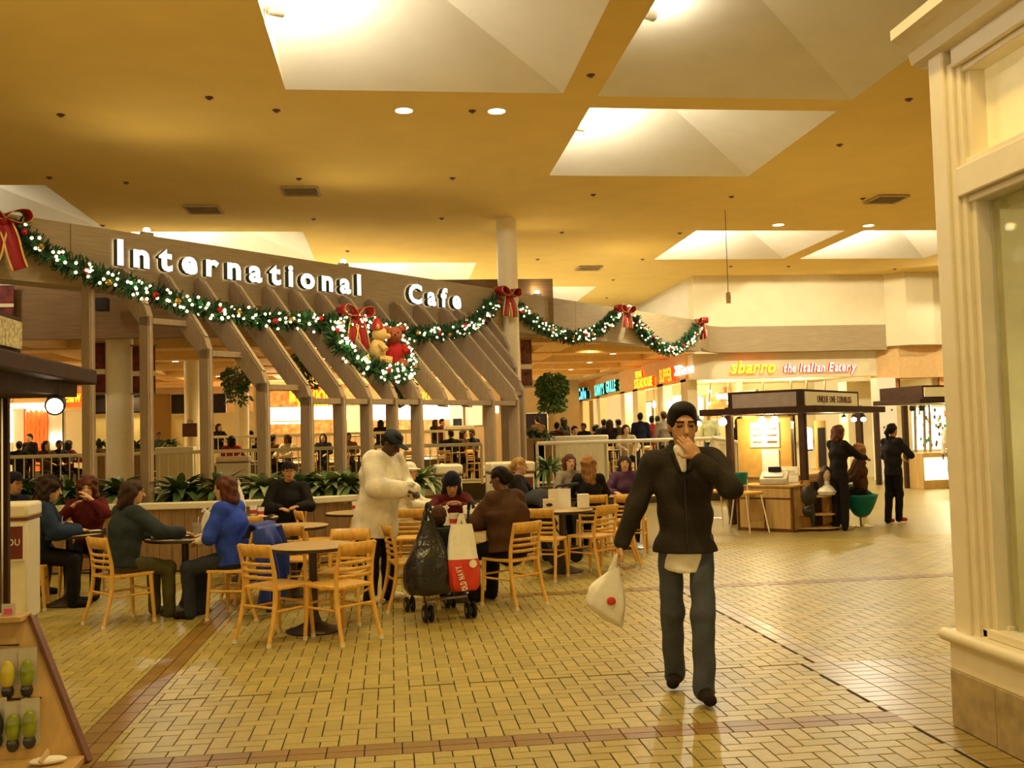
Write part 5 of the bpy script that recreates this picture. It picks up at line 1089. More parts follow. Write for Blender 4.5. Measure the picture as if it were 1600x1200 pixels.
def chair(x, y, fx, fy, lab):
    rz = math.atan2(fx, -fy)
    if _first[0]:
        _first[0] = False; CH0.location = (x, y, 0); CH0.rotation_euler = (0, 0, rz); CH0['label'] = lab; CH0['group'] = 'ladder back cafe chairs'; return CH0
    return dup(CH0, (x, y, 0), rz, lab, 'ladder back cafe chairs')
def atf(u, v, Y): p = at(u, v, Y); return p.x, p.y
chair(-0.97, 8.55, 0.65, 0.76, 'empty ladder back chair at the front left of the nearest round table')
chair(-0.455, 8.44, -0.66, 0.75, 'empty ladder back chair at the front right of the nearest round table')
chair(-0.46, 9.22, -0.25, -0.97, 'empty ladder back chair at the far side of the nearest round table')
chair(-2.51, 9.73, 0.75, 0.66, 'ladder back chair under the woman in the dark sweater')
chair(-1.47, 9.72, -0.93, 0.30, 'ladder back chair with the blue coat, under the woman in blue')
x, y = atf(128, 880, 11.55); chair(x, y, 0.15, -1, 'ladder back chair under the woman in maroon')
x, y = atf(38, 880, 10.75); chair(x, y, 0.9, 0.2, 'ladder back chair behind the left bin under the blue jacket diner')
chair(1.12, 9.69, -0.60, 0.80, 'ladder back chair under the woman in the brown sweater')
chair(0.17, 9.78, 0.95, 0.2, 'empty ladder back chair just left of the stroller')
chair(0.62, 10.85, 0.0, -1, 'ladder back chair under the woman in the navy knit hat')
x, y = atf(852, 860, 11.3); chair(x, y, 0.45, 0.88, 'empty ladder back chair right of the woman in brown')
x, y = atf(925, 850, 11.45); chair(x, y, -0.62, 0.78, 'empty ladder back chair beside the white napkin holder')
x, y = atf(962, 850, 12.0); chair(x, y, -0.95, 0.1, 'ladder back chair nearest the walking man with the carrier bag')
x, y = atf(925, 800, 13.35); chair(x, y, 0.1, 1, 'ladder back chair under the woman with long blonde hair')
x, y = atf(888, 790, 14.6); chair(x, y, 0.1, -1, 'ladder back chair under the woman in grey facing the viewer')
x, y = atf(985, 800, 13.2); chair(x, y, 0.3, 0.9, 'ladder back chair at the dark table behind the walking man')
x, y = atf(396, 850, 10.75); chair(x, y, 0.85, 0.45, 'empty ladder back chair left of the table behind the nearest one')
x, y = atf(455, 850, 10.35); chair(x, y, 0.15, 1.0, 'empty ladder back chair in front of the table behind the nearest one')
x, y = atf(520, 840, 11.0); chair(x, y, -0.95, 0.1, 'empty ladder back chair right of the table behind the nearest one')
x, y = atf(385, 820, 11.75); chair(x, y, -0.1, 1, 'empty ladder back chair before the table with the white carrier bag')
x, y = atf(498, 805, 12.2); chair(x, y, 0.9, 0.3, 'empty ladder back chair right of the man in the black cap')
x, y = atf(452, 800, 13.0); chair(x, y, 0.0, -1, 'ladder back chair under the man in the black cap')
x, y = atf(645, 810, 12.0); chair(x, y, 0.2, 1, 'empty ladder back chair behind the standing man in white')
x, y = atf(630, 790, 13.0); chair(x, y, 1, 0.1, 'ladder back chair under the woman in the white hat')
x, y = atf(812, 790, 13.1); chair(x, y, 0.9, -0.2, 'ladder back chair under the blonde with a ponytail')
x, y = atf(745, 790, 12.6); chair(x, y, -0.8, 0.3, 'empty ladder back chair behind the woman in the navy knit hat')
def make_table():
    t = thing('pedestal_table', 'x', 'table')
    MB().lathe([(0.0, 0.735), (0.37, 0.735), (0.375, 0.728), (0.0, 0.728)], n=36).build('table_top', 'table_top', t)
    MB().lathe([(0.0, 0.70), (0.36, 0.70), (0.377, 0.705), (0.377, 0.730), (0.0, 0.726)], n=36).build('table_edge', 'table_dark', t)
    MB().lathe([(0.035, 0.10), (0.035, 0.70)], n=16).build('pedestal', 'table_dark', t)
    MB().lathe([(0.235, 0.0), (0.24, 0.012), (0.16, 0.035), (0.07, 0.08), (0.045, 0.14), (0.035, 0.2)], n=30).build('base', 'table_dark', t)
    MB().box((0, 0, 0.69), (0.36, 0.05, 0.02)).build('bracket', 'table_dark', t)
    return t
TB0 = make_table(); _ft = [True]
def table(x, y, lab):
    if _ft[0]:
        _ft[0] = False; TB0.location = (x, y, 0); TB0['label'] = lab; TB0['group'] = 'round pedestal tables'; return TB0
    return dup(TB0, (x, y, 0), 0, lab, 'round pedestal tables')
TZ = 0.736
table(-0.70, 8.86, 'empty round pedestal table nearest the viewer'); table(-2.02, 10.12, 'round pedestal table between the dark sweater and the blue shirt')
T3 = atf(108, 835, 11.0); table(*T3, 'round pedestal table of the woman in maroon'); T4 = atf(385, 800, 12.35); table(*T4, 'round pedestal table holding the white carrier bag'); T5 = atf(458, 825, 10.95); table(*T5, 'empty round pedestal table just behind the nearest one')
table(0.68, 10.16, 'round pedestal table with foam food boxes'); table(1.99, 11.80, 'round pedestal table with the white napkin holder'); T8 = atf(985, 770, 13.9); table(*T8, 'round pedestal table behind the walking man'); T9 = atf(880, 775, 13.95); table(*T9, 'round pedestal table of the two long haired women')
T10 = atf(556, 795, 12.6); table(*T10, 'round pedestal table behind the man in white'); T11 = atf(672, 785, 13.2); table(*T11, 'round pedestal table before the woman in the white hat'); T12 = atf(762, 775, 13.6); table(*T12, 'round pedestal table before the wide litter bin')

# ---- things on the tables
mat('drink', (0.05, 0.015, 0.008), rough=0.2); mat('clear_cup', (0.85, 0.82, 0.75), rough=0.1, trans=0.7, spec=0.5); mat('cup_red', (0.55, 0.06, 0.04), rough=0.5)
def cup(lab, x, y, z, r=0.042, h=0.12, kind='white'):
    t = thing('drink_cup', lab, 'cup', (x, y, z)); m = 'paper' if kind == 'white' else 'clear_cup'
    MB().lathe([(r * 0.75, 0.0), (r, h), (r * 0.94, h), (r * 0.7, 0.006), (0.0, 0.006)], n=18).build('cup_wall', m, t)
    if kind == 'white': MB().lathe([(r * 0.84, h * 0.3), (r * 0.93, h * 0.62)], n=18).build('print_band', 'cup_red', t)
    MB().lathe([(0.0, h * 0.82), (r * 0.92, h * 0.82)], n=18).build('drink', 'drink', t)
    if kind != 'white': MB().cyl((0, 0, 0.02), (0.02, 0, h * 1.5), 0.004, n=6).build('straw', 'paper', t)
    return t
def blob_bag(lab, x, y, z, w, d, h, m='plastic_white', red=True, rz=0.0):
    t = thing('carrier_bag', lab, 'bag', (x, y, z), rz); mb = MB()
    rg = random.Random(int(w * 1000 + h * 100))
    ph = [rg.uniform(0, 6) for _ in range(4)]
    def fn(u, v):
        a = u * 2 * PI; k = (1 - v) ** 0.5 * 0.95 + 0.05 if v > 0.0 else 1.0; k = k * (0.72 + 0.28 * min(1, v * 5)); rr = 1 + 0.08 * math.sin(3 * a + ph[0] + 4 * v) + 0.05 * math.sin(5 * a + ph[1])
        return (w / 2 * k * rr * math.cos(a), d / 2 * k * rr * math.sin(a), h * v)
    mb.grid(fn, 24, 14); mb.build('bag_body', m, t, smooth=1.2)
    for a in (-1, 1): MB().tube([(a * 0.01, 0, h * 0.95), (a * 0.03, 0, h * 1.06), (a * 0.05, 0, h * 0.93)], 0.008, 6, flat=2).build('handle', m, t)
    if red: MB().ell((0, -d / 2 * 0.86, h * 0.42), (w * 0.2, 0.006, h * 0.07), 10).build('red_print', 'bag_red', t)
    return t
def tray(lab, x, y, z, rz=0):
    t = thing('food_tray', lab, 'tray', (x, y, z), rz); MB().box((0, 0, 0.006), (0.38, 0.27, 0.012)).build('tray_base', 'table_dark', t, bevel=0.004); mb = MB()
    for a in (-1, 1): mb.box((a * 0.19, 0, 0.014), (0.012, 0.28, 0.02)).box((0, a * 0.135, 0.014), (0.38, 0.012, 0.02))
    mb.build('tray_rim', 'table_dark', t); MB().box((0.03, 0.0, 0.014), (0.22, 0.2, 0.004), 0.3).build('liner', 'paper', t); return t
def foam(lab, x, y, z, rz=0):
    t = thing('foam_box', lab, 'food box', (x, y, z), rz); MB().box((0, 0, 0.03), (0.2, 0.19, 0.06)).build('box_base', 'paper', t, bevel=0.015); MB().box((0, 0.09, 0.11), (0.2, 0.05, 0.17), R=Matrix.Rotation(-0.25, 3, 'X')).build('lid', 'paper', t, bevel=0.015)
tray('dark food tray before the woman in the dark sweater', -2.12, 10.02, TZ, 0.3); cup('clear cup of dark drink on the table of two women', -1.93, 10.22, TZ, kind='clear'); cup('white printed cup on the table of two women', -1.80, 10.05, TZ)
blob_bag('small white paper food bag on the table of two women', -1.83, 10.25, TZ, 0.16, 0.10, 0.24)
cup('wide white bowl on the table of the woman in maroon', T3[0] + 0.05, T3[1] - 0.12, TZ, 0.075, 0.10); cup('dark drink cup at the elbow of the woman in maroon', T3[0] - 0.10, T3[1] + 0.05, TZ, kind='clear'); tray('dark tray with napkins on the table of the woman in maroon', T3[0] + 0.18, T3[1], TZ, 0.2)
blob_bag('tall white carrier bag with red print standing on a table', T4[0] - 0.12, T4[1], TZ, 0.26, 0.16, 0.42); cup('white paper cup beside the tall carrier bag', T4[0] + 0.08, T4[1], TZ, 0.045, 0.14); cup('second white cup beside the tall carrier bag', T4[0] + 0.18, T4[1] - 0.08, TZ); tray('food tray under the paper cups by the tall carrier bag', T4[0] + 0.12, T4[1] - 0.16, TZ)
foam('open white foam food box on the table with food', 0.83, 10.22, TZ, 0.2); foam('foam food box at the left of the table with food', 0.43, 10.20, TZ, -0.2); cup('white cup in the middle of the table with food', 0.70, 10.05, TZ, 0.045, 0.13); cup('second white cup among the foam boxes', 0.60, 10.0, TZ, 0.05, 0.14); tray('tray with crumpled paper before the woman in brown', 0.84, 9.98, TZ, -0.2); blob_bag('white paper food bag among the foam boxes', 0.50, 10.05, TZ, 0.16, 0.10, 0.2, red=False)
t = thing('tent_card', 'small white tent card with a dark picture on a table', 'card', (1.82, 11.65, TZ)); MB().box((0, 0, 0.07), (0.13, 0.006, 0.14), R=Matrix.Rotation(0.2, 3, 'X')).build('front_leaf', 'paper', t); MB().box((0, 0.05, 0.07), (0.13, 0.006, 0.14), R=Matrix.Rotation(-0.2, 3, 'X')).build('back_leaf', 'paper', t); MB().ell((0, -0.012, 0.07), (0.04, 0.004, 0.02)).build('picture', 'dark_panel', t)
t = thing('napkin_holder', 'tall white napkin holder on a round table', 'napkin holder', (2.24, 11.72, TZ)); MB().box((0, 0, 0.09), (0.13, 0.09, 0.18)).build('napkins', 'paper', t, bevel=0.006); MB().box((0, 0, 0.01), (0.14, 0.10, 0.02)).build('holder_base', 'chrome', t)
t = thing('menu_folder', 'open folder standing on the round table', 'menu', (1.98, 11.92, TZ)); MB().box((-0.06, 0, 0.12), (0.16, 0.006, 0.24), 0.5).build('left_page', 'paper', t); MB().box((0.07, 0, 0.12), (0.16, 0.006, 0.24), -0.5).build('right_page', 'paper', t)
tray('pale tray on the table before the woman in the white hat', T11[0], T11[1], TZ); cup('white cup on the table before the woman in the white hat', T11[0] + 0.1, T11[1] + 0.05, TZ); cup('white cup on the table behind the man in white', T10[0], T10[1], TZ, 0.05, 0.13); tray('tray on the table before the wide litter bin', T12[0], T12[1], TZ); cup('red and white cup at the two long haired women', T9[0] - 0.15, T9[1] + 0.05, TZ); tray('tray at the two long haired women', T9[0] + 0.05, T9[1], TZ)

# ---- blue coat hung over the chair of the woman in blue
mat('coat_blue', (0.02, 0.045, 0.30), rough=0.6, var=0.3, scale=6, bump=0.3, bscale=9)
ct = thing('blue_coat', 'royal blue coat hanging over the back of a chair', 'coat', (-1.27, 9.66, 0), math.atan2(-0.93, -0.30))
mb = MB()
def coat(u, v):
    x = (u - 0.5) * (0.40 + 0.10 * v) + 0.02 * math.sin(v * 7); y = 0.075 + 0.07 * math.sin(min(1, v * 4) * PI / 2) + 0.035 * math.sin(u * 14 + v * 3) * min(1, v * 2); z = 0.86 - 0.75 * v + 0.06 * math.sin(u * 9) * v
    return (x, y, z)
mb.grid(coat, 24, 24); mb.build('coat_body', 'coat_blue', ct, smooth=1.2, thick=0.02)
mb = MB(); mb.grid(lambda u, v: ((u - 0.5) * 0.40, 0.08 - 0.14 * v, 0.86 + 0.02 * math.sin(v * PI) - 0.22 * max(0, v - 0.5)), 12, 8); mb.build('collar', 'coat_blue', ct, smooth=1.2, thick=0.02)
for a in (-1, 1): MB().tube([(a * 0.19, 0.10, 0.83), (a * 0.25, 0.15, 0.6), (a * 0.24, 0.16, 0.36)], [0.06, 0.06, 0.05], 10, flat=0.6).build('sleeve', 'coat_blue', ct)

# ---- umbrella stroller hung with shopping bags
so = thing('stroller', 'folding umbrella stroller seen from behind among the tables', 'stroller', (0.42, 9.28, 0), 0.25)
mat('stroller_cloth', (0.02, 0.02, 0.022), rough=0.8, var=0.3); mat('stroller_frame', (0.10, 0.02, 0.02), rough=0.4)
for a in (-1, 1):
    MB().tube([(a * 0.20, 0.36, 0.08), (a * 0.19, 0.0, 0.42), (a * 0.20, -0.22, 0.80), (a * 0.20, -0.26, 0.98)], 0.012, 8).build('handle_tube', 'black_plastic', so)
    MB().tube(catenary([(a * 0.20, -0.26, 0.98), (a * 0.20, -0.29, 1.04), (a * 0.20, -0.36, 1.05), (a * 0.20, -0.40, 1.0)], 5), 0.017, 8).build('handle_grip', 'rubber', so)
    MB().tube([(a * 0.20, -0.24, 0.08), (a * 0.19, 0.05, 0.40)], 0.011, 8).build('rear_leg', 'stroller_frame', so)
    for (y, r) in ((-0.25, 0.075), (0.36, 0.07)):
        for b in (-1, 1):
            w = MB().lathe([(r * 0.35, -0.014), (r * 0.8, -0.014), (r, -0.01), (r, 0.01), (r * 0.8, 0.014), (r * 0.35, 0.014)], (a * 0.20 + b * 0.028, y, r), 20, axis=(1, 0, 0)).build('wheel', 'rubber', so); MB().lathe([(0.0, -0.018), (r * 0.4, -0.016), (r * 0.4, 0.016), (0.0, 0.018)], (a * 0.20 + b * 0.028, y, r), 12, axis=(1, 0, 0)).build('hub', 'metal_grey', w)
        MB().cyl((a * 0.20 - 0.05, y, r), (a * 0.20 + 0.05, y, r), 0.008, n=6).build('axle', 'metal_grey', so)
MB().tube([(-0.2, -0.16, 0.18), (0.2, -0.16, 0.18)], 0.012, 6).build('cross_bar', 'metal_grey', so); MB().tube([(-0.2, -0.2, 0.26), (0.2, 0.05, 0.4)], 0.008, 6).build('fold_brace', 'metal_grey', so); MB().tube([(0.2, -0.2, 0.26), (-0.2, 0.05, 0.4)], 0.008, 6).build('fold_brace', 'metal_grey', so)
mb = MB(); mb.grid(lambda u, v: ((u - 0.5) * 0.36, (-0.18 + 0.24 * (1 - v)) - 0.05 * math.sin(u * PI), 0.40 + 0.42 * v), 10, 10); mb.build('seat_back', 'stroller_cloth', so, thick=0.012)
mb = MB(); mb.grid(lambda u, v: ((u - 0.5) * 0.36, 0.06 + 0.28 * v, 0.40 - 0.03 * math.sin(u * PI) - 0.05 * v), 10, 6); mb.build('seat_sling', 'stroller_cloth', so, thick=0.012)
# bags on the handles
def hang_bag(lab, loc, rz, w, d, h, bands, handle_m, name='shopping_bag', top=0.30, sag=0.0):
    """limp bag hanging from its handles at loc: boxy bottom, gathered top"""
    t = thing(name, lab, 'bag', loc, rz); rg = random.Random(len(lab)); ph = [rg.uniform(0, 6) for _ in range(4)]
    for k, (v0, v1, m) in enumerate(bands):
        mb = MB()
        def fn(u, vv):
            v = v0 + (v1 - v0) * vv; a = u * 2 * PI
            if v < 0.02: f = 0.0
            elif v < 0.14: f = 0.70 + 0.30 * math.sin((v - 0.02) / 0.12 * PI / 2)
            elif v < 0.40: f = 1.0
            else: f = 1.0 - (1 - top) * ((v - 0.40) / 0.60) ** 1.15
            g = f if v < 0.5 else f * (1 - 0.5 * (v - 0.5) * 2)
            c, s_ = math.cos(a), math.sin(a); e = 0.62; c = math.copysign(abs(c) ** e, c); s_ = math.copysign(abs(s_) ** e, s_)
            rr = 1 + 0.055 * math.sin(5 * a + ph[0] + 6 * v) + 0.04 * math.sin(9 * a + ph[1] - 5 * v)
            return (w / 2 * f * rr * c + 0.02 * math.sin(6 * v + ph[2]) * w, d / 2 * g * rr * s_, h * (max(v, 0.02) - 1) - sag * c * f * h * 0.12)
        mb.grid(fn, 36, 14); mb.build('bag_body' if k == 0 else 'bag_upper', m, t, smooth=1.4)
    for a in (-1, 1): MB().tube([(a * w * 0.12, 0, -0.03), (a * w * 0.05, 0, 0.05), (0, 0, 0.08)], 0.010, 6, flat=2).build('bag_handle', handle_m, t)
    return t
hang_bag('full black plastic bag hanging on the left stroller handle', (0.30, 8.95, 0.90), 0.2, 0.40, 0.30, 0.68, [(0, 1, 'plastic_black')], 'plastic_black', top=0.2)
on = hang_bag('white carrier bag with a red bottom and sideways lettering on the stroller', (0.60, 8.93, 0.86), 0.15, 0.29, 0.22, 0.60, [(0, 0.50, 'bag_red'), (0.50, 1, 'plastic_white')], 'plastic_white', top=0.62)
o = letters('OLD NAVY', 'bold', (0.60 + 0.035, 8.805, 0.30), np.array([-0.26, 0, 0.966]), np.array([-0.966, 0, -0.26]), 0.05, None, 'white_letter', 'white_letter', depth=0.1, width=0.22, joined='lettering')[0]; o.parent = on; o.matrix_parent_inverse = Matrix.LocRotScale(on.location, on.rotation_euler, on.scale).inverted()
MB().lathe([(0.0, 0.0), (0.035, 0.002), (0.0, 0.004)], (0.07, -0.118, -0.34), 14, axis=(0, -1, 0)).build('white_dot', 'white_letter', on)
t2 = thing('pushchair', 'black pushchair with a grey blanket behind the woman in brown', 'stroller', atf(848, 800, 12.6) + (0,), 0.9)
mb = MB(); mb.grid(lambda u, v: (0.24 * math.sin((u - .5) * PI), 0.05 + 0.26 * math.cos(v * PI) * 0.9, 0.62 + 0.32 * math.sin(v * PI) * math.cos((u - .5) * PI * 0.7)), 14, 12); mb.build('hood', 'stroller_cloth', t2, smooth=1.2, thick=0.015)
for a in (-1, 1):
    MB().tube(catenary([(a * 0.22, 0.3, 0.1), (a * 0.22, 0.0, 0.55), (a * 0.22, -0.3, 0.95), (a * 0.18, -0.42, 1.0)], 4), 0.014, 7).build('handle_tube', 'black_plastic', t2); MB().tube([(a * 0.22, -0.32, 0.1), (a * 0.22, 0.0, 0.5)], 0.013, 7).build('rear_leg', 'black_plastic', t2)
    for y in (-0.32, 0.32): MB().lathe([(0.03, -0.02), (0.1, -0.02), (0.11, 0), (0.1, 0.02), (0.03, 0.02)], (a * 0.25, y, 0.11), 18, axis=(1, 0, 0)).build('wheel', 'rubber', t2)
MB().tube([(-0.18, -0.42, 1.0), (0.18, -0.42, 1.0)], 0.02, 8).build('handle_bar', 'rubber', t2); MB().ell((0, 0.1, 0.5), (0.22, 0.3, 0.14)).build('seat_tub', 'stroller_cloth', t2); MB().ell((0, 0.05, 0.66), (0.18, 0.2, 0.08)).build('blanket', 'metal_grey', t2)
# ================================================================== people: smooth distance-field bodies
class SDF:
    def __init__(s): s.p = []; s.cuts = []; s.subs = []; s.wr = None
    def cap(s, a, b, ra, rb=None, k=0.02, side=None, q=1.0):
        s.p.append(('c', np.array(a, float), np.array(b, float), ra, ra if rb is None else rb, k, None if side is None else np.array(side, float), q)); return s
    def ell(s, c, r, R=None, k=0.02):
        s.p.append(('e', np.array(c, float), np.array(r, float), np.eye(3) if R is None else np.array(R, float), k)); return s
    def sub(s, c, r, R=None, k=0.01):
        s.subs.append((np.array(c, float), np.array(r, float), np.eye(3) if R is None else np.array(R, float), k)); return s
    def cut(s, p, n): s.cuts.append((np.array(p, float), np.array(n, float) / np.linalg.norm(n))); return s
    def mesh(s, h):
        lo = np.full(3, 9e9); hi = -lo
        for e in s.p:
            if e[0] == 'c':
                r = max(e[3], e[4]) * max(1, e[7]); lo = np.minimum(lo, np.minimum(e[1], e[2]) - r); hi = np.maximum(hi, np.maximum(e[1], e[2]) + r)
            else:
                r = e[2].max(); lo = np.minimum(lo, e[1] - r); hi = np.maximum(hi, e[1] + r)
        lo = lo - 3 * h; hi = hi + 3 * h; n = np.ceil((hi - lo) / h).astype(int) + 1
        D = np.full(n, 0.25, np.float32); ax = [lo[i] + h * np.arange(n[i]) for i in range(3)]
        def region(l, u):
            a = np.clip(np.floor((l - lo) / h).astype(int), 0, n - 1); b = np.clip(np.ceil((u - lo) / h).astype(int) + 1, 1, n)
            sl = tuple(slice(a[i], b[i]) for i in range(3))
            X = np.stack(np.meshgrid(*[ax[i][sl[i]] for i in range(3)], indexing='ij'), -1).astype(np.float32); return sl, X
        for e in s.p:
            if e[0] == 'c':
                _, a, b, ra, rb, k, side, q = e; m = max(ra, rb) * max(1, q) + 2 * k + 2 * h
                sl, X = region(np.minimum(a, b) - m, np.maximum(a, b) + m); ba = b - a; t = np.clip(((X - a) @ ba) / max(ba @ ba, 1e-9), 0, 1)
                V = X - a - t[..., None] * ba
                if side is not None: V = V - side * ((V @ side) * (1 - 1 / q))[..., None]
                d = np.linalg.norm(V, axis=-1) - (ra + (rb - ra) * t)
            else:
                _, c, r, R, k = e; m = r.max() + 2 * k + 2 * h; sl, X = region(c - m, c + m); V = (X - c) @ R
                k0 = np.linalg.norm(V / r, axis=-1); k1 = np.linalg.norm(V / (r * r), axis=-1) + 1e-6; d = k0 * (k0 - 1) / k1
            A = D[sl]; hh = np.clip(0.5 + 0.5 * (A - d) / k, 0, 1); D[sl] = A * (1 - hh) + d * hh - k * hh * (1 - hh)
        if s.wr is not None:
            amp, f, ph = s.wr; X = np.stack(np.meshgrid(*ax, indexing='ij'), -1).astype(np.float32)
            D += amp * (np.sin(X[..., 2] * f + 2.2 * np.sin(X[..., 0] * f * 0.5 + ph) + 1.6 * np.sin(X[..., 1] * f * 0.6 + 1.3 * ph)) + 0.6 * np.sin(X[..., 0] * f * 0.9 + X[..., 2] * f * 0.55 + ph * 2)).astype(np.float32)
        for c, r, R, k in s.subs:
            m = r.max() + 2 * k + 2 * h; sl, X = region(c - m, c + m); V = (X - c) @ R
            k0 = np.linalg.norm(V / r, axis=-1); k1 = np.linalg.norm(V / (r * r), axis=-1) + 1e-6; d = -(k0 * (k0 - 1) / k1); A = D[sl]
            hh = np.clip(0.5 - 0.5 * (A - d) / k, 0, 1); D[sl] = A * (1 - hh) + d * hh + k * hh * (1 - hh)
        for p, nn in s.cuts:
            g = sum((ax[i] - p[i]).reshape([-1 if j == i else 1 for j in range(3)]) * nn[i] for i in range(3)); D = np.maximum(D, g.astype(np.float32))
        D[0], D[-1], D[:, 0], D[:, -1], D[:, :, 0], D[:, :, -1] = 1, 1, 1, 1, 1, 1
        return surface_nets(D, lo, h)
def surface_nets(D, lo, h):
    S = D < 0; n = np.array(D.shape)
    cs = [(0, 0, 0), (1, 0, 0), (0, 1, 0), (1, 1, 0), (0, 0, 1), (1, 0, 1), (0, 1, 1), (1, 1, 1)]
    cnt = np.zeros(n - 1, np.int8)
    for (i, j, k) in cs: cnt += S[i:n[0] - 1 + i, j:n[1] - 1 + j, k:n[2] - 1 + k]
    act = np.argwhere((cnt > 0) & (cnt < 8))
    if len(act) == 0: return np.zeros((0, 3)), np.zeros((0, 4), int)
    val = np.stack([D[act[:, 0] + i, act[:, 1] + j, act[:, 2] + k] for i, j, k in cs], 1)
    P = np.zeros((len(act), 3)); C = np.zeros(len(act))
    for a in range(8):
        for b in range(a + 1, 8):
            if sum(abs(cs[a][q] - cs[b][q]) for q in range(3)) != 1: continue
            va, vb = val[:, a], val[:, b]; m = (va < 0) != (vb < 0); t = np.where(m, va / np.where(m, va - vb, 1), 0)
            P += np.where(m[:, None], np.array(cs[a]) + t[:, None] * (np.array(cs[b]) - np.array(cs[a])), 0); C += m
    V = lo + h * (act + P / C[:, None])
    idx = np.full(n - 1, -1, np.int32); idx[act[:, 0], act[:, 1], act[:, 2]] = np.arange(len(act))
    Fs = []
    for axn in range(3):
        s0 = [slice(1, -1)] * 3; s1 = [slice(1, -1)] * 3; s0[axn] = slice(0, -1); s1[axn] = slice(1, None)
        A, B = S[tuple(s0)], S[tuple(s1)]; e = np.argwhere(A != B)
        off = np.array([1, 1, 1]); off[axn] = 0; e = e + off
        u, v = [(1, 2), (2, 0), (0, 1)][axn]; du = np.eye(3, dtype=int)[u]; dv = np.eye(3, dtype=int)[v]
        c = [e - du - dv, e - dv, e, e - du]; q = np.stack([idx[x[:, 0], x[:, 1], x[:, 2]] for x in c], 1)
        inside = S[e[:, 0], e[:, 1], e[:, 2]]; q = np.where(inside[:, None], q, q[:, ::-1]); Fs.append(q)
    return V, np.concatenate(Fs)
def np_obj(name, parts, mats, parent, matidx=None):
    """parts: list of (V,F)"""
    V = np.concatenate([p[0] for p in parts]); off = np.cumsum([0] + [len(p[0]) for p in parts[:-1]]); Fq = np.concatenate([p[1] + o for p, o in zip(parts, off)])
    me = bpy.data.meshes.new(name); me.vertices.add(len(V)); me.vertices.foreach_set('co', V.ravel()); me.loops.add(4 * len(Fq)); me.loops.foreach_set('vertex_index', Fq.ravel().astype(np.int32))
    me.polygons.add(len(Fq)); me.polygons.foreach_set('loop_start', np.arange(len(Fq), dtype=np.int32) * 4)
    for m in mats: me.materials.append(MT[m])
    if matidx is not None: me.polygons.foreach_set('material_index', matidx(V[Fq].mean(1)).astype(np.int32))
    me.update(calc_edges=True); me.validate(); me.shade_smooth()
    o = bpy.data.objects.new(name, me); COL.objects.link(o); o.parent = parent; return o
def unit(v): v = np.array(v, float); return v / (np.linalg.norm(v) + 1e-9)
def ik(a, b, l1, l2, pole):
    a, b = np.array(a, float), np.array(b, float); d = b - a; L = np.linalg.norm(d); L2 = min(L, (l1 + l2) * 0.999); dn = d / L; b = a + dn * L2
    x = (l1 * l1 - l2 * l2 + L2 * L2) / (2 * L2); y = math.sqrt(max(0, l1 * l1 - x * x)); p = np.array(pole, float); p = p - dn * (p @ dn); p = unit(p)
    return a + dn * x + p * y, b
def hand(S, w, d, nrm, s, thumb, curl=0.5, k=0.004):
    """palm from wrist w along d; palm faces nrm; thumb = +1/-1 side"""
    d = unit(d); nrm = unit(np.array(nrm) - d * (np.array(nrm) @ d)); sd = np.cross(nrm, d) * thumb
    pc = w + d * 0.05 * s; S.ell(pc, (0.042 * s, 0.056 * s, 0.017 * s), np.stack([sd, d, nrm], 1), 0.01); S.cap(w - d * 0.03 * s, w + d * 0.015 * s, 0.026 * s, 0.024 * s, 0.012)
    for i, (o, L) in enumerate(((0.030, 0.070), (0.010, 0.080), (-0.010, 0.074), (-0.029, 0.058))):
        p = w + d * (0.092 - 0.006 * abs(i - 1)) * s + sd * o * s; a = curl * 0.5; dirv = d; r = 0.0095 * s
        for j, f in enumerate((0.45, 0.32, 0.25)):
            a2 = curl * (0.55 + 0.5 * j); dirv = unit(d * math.cos(a2) + nrm * math.sin(a2)); p2 = p + dirv * L * f * s; S.cap(p, p2, r, r * 0.92, k); p = p2; r *= 0.92
    p = w + d * 0.03 * s + sd * 0.03 * s; d1 = unit(sd * 0.75 + d * 0.6 + nrm * 0.35); p2 = p + d1 * 0.045 * s; S.cap(p, p2, 0.014 * s, 0.011 * s, 0.006); S.cap(p2, p2 + unit(d + sd * 0.2 + nrm * 0.35) * 0.035 * s, 0.011 * s, 0.009 * s, k)
SKIN = {}
def skin(name, col):
    if 'skin_' + name not in MT: mat('skin_' + name, col, rough=0.5, spec=0.35, var=0.06, scale=14)
    return 'skin_' + name
skin('tan', (0.50, 0.27, 0.13)); skin('light', (0.62, 0.38, 0.22)); skin('brown', (0.16, 0.07, 0.035)); skin('dark', (0.07, 0.03, 0.016))
mat('lip', (0.32, 0.10, 0.07), rough=0.45); mat('eye_dark', (0.02, 0.012, 0.008), rough=0.2)
def hairmat(n, c): return n if n in MT else (mat(n, c, rough=0.55, spec=0.2, var=0.45, scale=3, stretch=(14, 14, 1.5), bump=0.35, bscale=28), n)[1]
hairmat('hair_black', (0.006, 0.004, 0.003)); hairmat('hair_brown', (0.045, 0.02, 0.01)); hairmat('hair_red', (0.10, 0.03, 0.012)); hairmat('hair_blond', (0.42, 0.24, 0.07)); hairmat('hair_dkbrown', (0.03, 0.014, 0.008)); hairmat('hair_honey', (0.28, 0.13, 0.04))
def cloth(n, c, **k):
    n = 'cloth_' + n
    if n not in MT: mat(n, c, rough=k.get('rough', 0.85), spec=0.15, var=k.get('var', 0.15), scale=9, bump=0.25, bscale=k.get('bs', 60))
    return n
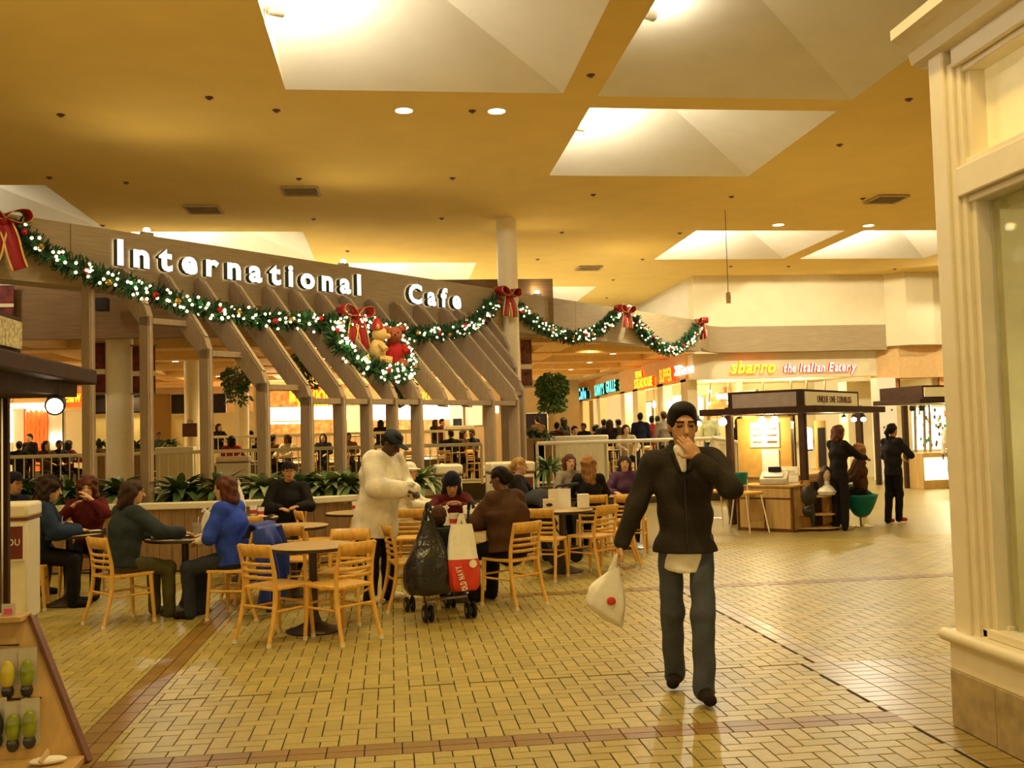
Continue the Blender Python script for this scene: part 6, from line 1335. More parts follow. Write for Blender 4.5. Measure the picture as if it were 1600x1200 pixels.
def person(label, loc, rz, h=1.7, sex='m', pose='stand', build=1.0, lean=0.0, twist=0.0, side=0.0, head=(0, 0, 0), hands=None, feet=None, knees=None, elbows=((-1, 0.4, -0.8), (1, 0.4, -0.8)), palm=None, curl=0.5,
           top='x', bottom='x', skn='skin_tan', hair='hair_black', style='short', shoe='cloth_black', hem=None, sleeve='long', vx=0.012, puff=0.0, hat=None, seat=0.47, lift=0.0, parts=('feet',), bodyonly=False, hood=False, cat='person', wr=0.004, flare=0.0, extra=None, name='person', nohands=False, group=None, hsc=1.0, wf=34.0, hv=None):
    t = thing(name, label, cat, loc, rz, group=group); s = h / 1.75
    sit = pose == 'sit'; pz = (seat + 0.085) if sit else (0.93 * s + lift); P = np.array([0, 0.0, pz])
    up = unit([math.sin(side), -math.sin(lean), math.cos(lean)]); fw = unit(np.array([math.sin(twist), -math.cos(twist), 0]) - up * (np.array([math.sin(twist), -math.cos(twist), 0]) @ up)); lf = np.cross(up, fw)
    sw = (0.175 if sex == 'm' else 0.155) * s * (0.85 + 0.15 * build); hw = 0.092 * s * (0.8 + 0.2 * build)
    waist = P + up * 0.14 * s; chest = P + up * 0.34 * s; shc = P + up * 0.485 * s; neck = P + up * 0.56 * s
    yaw, pit, rol = head; hf0 = unit(fw * math.cos(yaw) + lf * math.sin(yaw)); hu = unit(np.array([0, 0, 1.0]) * 0.55 + up * 0.45); hf = unit(hf0 - hu * (hf0 @ hu)); hu, hf = unit(hu * math.cos(pit) + hf * math.sin(pit)), unit(hf * math.cos(pit) - hu * math.sin(pit)); hl = np.cross(hu, hf)
    hu, hl = unit(hu * math.cos(rol) + hl * math.sin(rol)), unit(hl * math.cos(rol) - hu * math.sin(rol))
    hc = neck + hu * 0.135 * s + hf * 0.025 * s; HR = np.stack([hl, -hf, hu], 1); hs = s * (1.0 if sex == 'm' else 0.97) * hsc
    def H(x, y, z): return hc + HR @ (np.array([x, y, z]) * hs)      # head space: x left, -y forward, z up
    sh = [shc - lf * sw, shc + lf * sw]; hip = [P - lf * hw, P + lf * hw]
    if hands is None: hands = ((-0.27, -0.03, 0.78 * s), (0.27, -0.03, 0.78 * s)) if not sit else ((-0.16, -0.40, 0.77), (0.16, -0.40, 0.77))
    if feet is None: feet = ((-0.10, 0.0, 0.08), (0.10, 0.0, 0.08)) if not sit else ((-0.12, -0.42, 0.08), (0.12, -0.40, 0.08))
    if knees is None: knees = ((-0.1, -1, 0.2), (0.1, -1, 0.2)) if not sit else ((-0.15, -0.8, 0.7), (0.15, -0.8, 0.7))
    A = [ik(sh[i], hands[i], 0.29 * s, 0.255 * s, elbows[i]) for i in (0, 1)]; L = [ik(hip[i], feet[i], 0.43 * s, 0.415 * s, knees[i]) for i in (0, 1)]
    bw = build
    # ---- body
    B = SDF(); B.cap(P - up * 0.02 * s, waist, 0.095 * s * bw, 0.085 * s * bw, 0.03, lf, 1.35); B.cap(waist, chest, 0.085 * s * bw, 0.098 * s * bw, 0.03, lf, 1.4); B.cap(chest, shc - up * 0.03 * s, 0.098 * s * bw, 0.07 * s, 0.03, lf, 1.5); B.cap(sh[0], sh[1], 0.05 * s, 0.05 * s, 0.03)
    for i in (0, 1):
        el, wr_ = A[i]; kn, an = L[i]
        B.cap(sh[i], el, 0.046 * s, 0.038 * s, 0.02); B.cap(el, wr_, 0.036 * s, 0.025 * s, 0.015); B.cap(hip[i], kn, 0.072 * s * bw, 0.050 * s, 0.03); B.cap(kn, an, 0.050 * s, 0.034 * s, 0.02)
        B.cap(an, an + np.array([0, -0.08, -0.045]), 0.028 * s, 0.02 * s, 0.02)
    B.cap(neck - up * 0.05 * s, hc - hu * 0.06 * s, 0.052 * s, 0.048 * s, 0.02)
    Hd = SDF(); Hd.ell(H(0, 0.012, 0.03), np.array([0.074, 0.094, 0.088]) * hs, HR, 0.02); Hd.ell(H(0, -0.025, -0.035), np.array([0.060, 0.066, 0.080]) * hs, HR, 0.03); Hd.ell(H(0, -0.055, -0.088), np.array([0.030, 0.026, 0.022]) * hs, HR, 0.03)
    Hd.cap(H(0, -0.088, 0.018), H(0, -0.112, -0.022), 0.009 * hs, 0.014 * hs, 0.012); Hd.ell(H(0, -0.088, -0.058), np.array([0.024, 0.012, 0.010]) * hs, HR, 0.01); Hd.ell(H(0, -0.078, 0.033), np.array([0.05, 0.014, 0.012]) * hs, HR, 0.02)
    for q in (-1, 1):
        Hd.ell(H(q * 0.074, 0.012, -0.005), np.array([0.010, 0.022, 0.032]) * hs, HR, 0.008); Hd.sub(H(q * 0.031, -0.098, 0.010), np.array([0.020, 0.014, 0.012]) * hs, HR, 0.012); Hd.ell(H(q * 0.031, -0.077, 0.009), np.array([0.013, 0.012, 0.011]) * hs, HR, 0.004)
    Hd.cap(hc - hu * 0.05 * s, neck - up * 0.03 * s, 0.050 * s, 0.056 * s, 0.02)
    parts_ = [B.mesh(max(vx, 0.014)), Hd.mesh(hv or (min(vx, 0.010) if vx < 0.016 else vx))]
    if not nohands:
        for i in (0, 1):
            el, wr_ = A[i]; S = SDF(); dd = wr_ - el; nr = (palm or (None, None))[i]
            hd_dir = dd if nr is None or len(nr) < 2 or nr[1] is None else np.array(nr[1]); nn = np.array([0, 0, -1.0]) if nr is None else np.array(nr[0], float)
            if abs(unit(hd_dir) @ unit(nn)) > 0.95: nn = np.array([-1.0 if i else 1.0, -0.3, 0])
            c_ = curl[i] if hasattr(curl, '__len__') else curl
            dn_ = unit(hd_dir); n2 = unit(nn - dn_ * (nn @ dn_)); thumb = 1 if (np.cross(n2, dn_) @ (lf * (1 if i == 0 else -1) + fw * 0.6)) > 0 else -1
            hand(S, wr_, hd_dir, nn, s, thumb, c_); parts_.append(S.mesh(0.006 if vx < 0.012 else 0.0075))
    HRi = HR.T
    def midx(C):
        q = (C - hc) @ HR / hs; r = np.zeros(len(C), int)
        for a in (-1, 1):
            r[(np.abs(q[:, 0] - a * 0.031) < 0.013) & (np.abs(q[:, 2] - 0.009) < 0.006) & (q[:, 1] < -0.06)] = 2
            r[(np.abs(q[:, 0] - a * 0.033) < 0.022) & (np.abs(q[:, 2] - 0.034) < 0.0045) & (q[:, 1] < -0.06)] = 3
        r[(np.abs(q[:, 0]) < 0.025) & (np.abs(q[:, 2] + 0.058) < 0.010) & (q[:, 1] < -0.06) & (q[:, 1] > -0.108)] = 1
        return r
    np_obj('body', parts_, [skn, 'lip', 'eye_dark', hair if hair else 'hair_black'], t, midx)
    # ---- top
    g = 0.016 + puff; T = SDF(); hz = hem if hem is not None else (0.10 if not sit else 0.02)
    low = P - up * hz * s
    T.cap(low, waist, (0.108 * bw + flare) * s + g, 0.095 * s * bw + g, 0.04, lf, 1.32); T.cap(waist, chest, 0.095 * s * bw + g, 0.106 * s * bw + g, 0.04, lf, 1.36); T.cap(chest, shc - up * 0.035 * s, 0.106 * s * bw + g, 0.072 * s + g, 0.04, lf, 1.45); T.cap(sh[0], sh[1], 0.054 * s + g * 0.7, None, 0.03)
    T.cap(shc, neck - up * 0.012 * s, 0.075 * s, 0.060 * s, 0.02)
    for q in (-1, 1): T.cap(neck - up * 0.025 * s + lf * q * 0.03 * s, shc + lf * q * sw * 0.85 + up * 0.01, 0.050 * s, 0.045 * s, 0.03)
    if sex == 'f':
        for q in (-1, 1): T.ell(chest + lf * q * 0.065 * s + fw * (0.075 * s * bw) - up * 0.01, np.array([0.056, 0.042, 0.056]) * s * bw, None, 0.05)
    for i in (0, 1):
        el, wr_ = A[i]; ag = g * 0.9 + 0.008 * (bw - 1) * 3; T.cap(sh[i], el, 0.056 * s + ag, 0.045 * s + ag, 0.03)
        if sleeve == 'long': T.cap(el, el + (wr_ - el) * 0.93, 0.045 * s + ag, 0.033 * s + ag, 0.025)
    T.wr = (wr, wf, (loc[0] * 7.3 + loc[1]) % 6.0); T.cut(low - up * 0.0, -up)
    T.cut(neck + up * 0.035 * s, up)
    if hood: T.ell(neck - fw * 0.075 * s - up * 0.01 * s, np.array([0.10, 0.06, 0.085]) * s, None, 0.03)
    np_obj('top_garment', [T.mesh(vx)], [top], t)
    if sleeve == 'short':   # long sleeved shirt beneath
        U = SDF()
        for i in (0, 1):
            el, wr_ = A[i]; U.cap(sh[i] + (el - sh[i]) * 0.6, el, 0.047 * s + 0.008, 0.042 * s + 0.008, 0.02); U.cap(el, el + (wr_ - el) * 0.9, 0.042 * s + 0.008, 0.03 * s + 0.008, 0.02)
        np_obj('undershirt_sleeves', [U.mesh(vx)], ['cloth_white'], t)
    # ---- trousers
    Q = SDF(); Q.cap(P - up * 0.04 * s, P + up * 0.06 * s, 0.106 * s * bw, 0.090 * s * bw, 0.04, lf, 1.3)
    for i in (0, 1):
        kn, an = L[i]; Q.cap(hip[i], kn, 0.080 * s * bw, 0.062 * s + 0.008 * bw, 0.035); Q.cap(kn, an + np.array([0, 0.012, -0.03]), 0.062 * s + 0.008 * bw, 0.050 * s + 0.008 * bw + flare * 0.3, 0.03)
    Q.wr = (wr * 0.5, 30.0, (loc[0] * 3.1 + 2) % 6.0); np_obj('trousers', [Q.mesh(vx)], [bottom], t)
    # ---- shoes
    for i in (0, 1):
        kn, an = L[i]; fdir = unit(np.array([fw[0], fw[1], 0]) + np.array([-0.15 if i == 0 else 0.15, 0, 0])) ; z0 = an[2] - 0.08 * s
        Z = SDF(); Z.cap(an + np.array([0, 0, -0.035 * s]) - fdir * 0.02, an + fdir * 0.13 * s + np.array([0, 0, -0.048 * s]), 0.042 * s, 0.034 * s, 0.03, np.cross(fdir, [0, 0, 1]), 1.15); Z.cap(an, an + np.array([0, 0, -0.04]), 0.042 * s, 0.044 * s, 0.02); Z.cut((0, 0, z0 + 0.001), (0, 0, -1))
        np_obj('shoe', [Z.mesh(min(vx, 0.012))], [shoe], t)
    # ---- hair
    if style:
        G = SDF(); G.ell(H(0, 0.018, 0.038), np.array([0.084, 0.104, 0.096]) * hs, HR, 0.02)
        if style == 'short': G.ell(H(0, 0.07, -0.02), np.array([0.066, 0.045, 0.06]) * hs, HR, 0.03); G.ell(H(0, -0.012, 0.092), np.array([0.066, 0.074, 0.042]) * hs, HR, 0.03)
        elif style == 'bun': G.ell(H(0, 0.12, 0.0), np.array([0.05, 0.05, 0.05]) * hs, HR, 0.02); G.ell(H(0, 0.06, -0.01), np.array([0.072, 0.05, 0.07]) * hs, HR, 0.03)
        elif style == 'pony': G.ell(H(0, 0.06, -0.01), np.array([0.070, 0.05, 0.06]) * hs, HR, 0.03); G.cap(H(0, 0.115, 0.03), H(0, 0.15, -0.05), 0.03 * hs, 0.04 * hs, 0.02); G.cap(H(0, 0.15, -0.05), H(0, 0.13, -0.17), 0.04 * hs, 0.015 * hs, 0.02)
        elif style in ('bob', 'long', 'vlong', 'curly'):
            dz = {'bob': -0.14, 'long': -0.22, 'vlong': -0.42, 'curly': -0.13}[style]; rr = 0.05 if style != 'curly' else 0.065
            for q in (-1, 1): G.cap(H(q * 0.066, 0.03, 0.02), H(q * 0.082, 0.035, dz * 0.8), rr * 0.8 * hs, rr * 0.75 * hs, 0.03)
            G.cap(H(0, 0.07, 0.02), H(0, 0.085, dz), 0.075 * hs, 0.06 * hs, 0.04, HR[:, 0], 1.45)
            if style == 'curly': G.ell(H(0, 0.03, 0.05), np.array([0.11, 0.12, 0.11]) * hs, HR, 0.03)
        if style == 'short': G.sub(H(0, -0.135, -0.022), np.array([0.092, 0.102, 0.115]) * hs, HR, 0.014); G.sub(H(0.08, 0.0, -0.03), np.array([0.03, 0.035, 0.04]) * hs, HR, 0.01); G.sub(H(-0.08, 0.0, -0.03), np.array([0.03, 0.035, 0.04]) * hs, HR, 0.01)
        else: G.sub(H(0, -0.125, -0.035), np.array([0.070, 0.085, 0.095]) * hs, HR, 0.012); G.wr = ((0.0055 if style == 'short' else 0.004) if style != 'curly' else 0.008, 95 if style == 'short' else (60 if style != 'curly' else 75), 1.0)
        np_obj('hair', [G.mesh(hv or (min(vx, 0.011) if vx < 0.016 else vx))], [hair], t)
    if hat:
        kind, hm = hat; K = SDF()
        if kind == 'cap': K.ell(H(0, 0.012, 0.055), np.array([0.090, 0.108, 0.085]) * hs, HR, 0.02); K.cut(H(0, 0, 0.045), -hu); G2 = SDF(); G2.ell(H(0, -0.125, 0.05), np.array([0.068, 0.075, 0.008]) * hs, HR, 0.01); np_obj('cap_peak', [G2.mesh(0.006)], [hm], t)
        elif kind == 'beanie': K.ell(H(0, 0.015, 0.06), np.array([0.095, 0.112, 0.105]) * hs, HR, 0.02); K.ell(H(0, 0.015, 0.035), np.array([0.100, 0.116, 0.03]) * hs, HR, 0.01); K.cut(H(0, 0, 0.02), -hu)
        elif kind == 'brim': K.ell(H(0, 0.012, 0.06), np.array([0.090, 0.108, 0.09]) * hs, HR, 0.02); K.ell(H(0, 0.0, 0.045), np.array([0.155, 0.165, 0.014]) * hs, HR, 0.015)
        np_obj('hat', [K.mesh(min(vx, 0.010))], [hm], t)
    t['_dummy'] = 0; del t['_dummy']
    return t, dict(A=A, L=L, H=H, P=P, up=up, fw=fw, lf=lf, shc=shc, neck=neck, chest=chest, waist=waist, s=s, HR=HR)
for n_, c_ in dict(black=(0.012, 0.010, 0.010), white=(0.86, 0.82, 0.70), offwhite=(0.60, 0.53, 0.40), jeans=(0.075, 0.085, 0.11), dkjeans=(0.035, 0.042, 0.06), blue=(0.03, 0.07, 0.50), charcoal=(0.035, 0.035, 0.035), slate=(0.03, 0.04, 0.05), maroon=(0.10, 0.012, 0.012), brown=(0.075, 0.035, 0.018), navy=(0.012, 0.014, 0.03), denimjacket=(0.02, 0.035, 0.07), grey=(0.22, 0.18, 0.13), purple=(0.09, 0.04, 0.09), red=(0.35, 0.03, 0.03), tan=(0.45, 0.33, 0.18), jacket=(0.030, 0.024, 0.018), boot=(0.42, 0.33, 0.22), olive=(0.10, 0.09, 0.03), ltgreen=(0.50, 0.50, 0.25), shoe=(0.018, 0.012, 0.010)).items(): cloth(n_, c_)
cloth('jeans', (0.035, 0.045, 0.075), var=0.35)

# ---- the man walking toward the viewer
HX, HY = 1.80, 6.08
hero, K = person('man in a dark jacket and jeans walking forward, hand over his mouth', (HX, HY, 0), -0.22, h=1.80, build=0.96, hsc=1.10, hv=0.005, lean=0.03, head=(0.12, 0.10, 0.0), top='cloth_jacket', bottom='cloth_jeans', hair='hair_black', shoe='cloth_shoe', hem=0.06, puff=0.006, vx=0.009,
    hands=((-0.40, -0.06, 0.93), (0.075, -0.235, 1.475)), elbows=((-0.6, 0.8, -0.1), (0.85, 0.15, -0.75)), palm=(((1, 0.1, 0), None), ((-0.35, 1.0, 0.05), (-0.55, 0.12, 0.80))), curl=(1.15, 0.35), feet=((-0.085, 0.20, 0.115), (0.07, -0.17, 0.08)), wr=0.006, wf=26.0, flare=0.02)
S = SDF(); low = K['P'] - K['up'] * 0.155; S.cap(low, K['P'], 0.128, 0.118, 0.02, K['lf'], 1.15); S.cut(low + np.array([0, 0, 0.0]), (0, 0.25, -1)); S.cut(K['P'] + np.array([0, 0.0, -0.02]), (0, 1, 0.2)); S.wr = (0.003, 40, 1); np_obj('shirt_tail', [S.mesh(0.01)], ['cloth_white'], hero)
S = SDF(); nk = K['neck']
for a in (-1, 1): S.cap(nk + np.array([a * 0.062, 0.05, 0.03]), nk + np.array([a * 0.055, -0.06, -0.03]), 0.016, 0.016, 0.02); S.cap(nk + np.array([a * 0.055, -0.06, -0.03]), nk + np.array([a * 0.03, -0.115, -0.13]), 0.02, 0.014, 0.02)
S.cap(nk + np.array([-0.062, 0.05, 0.035]), nk + np.array([0.062, 0.05, 0.035]), 0.016, None, 0.02); np_obj('jacket_collar', [S.mesh(0.008)], ['cloth_jacket'], hero)
S = SDF(); S.cap(nk + np.array([-0.02, -0.075, 0.0]), nk + np.array([-0.005, -0.118, -0.13]), 0.034, 0.016, 0.01, (1, 0, 0), 1.2); np_obj('shirt_collar', [S.mesh(0.008)], ['cloth_white'], hero)
mb = MB(); c0 = K['chest'] + K['fw'] * 0.148; mb.tube([K['chest'] + K['fw'] * 0.150 + K['up'] * 0.08, K['chest'] + K['fw'] * 0.152 - K['up'] * 0.1, K['waist'] + K['fw'] * 0.152, K['P'] + K['fw'] * 0.158], 0.006, 6); mb.build('zip', 'black_plastic', hero)
hb = hero.matrix_basis if False else Matrix.Translation((HX, HY, 0)) @ Matrix.Rotation(-0.22, 4, 'Z')
hp = hb @ Vector(K['A'][0][1]); 
cb = hang_bag('white plastic carrier bag held low by the walking man', (hp.x - 0.045, hp.y - 0.03, hp.z - 0.13), 0.3, 0.25, 0.12, 0.33, [(0, 1, 'plastic_white')], 'plastic_white', top=0.16, sag=1.0); cb.rotation_euler = (0, 0.30, 0.1)
MB().ell((0.0, -0.064, -0.20), (0.03, 0.006, 0.026), 10).build('red_print', 'bag_red', cb)
# ---- the standing man in white
person('standing man in a long white sweatshirt and dark cap looking down', (-0.16, 10.22, 0), 1.05, h=1.76, build=1.22, lean=0.16, head=(-0.1, 0.55, 0), top='cloth_white', bottom='cloth_black', skn='skin_dark', style='short', hat=('cap', 'cloth_slate'), shoe='cloth_white', hem=0.26, puff=0.045, flare=0.03, vx=0.011, hands=((-0.13, -0.36, 1.12), (0.12, -0.34, 1.10)), feet=((-0.12, 0.02, 0.08), (0.15, -0.04, 0.08)), wr=0.006, wf=17.0, sex='m')
t = thing('paper_napkins', 'crumpled white napkins held by the man in white', 'napkins', (0.13, 10.02, 1.12)); MB().box((0, 0, 0), (0.16, 0.12, 0.10), 0.4).build('napkin', 'paper', t, bevel=0.03); MB().box((0.02, 0, 0.06), (0.14, 0.1, 0.05), -0.3).build('napkin', 'paper', t, bevel=0.02)
# ---- seated diners
def seated(label, x, y, fx, fy, **k):
    k.setdefault('pose', 'sit'); return person(label, (x, y, 0), math.atan2(fx, -fy), **k)
seated('woman in a royal blue shirt over white sleeves with brown hair', -1.50, 9.74, -0.93, 0.30, h=1.66, sex='f', build=1.18, lean=0.10, head=(0.0, 0.1, 0), top='cloth_blue', bottom='cloth_dkjeans', hair='hair_red', style='bob', sleeve='short', skn='skin_light', vx=0.011, hands=((-0.14, -0.36, 0.76), (0.12, -0.30, 0.72)), hem=0.06, puff=0.012, shoe='cloth_shoe')
seated('woman in a dark slate sweater seen from behind, reaching across', -2.52, 9.75, 0.75, 0.66, h=1.64, sex='f', build=1.15, lean=0.14, head=(-0.3, 0.12, 0), top='cloth_slate', bottom='cloth_olive', hair='hair_brown', style='bob', skn='skin_light', vx=0.011, hands=((-0.30, -0.44, 0.80), (0.16, -0.36, 0.77)), hem=0.05, puff=0.012, shoe='cloth_grey')
x, y = atf(140, 850, 11.62); seated('woman in maroon facing the viewer, hand at her mouth', x, y, 0.1, -1, h=1.62, sex='f', lean=0.2, head=(0.1, 0.05, 0), top='cloth_maroon', bottom='cloth_black', hair='hair_red', style='curly', skn='skin_light', vx=0.012, hands=((-0.14, -0.26, 0.98), (0.06, -0.27, 1.07)), elbows=((-0.8, -0.4, -0.8), (0.8, -0.4, -0.8)))
x, y = atf(48, 850, 10.78); seated('diner in a dark blue jacket with curly dark hair behind the bin', x, y, 0.93, 0.2, h=1.7, sex='m', build=1.2, lean=0.25, head=(0, 0.1, 0), top='cloth_denimjacket', bottom='cloth_black', hair='hair_dkbrown', style='curly', skn='skin_light', vx=0.012, hands=((-0.1, -0.45, 0.78), (0.15, -0.42, 0.77)), puff=0.02)
x, y = atf(12, 850, 11.9); seated('man in a dark cap at the far left edge', x, y, 0.9, -0.4, h=1.74, top='cloth_navy', bottom='cloth_black', hair='hair_black', hat=('cap', 'cloth_navy'), skn='skin_tan', vx=0.013, lean=0.1)
x, y = atf(452, 800, 13.0); seated('man in a black jacket and cap sitting before the planter', x, y, 0.12, -1, h=1.74, lean=-0.05, head=(0.05, 0, 0), top='cloth_black', bottom='cloth_black', hair='hair_black', hat=('cap', 'cloth_black'), skn='skin_tan', vx=0.013, hands=((-0.12, -0.30, 0.80), (0.10, -0.34, 0.82)), puff=0.015)
seated('woman in a navy knit hat eating with both hands', 0.62, 10.86, 0.0, -1, h=1.62, sex='f', lean=0.42, head=(0, 0.25, 0), top='cloth_maroon', bottom='cloth_black', hair='hair_dkbrown', style='long', hat=('beanie', 'cloth_navy'), skn='skin_tan', vx=0.011, hands=((-0.05, -0.43, 0.93), (0.06, -0.43, 0.93)), elbows=((-1, -0.2, -0.6), (1, -0.2, -0.6)), curl=1.0)
seated('large woman in a brown sweater seen from behind with tied dark hair', 1.12, 9.71, -0.60, 0.80, h=1.68, sex='f', build=1.45, lean=0.12, head=(0.35, 0.12, 0), top='cloth_brown', bottom='cloth_black', hair='hair_black', style='bun', skn='skin_brown', vx=0.011, hands=((-0.12, -0.40, 0.82), (0.12, -0.40, 0.80)), hem=0.04, puff=0.015)
seated('woman in a white sun hat and pale top facing the bin', *atf(632, 800, 13.0), 1.0, -0.15, h=1.62, sex='f', lean=0.1, top='cloth_white', bottom='cloth_tan', hair='hair_honey', style='bob', hat=('brim', 'cloth_white'), skn='skin_light', vx=0.013)
seated('blonde woman with a ponytail in a dark jacket facing right', *atf(806, 800, 13.1), 0.95, -0.3, h=1.68, sex='f', lean=0.08, top='cloth_black', bottom='cloth_dkjeans', hair='hair_blond', style='pony', skn='skin_light', vx=0.013, puff=0.02)
seated('woman with very long blonde hair seen from behind', *atf(922, 800, 13.32), 0.08, 1.0, h=1.66, sex='f', lean=0.05, top='cloth_black', bottom='cloth_dkjeans', hair='hair_honey', style='vlong', skn='skin_light', vx=0.013)
seated('woman in a grey top facing the viewer behind the long blonde hair', *atf(890, 790, 14.65), 0.15, -1.0, h=1.66, sex='f', lean=0.1, top='cloth_grey', bottom='cloth_black', hair='hair_red', style='bob', skn='skin_light', vx=0.014)
seated('diner in purple at the table behind the walking man', *atf(978, 800, 14.5), -0.2, -1.0, h=1.6, sex='f', lean=0.2, top='cloth_purple', bottom='cloth_black', hair='hair_brown', style='bob', skn='skin_light', vx=0.016)
# child in the stroller
mat('scarf_print', (0.12, 0.16, 0.25), var=0.9, scale=30)
kid, KK = person('small child in a brown knit hat sitting in the stroller', (0.40, 9.33, 0), PI + 0.25, hsc=1.35, h=0.98, sex='m', pose='sit', seat=0.42, lean=-0.18, top='cloth_navy', bottom='cloth_navy', hair='hair_brown', style='short', hat=('beanie', 'cloth_brown'), skn='skin_brown', vx=0.011, hands=((-0.10, -0.18, 0.55), (0.10, -0.18, 0.55)), feet=((-0.07, -0.34, 0.30), (0.07, -0.34, 0.30)))
# ---- people at the salon kiosk and further
def standing(label, x, y, fx, fy, **k):
    z = k.pop('z', 0.0); return person(label, (x, y, z), math.atan2(fx, -fy), **k)
standing('stylist in black with auburn hair standing at the salon kiosk', 6.98, 15.05, 0.95, 0.30, h=1.66, sex='f', top='cloth_black', bottom='cloth_black', hair='hair_red', style='bob', skn='skin_light', shoe='cloth_boot', vx=0.013, hands=((-0.14, -0.42, 1.12), (0.12, -0.40, 1.18)), head=(0, 0.15, 0))
person('seated client with long honey hair on the teal stool', (7.52, 15.45, 0), math.atan2(-0.95, -0.25), h=1.64, sex='f', pose='sit', seat=0.50, top='cloth_brown', bottom='cloth_black', hair='hair_honey', style='long', skn='skin_light', vx=0.013, hands=((-0.14, -0.32, 0.72), (0.14, -0.32, 0.72)), feet=((-0.1, -0.36, 0.1), (0.1, -0.36, 0.1)), shoe='cloth_black')
standing('woman in black with a ponytail standing with crossed legs near the far kiosk', 8.25, 15.75, 0.9, 0.35, h=1.66, sex='f', top='cloth_black', bottom='cloth_black', hair='hair_black', style='pony', skn='skin_tan', shoe='cloth_red', vx=0.013, hands=((-0.12, -0.30, 1.15), (0.10, -0.28, 1.05)), feet=((0.02, -0.12, 0.08), (0.10, 0.05, 0.08)))
standing('man in a white shirt and jeans at the far kiosk', 13.62, 22.95, 0.3, 0.95, h=1.78, top='cloth_white', bottom='cloth_jeans', hair='hair_black', skn='skin_brown', vx=0.016, nohands=False)
# queue and crowd before the food stalls (floor level 0.45)
QG = 'people queueing at the food stalls'
CROWD = [(1000, 645, 25.5, 'navy', 'hair_black', 0.1, 1, 'man in navy third from the walking man in the queue'), (1018, 650, 26.2, 'red', 'hair_black', 0.3, 1, 'person in red in the queue behind the rail'), (1027, 650, 27.0, 'offwhite', 'hair_black', 0.2, 1, 'person in a pale top in the queue behind the rail'), (1037, 643, 25.0, 'grey', 'hair_brown', -0.1, 1, 'person in a grey top nearest the walking man in the queue'),
         (966, 655, 26.5, 'brown', 'hair_black', -0.5, 1, 'person in brown at the left of the queue'), (952, 655, 25.5, 'black', 'hair_dkbrown', 0.2, 1, 'woman in black with dark hair in the queue'), (943, 655, 26.5, 'slate', 'hair_black', 0.2, 1, 'person in slate beside the woman in black'), (1107, 642, 27.5, 'ltgreen', 'hair_black', -0.3, -1, 'man in a pale green top beyond the ramp rail'), (1155, 648, 26.0, 'black', 'hair_black', 0.5, 1, 'person in black at the eatery counter'), (1163, 646, 27.5, 'offwhite', 'hair_brown', 0.5, 1, 'person in a pale shirt at the eatery counter'), (840, 650, 29.0, 'brown', 'hair_black', -0.4, 1, 'person in brown behind the far plants'), (880, 652, 28.0, 'black', 'hair_black', -0.8, 1, 'large person in black under the white ball lamp')]
for (u, v, Y, c, hm, fx, fy, lab) in CROWD:
    p = at(u, v, Y); z0 = 0.45 if u < 1120 else 0.0; hgt = max(1.5, min(1.95, p.z - z0)); standing(lab, p.x, Y, fx, fy, z=z0, h=hgt, top='cloth_' + c, bottom='cloth_dkjeans', hair=hm, style='short' if c not in ('black',) else 'long', skn='skin_tan', vx=0.021, wr=0.0, group=QG)
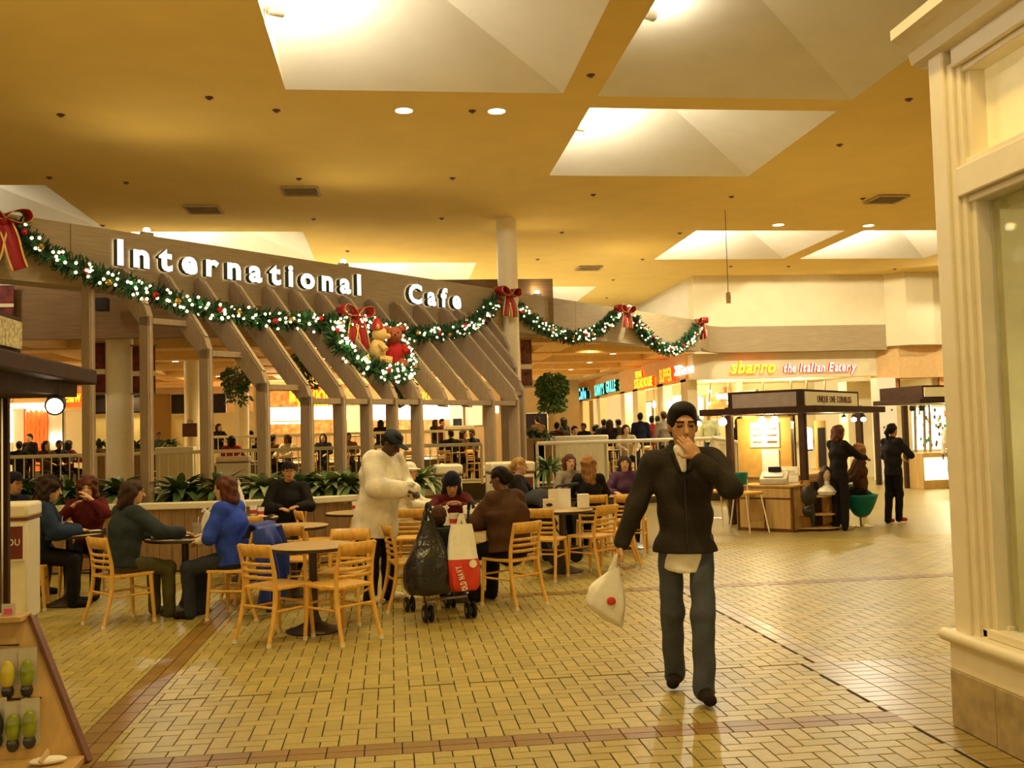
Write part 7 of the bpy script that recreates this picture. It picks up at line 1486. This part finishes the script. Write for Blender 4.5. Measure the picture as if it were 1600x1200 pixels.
# diners behind the railings: tops of heads and shoulders
DINERS = [(30, 700, 27.5, 'black', 'far left diner behind the cream railing'), (72, 697, 27.0, 'brown', 'second diner from the left behind the cream railing'), (92, 696, 27.6, 'navy', 'third diner from the left behind the cream railing'), (107, 694, 28.2, 'maroon', 'diner beside the first trellis post behind the railing'), (47, 678, 29.0, 'black', 'standing diner before the orange lit stall'), (247, 675, 29.0, 'slate', 'diner sitting beside the far cream bin'), (330, 673, 34.5, 'maroon', 'diner in maroon on the upper tier by the third post'), (342, 676, 34.0, 'black', 'diner in black on the upper tier by the third post'), (385, 674, 34.0, 'black', 'diner in black left of the fourth trellis post'), (362, 685, 27.0, 'red', 'diner in red beside the third post bin'), (405, 674, 35.0, 'brown', 'diner in brown behind the fourth trellis post'), (449, 686, 27.6, 'offwhite', 'dark haired diner in a pale top behind the middle railing'), (426, 690, 28.0, 'brown', 'diner leaning behind the middle railing'), (505, 690, 29.0, 'navy', 'diner in navy behind the middle railing'), (545, 690, 29.5, 'brown', 'diner in brown behind the middle railing'), (595, 682, 34.0, 'black', 'diner in black behind the cap of the man in white'), (690, 660, 35.5, 'maroon', 'standing customer in maroon at the far white stall'), (680, 662, 36.0, 'black', 'standing customer in black at the far white stall'), (705, 682, 27.5, 'black', 'left of three diners behind the trellis opening rail'), (724, 680, 27.8, 'brown', 'middle of three diners behind the trellis opening rail'), (738, 681, 28.2, 'navy', 'right of three diners behind the trellis opening rail'), (870, 660, 24.6, 'brown', 'diner in brown behind the raised rail'), (897, 668, 24.2, 'blue', 'diner in blue behind the raised rail'), (912, 661, 25.6, 'black', 'diner in black right of the one in blue'), (930, 663, 27.0, 'maroon', 'diner in maroon at the middle of the raised rail'), (978, 672, 23.6, 'tan', 'fair haired diner nearest the raised rail')]
for k, (u, v, Y, c, lab) in enumerate(DINERS):
    p = at(u, v, Y); sit = v > 668 and Y < 33 or Y >= 33.5 and v > 665; z0 = 0.9 if Y > 32.4 else 0.45
    hgt = p.z - z0
    if hgt > 1.42: person(lab, (p.x, Y, z0), RNG.uniform(-0.8, 0.8) + (PI if k % 3 == 0 else 0), h=min(1.9, hgt), top='cloth_' + c, bottom='cloth_black', hair=['hair_black', 'hair_dkbrown', 'hair_brown'][k % 3], style='short', skn=['skin_tan', 'skin_light', 'skin_brown'][k % 3], vx=0.022, wr=0.0, group='diners behind the railings')
    else: person(lab, (p.x, Y, z0 + max(0.0, hgt - 1.36)), RNG.uniform(-1.2, 1.2) + (PI if k % 3 == 0 else 0), h=1.7, pose='sit', top='cloth_' + c, bottom='cloth_black', hair=['hair_black', 'hair_dkbrown', 'hair_brown'][k % 3], style=['short', 'bob'][k % 2], skn=['skin_tan', 'skin_light', 'skin_brown'][k % 3], vx=0.022, wr=0.0, group='diners behind the railings')
# chairs and tables among them
for k, (u, Y) in enumerate(((160, 27.5), (240, 28.0), (480, 27.0), (530, 27.5), (700, 27.0), (745, 26.5), (845, 24.0), (880, 24.5), (935, 24.0), (960, 25.0), (1000, 24.0), (640, 27.0))):
    p = at(u, 720, Y); o = chair(p.x, Y, math.sin(k * 1.7), math.cos(k * 1.7), 'ladder back chair on the raised floor, seen through the railing'); o.location.z = 0.45; o['group'] = 'chairs behind the railings'
for k, (u, Y) in enumerate(((70, 27.0), (200, 27.8), (450, 26.8), (560, 27.4), (720, 26.6), (890, 24.4), (960, 24.2))):
    p = at(u, 720, Y); o = dup(TB0, (p.x, Y + 0.5, 0.45), 0, 'round table on the raised floor, seen through the railing', 'tables behind the railings')
